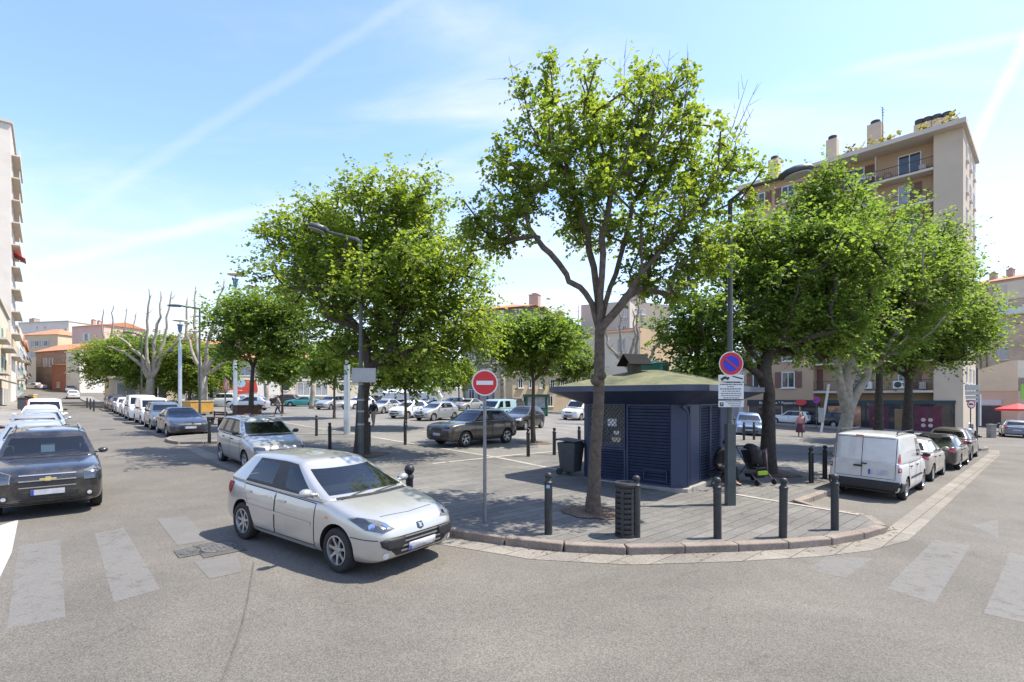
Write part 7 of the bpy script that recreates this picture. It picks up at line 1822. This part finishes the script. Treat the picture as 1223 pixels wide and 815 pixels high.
# covered white lorry
x, y = g(490, 485, KH); t = thing('lorry', 'covered lorry with white tarpaulin parked behind the car park', 'lorry', on(x, y+2, KH), R(4))
mb = MB(); vs = []; n = 14
for i, xx in enumerate(lin(-4.2, 2.2, 9)):
    for k in range(n):
        a = math.pi*k/(n-1); vs.append((xx, -1.15*math.cos(a) if abs(math.cos(a)) < .8 else -1.15*math.copysign(1, math.cos(a)), 1.0+1.35*min(1, math.sin(a)*1.35)+.03*math.sin(i*2.1+k)))
mb.add(vs, [(i*n+k, i*n+k+1, (i+1)*n+k+1, (i+1)*n+k) for i in range(8) for k in range(n-1)]+[tuple(range(n)), tuple(8*n+k for k in range(n))]); mb.build('tarpaulin', mat('tarpaulin_white', (.58, .60, .63), .6, var=.12, vs=1.5), t, smooth=True)
mb = MB(); mb.slab([(2.4, -1.05, .5), (4.3, -1.05, .5), (4.3, -1.05, 1.3), (3.8, -1.05, 2.2), (2.4, -1.05, 2.3)], (0, 2.1, 0)); o = mb.build('cab', pWh, t, bevel=.08); mb = MB(); mb.box((3.1, -1.07, 1.75), (.8, .05, .6)); mb.build('side_window', G_DARK, o); MB().box((0, 0, .72), (8.2, 1.6, .22)).build('chassis', BLACK, t)
for xx in (3.3, -2.2, -3.2):
    for sg in (1, -1): mb = MB(); mb.lathe([(0, -.14), (.3, -.14), (.42, -.12), (.42, .12), (.3, .14), (0, .14)], 18, c=(xx, sg*.95, .42), axis='y'); mb.build('wheel', RUB, t)
# right bay: white van seen from behind, and the cars before it
HRt = ANG_W
Rb = Vector(g(1079, 597)); hv = Vector((WX, WY)); rt = Vector((hv.y, -hv.x)); sc = .97
c = Rb-rt*(.86-.08)*sc+hv*(4.25/2-.80)*sc
uV, wV = UW(c.x, c.y)
place_car('vansmall', pWV, 0, 'white panel van seen from behind in the right bay', 'van', GRR, c.x, c.y, HRt, sc, opts=('panel',))
for kd, p, dw, du_, s_, lod, lab in (('small', pPk, 4.9, .05, .97, 1, 'pale gold hatchback parked just ahead of the white van'), ('sedan', pK, 10.0, -.10, .95, 0, 'black sedan with red tail lamps ahead of the pale gold hatchback'), ('hatch', pBR, 15.2, .0, 1., 1, 'dark hatchback first in the right bay row')):
    x, y = W(uV+du_, wV+dw); place_car(kd, p, lod, lab, 'car', GRR, x, y, HRt, s_)
x, y = W(6.6, 27.6); x, y = W(uV-.2+3.9, wV+14.5)
# cars crossing before the tower
cp('mpv', pBl, 1, 893, 521.5, R(248), 'blue people carrier parked right of the kiosk', s_=1., grp=GT, dz=0)
cp('suv', pWh, 1, 943, 507.5, ANG_U, 'white crossover parked before the bakery', s_=.85, grp=GT, dz=0)
cp('estate', pK, 1, 985, 510, R(118), 'black estate car before the dark shop beside the bakery', grp=GT, dz=0)
cp('sedan', pDB, 2, 1012, 509, R(130), 'dark blue sedan half hidden by the plane tree trunk', grp=GT, dz=0)
cp('hatch', pWh, 1, 1085, 513, R(160), 'white hatchback seen over the roof of the panel van', grp=GT, dz=0, back=.5)
cp('sedan', pSG, 1, 1121, 516, R(150), 'silver sedan seen over the black sedan roof', grp=GT, dz=0, back=.5)
cp('estate', pBG, 1, 1211, 523, ANG_W+.12, 'dark blue grey estate seen from behind at the right edge', grp='cars on the far right street', dz=0, back=2.2)
cp('small', pSB, 1, 1222, 511, ANG_W+.1, 'pale blue car ahead of the blue grey estate at the right edge', grp='cars on the far right street', dz=0, back=1)
cp('vanbig', pWh, 1, 1178, 503, R(250), 'white delivery van before the garage door', 'van', .95, 'cars on the far right street', 0, 1)
# ------------------------------------------------------------------ people
SKIN = mat('skin', (.42, .25, .17), .6); HAIRD = mat('hair_dark', (.02, .015, .012), .7); HAIRB = mat('hair_blond', (.42, .29, .13), .7)
def skin_mesh(name, joints, edges, m, parent, lv=1, root=0):
    """joints: list of (pos, radius); a continuous surface grown along the edges"""
    me = bpy.data.meshes.new(name); me.from_pydata([j[0] for j in joints], edges, []); o = bpy.data.objects.new(name, me); COL.objects.link(o)
    md = o.modifiers.new('k', 'SKIN'); sv = me.skin_vertices[0].data
    for i, j in enumerate(joints):
        r_ = j[1]; sv[i].radius = r_ if isinstance(r_, tuple) else (r_, r_); sv[i].use_root = (i == root)
    sd = o.modifiers.new('s', 'SUBSURF'); sd.levels = lv; sd.render_levels = lv
    me2 = eval_mesh(o); bpy.data.objects.remove(o)
    me2.materials.clear(); me2.materials.append(m)
    for p in me2.polygons: p.use_smooth = True
    return link(name, me2, parent)
def person(lab, loc, rz, J, top=None, legs=None, hair=HAIRD, skirt=None, sleeves=True, scale=1., bag=None, long_hair=False, hat=None):
    """J: dict of joint positions (x forward, y left, z up), metres"""
    t = thing('person', lab, 'person', loc, rz); t.scale = (scale,)*3
    g_ = lambda k: Vector(J[k])
    joints = [(g_('hip'), (.15, .12)), (g_('waist'), (.125, .10)), (g_('chest'), (.155, .115)), (g_('neck'), .055), (g_('head')-Vector((0, 0, .05)), .075), (g_('head')+Vector((.01, 0, .06)), .085)]
    E = [(0, 1), (1, 2), (2, 3), (3, 4), (4, 5)]
    def chain(start, ks, rs):
        pv = start
        for k, r_ in zip(ks, rs): joints.append((g_(k), r_)); E.append((pv, len(joints)-1)); pv = len(joints)-1
        return pv
    for s in 'lr':
        chain(2, [s+'sh', s+'el', s+'wr'], [.055, .043, .031]); wr = len(joints)-1
        d = (g_(s+'wr')-g_(s+'el')).normalized(); sd = d.orthogonal().normalized()
        joints.append((g_(s+'wr')+d*.08, .034)); E.append((wr, len(joints)-1)); pm = len(joints)-1
        for k in range(4): joints.append((g_(s+'wr')+d*(.15+.02*(k in (1, 2)))+sd*(k-1.5)*.02, .0095)); E.append((pm, len(joints)-1))
        joints.append((g_(s+'wr')+d*.09+sd*.055, .011)); E.append((wr, len(joints)-1))
        chain(0, [s+'hp', s+'kn', s+'an', s+'to'], [.088, .058, .04, .034])
    skin_mesh('body', joints, E, SKIN, t)
    hd = g_('head'); up = (hd-g_('neck')).normalized()
    # face
    mb = MB(); f = Vector(J.get('face', (1, 0, 0))).normalized(); sd = Vector((0, 0, 1)).cross(f).normalized(); c = hd+Vector((0, 0, .025))
    mb.add([c+f*.10+Vector((0, 0, .02)), c+f*.085+sd*.014-Vector((0, 0, .03)), c+f*.085-sd*.014-Vector((0, 0, .03)), c+f*.122-Vector((0, 0, .022))], [(0, 1, 3), (0, 3, 2), (1, 2, 3)]); mb.build('nose', SKIN, t)
    for sg in (1, -1): MB().lathe([(0, -.010), (.010, 0), (0, .010)], 8, c=tuple(c+f*.088+sd*.033*sg+Vector((0, 0, .018)))).build('eye', SIGNK, t)
    MB().box(c+f*.088-Vector((0, 0, .055)), (.012, .045, .010), rot=math.atan2(f.y, f.x)).build('mouth', mat('lips', (.35, .12, .10), .6), t)
    # hair cap
    hb = MB(); vs = []; n = 14; rows_ = 7
    for i in range(rows_):
        a = math.pi*.60*i/(rows_-1)
        for k in range(n):
            b_ = 2*math.pi*k/n; dv = Vector((math.sin(a)*math.cos(b_), math.sin(a)*math.sin(b_), math.cos(a))); front = max(0, dv.dot(f)); aa = a*(1-.42*front); dv = Vector((math.sin(aa)*math.cos(b_), math.sin(aa)*math.sin(b_), math.cos(aa)))
            drop = (.16 if long_hair else 0)*max(0, -dv.dot(f)+.35)*(i/(rows_-1))**2
            vs.append(hd+Vector((0, 0, .035))-f*.008+Vector((dv.x*.104, dv.y*.098, dv.z*.122))-Vector((0, 0, drop)))
    hb.add(vs, [(i*n+k, i*n+(k+1) % n, (i+1)*n+(k+1) % n, (i+1)*n+k) for i in range(rows_-1) for k in range(n)]); o = hb.build('hair', hair, t, smooth=True, ang=0)
    if top:
        jj = [(g_('hip')+(g_('waist')-g_('hip'))*.15, (.19, .155)), (g_('waist'), (.17, .14)), (g_('chest'), (.215, .165)), (g_('chest')+(g_('neck')-g_('chest'))*.7, .08)]; ee = [(0, 1), (1, 2), (2, 3)]
        for s in 'lr':
            jj.append((g_(s+'sh'), .092)); ee.append((2, len(jj)-1)); jj.append((g_(s+'el'), .070)); ee.append((len(jj)-2, len(jj)-1))
            if sleeves: jj.append((g_(s+'wr')-(g_(s+'wr')-g_(s+'el')).normalized()*.02, .044)); ee.append((len(jj)-2, len(jj)-1))
        skin_mesh('jacket', jj, ee, top, t)
    if legs:
        jj = [(g_('hip')+Vector((0, 0, .06)), (.155, .125)), (g_('hip')-Vector((0, 0, .02)), (.16, .13))]; ee = [(0, 1)]
        for s in 'lr':
            jj.append((g_(s+'hp'), .10)); ee.append((1, len(jj)-1)); jj.append((g_(s+'kn'), .072)); ee.append((len(jj)-2, len(jj)-1)); jj.append((g_(s+'an')+(g_(s+'kn')-g_(s+'an'))*.12, .055)); ee.append((len(jj)-2, len(jj)-1))
        skin_mesh('trousers', jj, ee, legs, t)
    if skirt:
        z1, z0_, m = skirt; hp = g_('waist'); MB().lathe([(.29, z0_), (.26, (z0_+z1)/2), (.20, z1-.12), (.15, z1)], 18, c=(hp.x, hp.y, 0)).build('skirt', m, t, smooth=True)
    for s in 'lr':
        d = (g_(s+'to')-g_(s+'an')); skin_mesh('shoe', [(g_(s+'an')-Vector((0, 0, .03)), .045), (g_(s+'an')+d*.5-Vector((0, 0, .02)), .045), (g_(s+'to'), .035)], [(0, 1), (1, 2)], mat('shoe_dark', (.03, .025, .025), .6), t)
    return t
def walk(st=.28, arm=.22, bend=.0):
    return dict(hip=(0, 0, .93), waist=(.0, 0, 1.08), chest=(.02+bend, 0, 1.30), neck=(.03+bend, 0, 1.47), head=(.05+bend, 0, 1.60), lsh=(.02+bend, .19, 1.40), rsh=(.02+bend, -.19, 1.40), lel=(-arm*.6, .25, 1.14), rel=(arm*.5, -.25, 1.14), lwr=(-arm*.2, .24, .90), rwr=(arm*1.5, -.22, .95),
                lhp=(.01, .09, .88), rhp=(-.01, -.09, .88), lkn=(st*.62, .095, .50), rkn=(-st*.15, -.095, .48), lan=(st*.85, .095, .085), ran=(-st*1.05, -.095, .13), lto=(st*.85+.17, .11, .035), rto=(-st*1.05+.15, -.11, .035))
x, y = g(956, 524, .0); person('fair haired woman in a pink top and maroon skirt walking towards the bakery', on(x, y), R(62), dict(walk(.22, .2), face=(1, 0, 0)), mat('top_pink', (.55, .27, .26), .8), None, HAIRB, (1.02, .42, mat('skirt_maroon', (.10, .03, .05), .8)), scale=1.0, long_hair=True)
x, y = g(332.5, 497.5, KH); person('man in a grey top and dark trousers walking through the car park', on(x, y, KH), R(200), walk(.30, .25), mat('top_grey', (.22, .20, .18), .8), mat('trousers_navy', (.03, .035, .06), .8), HAIRD, scale=1.02)
x, y = g(446, 509, KH); person('woman in an open black jacket and beige trousers walking with a black bag', on(x, y, KH), R(255), walk(.12, .12), mat('jacket_black', (.015, .015, .017), .8), mat('trousers_beige', (.34, .27, .21), .8), HAIRD, scale=.98, long_hair=True)
Vb = Vector((x, y)); t = thing('handbag', 'small black handbag hanging at the side of the woman in the black jacket', 'bag', (x-.30, y-.03, hz(x, y)+KH+.52), 0); MB().box((0, 0, .13), (.10, .30, .26)).build('body', BLK, t, bevel=.03); mb = MB(); mb.tube([(0, -.10, .25), (0, -.06, .40), (0, .06, .40), (0, .10, .25)], .010, 6); mb.build('strap', BLK, t)
# person seated on the kiosk plinth, in dark clothes, leaning forward
x, y = (kx+math.cos(KA)*1.9+math.sin(KA)*.32, ky+math.sin(KA)*1.9-math.cos(KA)*.32)
J = dict(hip=(.0, 0, .50), waist=(.0, 0, .66), chest=(.10, 0, .87), neck=(.17, 0, 1.03), head=(.24, 0, 1.15), face=(1, 0, -.25), lsh=(.12, .18, .97), rsh=(.12, -.18, .97), lel=(.26, .23, .74), rel=(.26, -.23, .74), lwr=(.46, .10, .66), rwr=(.46, -.10, .66), lhp=(.06, .10, .48), rhp=(.06, -.10, .48), lkn=(.46, .14, .52), rkn=(.46, -.14, .52), lan=(.44, .13, .09), ran=(.42, -.13, .09), lto=(.60, .15, .035), rto=(.58, -.15, .035))
person('person in black clothes sitting hunched against the kiosk wall', on(x, y, KH), KA-R(90)+R(35), J, mat('jacket_black', (.015, .015, .017), .8), mat('trousers_black', (.014, .014, .016), .85), HAIRD)
sx, sy = x, y; t = thing('stool', 'low dark folding stool under the seated person', 'stool', on(sx, sy, KH), ANG_W); MB().box((0, 0, .385), (.36, .30, .03)).build('seat', BLK, t)
for sg in (1, -1): mb = MB(); mb.tube([(-.16, sg*.13, .0), (.16, sg*.13, .37)], .012, 6); mb.tube([(.16, sg*.12, .0), (-.16, sg*.12, .37)], .012, 6); mb.build('leg', STEEL, t)
# driver of the hatchback (left hand drive), seated
M = HERO.matrix_basis.copy(); S_ = SPEC['hatch']; dx = S_['L']/2-(S_['x'][1]+.36)
J = dict(hip=(0, 0, .50), waist=(-.05, 0, .66), chest=(-.10, 0, .90), neck=(-.10, 0, 1.06), head=(-.08, 0, 1.17), face=(1, 0, 0), lsh=(-.08, .18, .98), rsh=(-.08, -.18, .98), lel=(.10, .24, .82), rel=(.10, -.24, .82), lwr=(.34, .14, 1.02), rwr=(.34, -.14, 1.02), lhp=(.04, .09, .48), rhp=(.04, -.09, .48), lkn=(.46, .12, .60), rkn=(.46, -.12, .60), lan=(.72, .10, .34), ran=(.74, -.10, .34), lto=(.82, .10, .42), rto=(.84, -.10, .42))
sc = HERO.scale[0]; hh = HERO.rotation_euler.z
hx = HERO.location.x+math.cos(hh)*dx*sc-math.sin(hh)*.36*sc; hy = HERO.location.y+math.sin(hh)*dx*sc+math.cos(hh)*.36*sc
person('driver in a dark shirt sitting at the wheel of the silver hatchback', (hx, hy, HERO.location.z-.02), hh, J, mat('shirt_dark', (.05, .045, .06), .8), MATS['trousers_navy'], HAIRD)
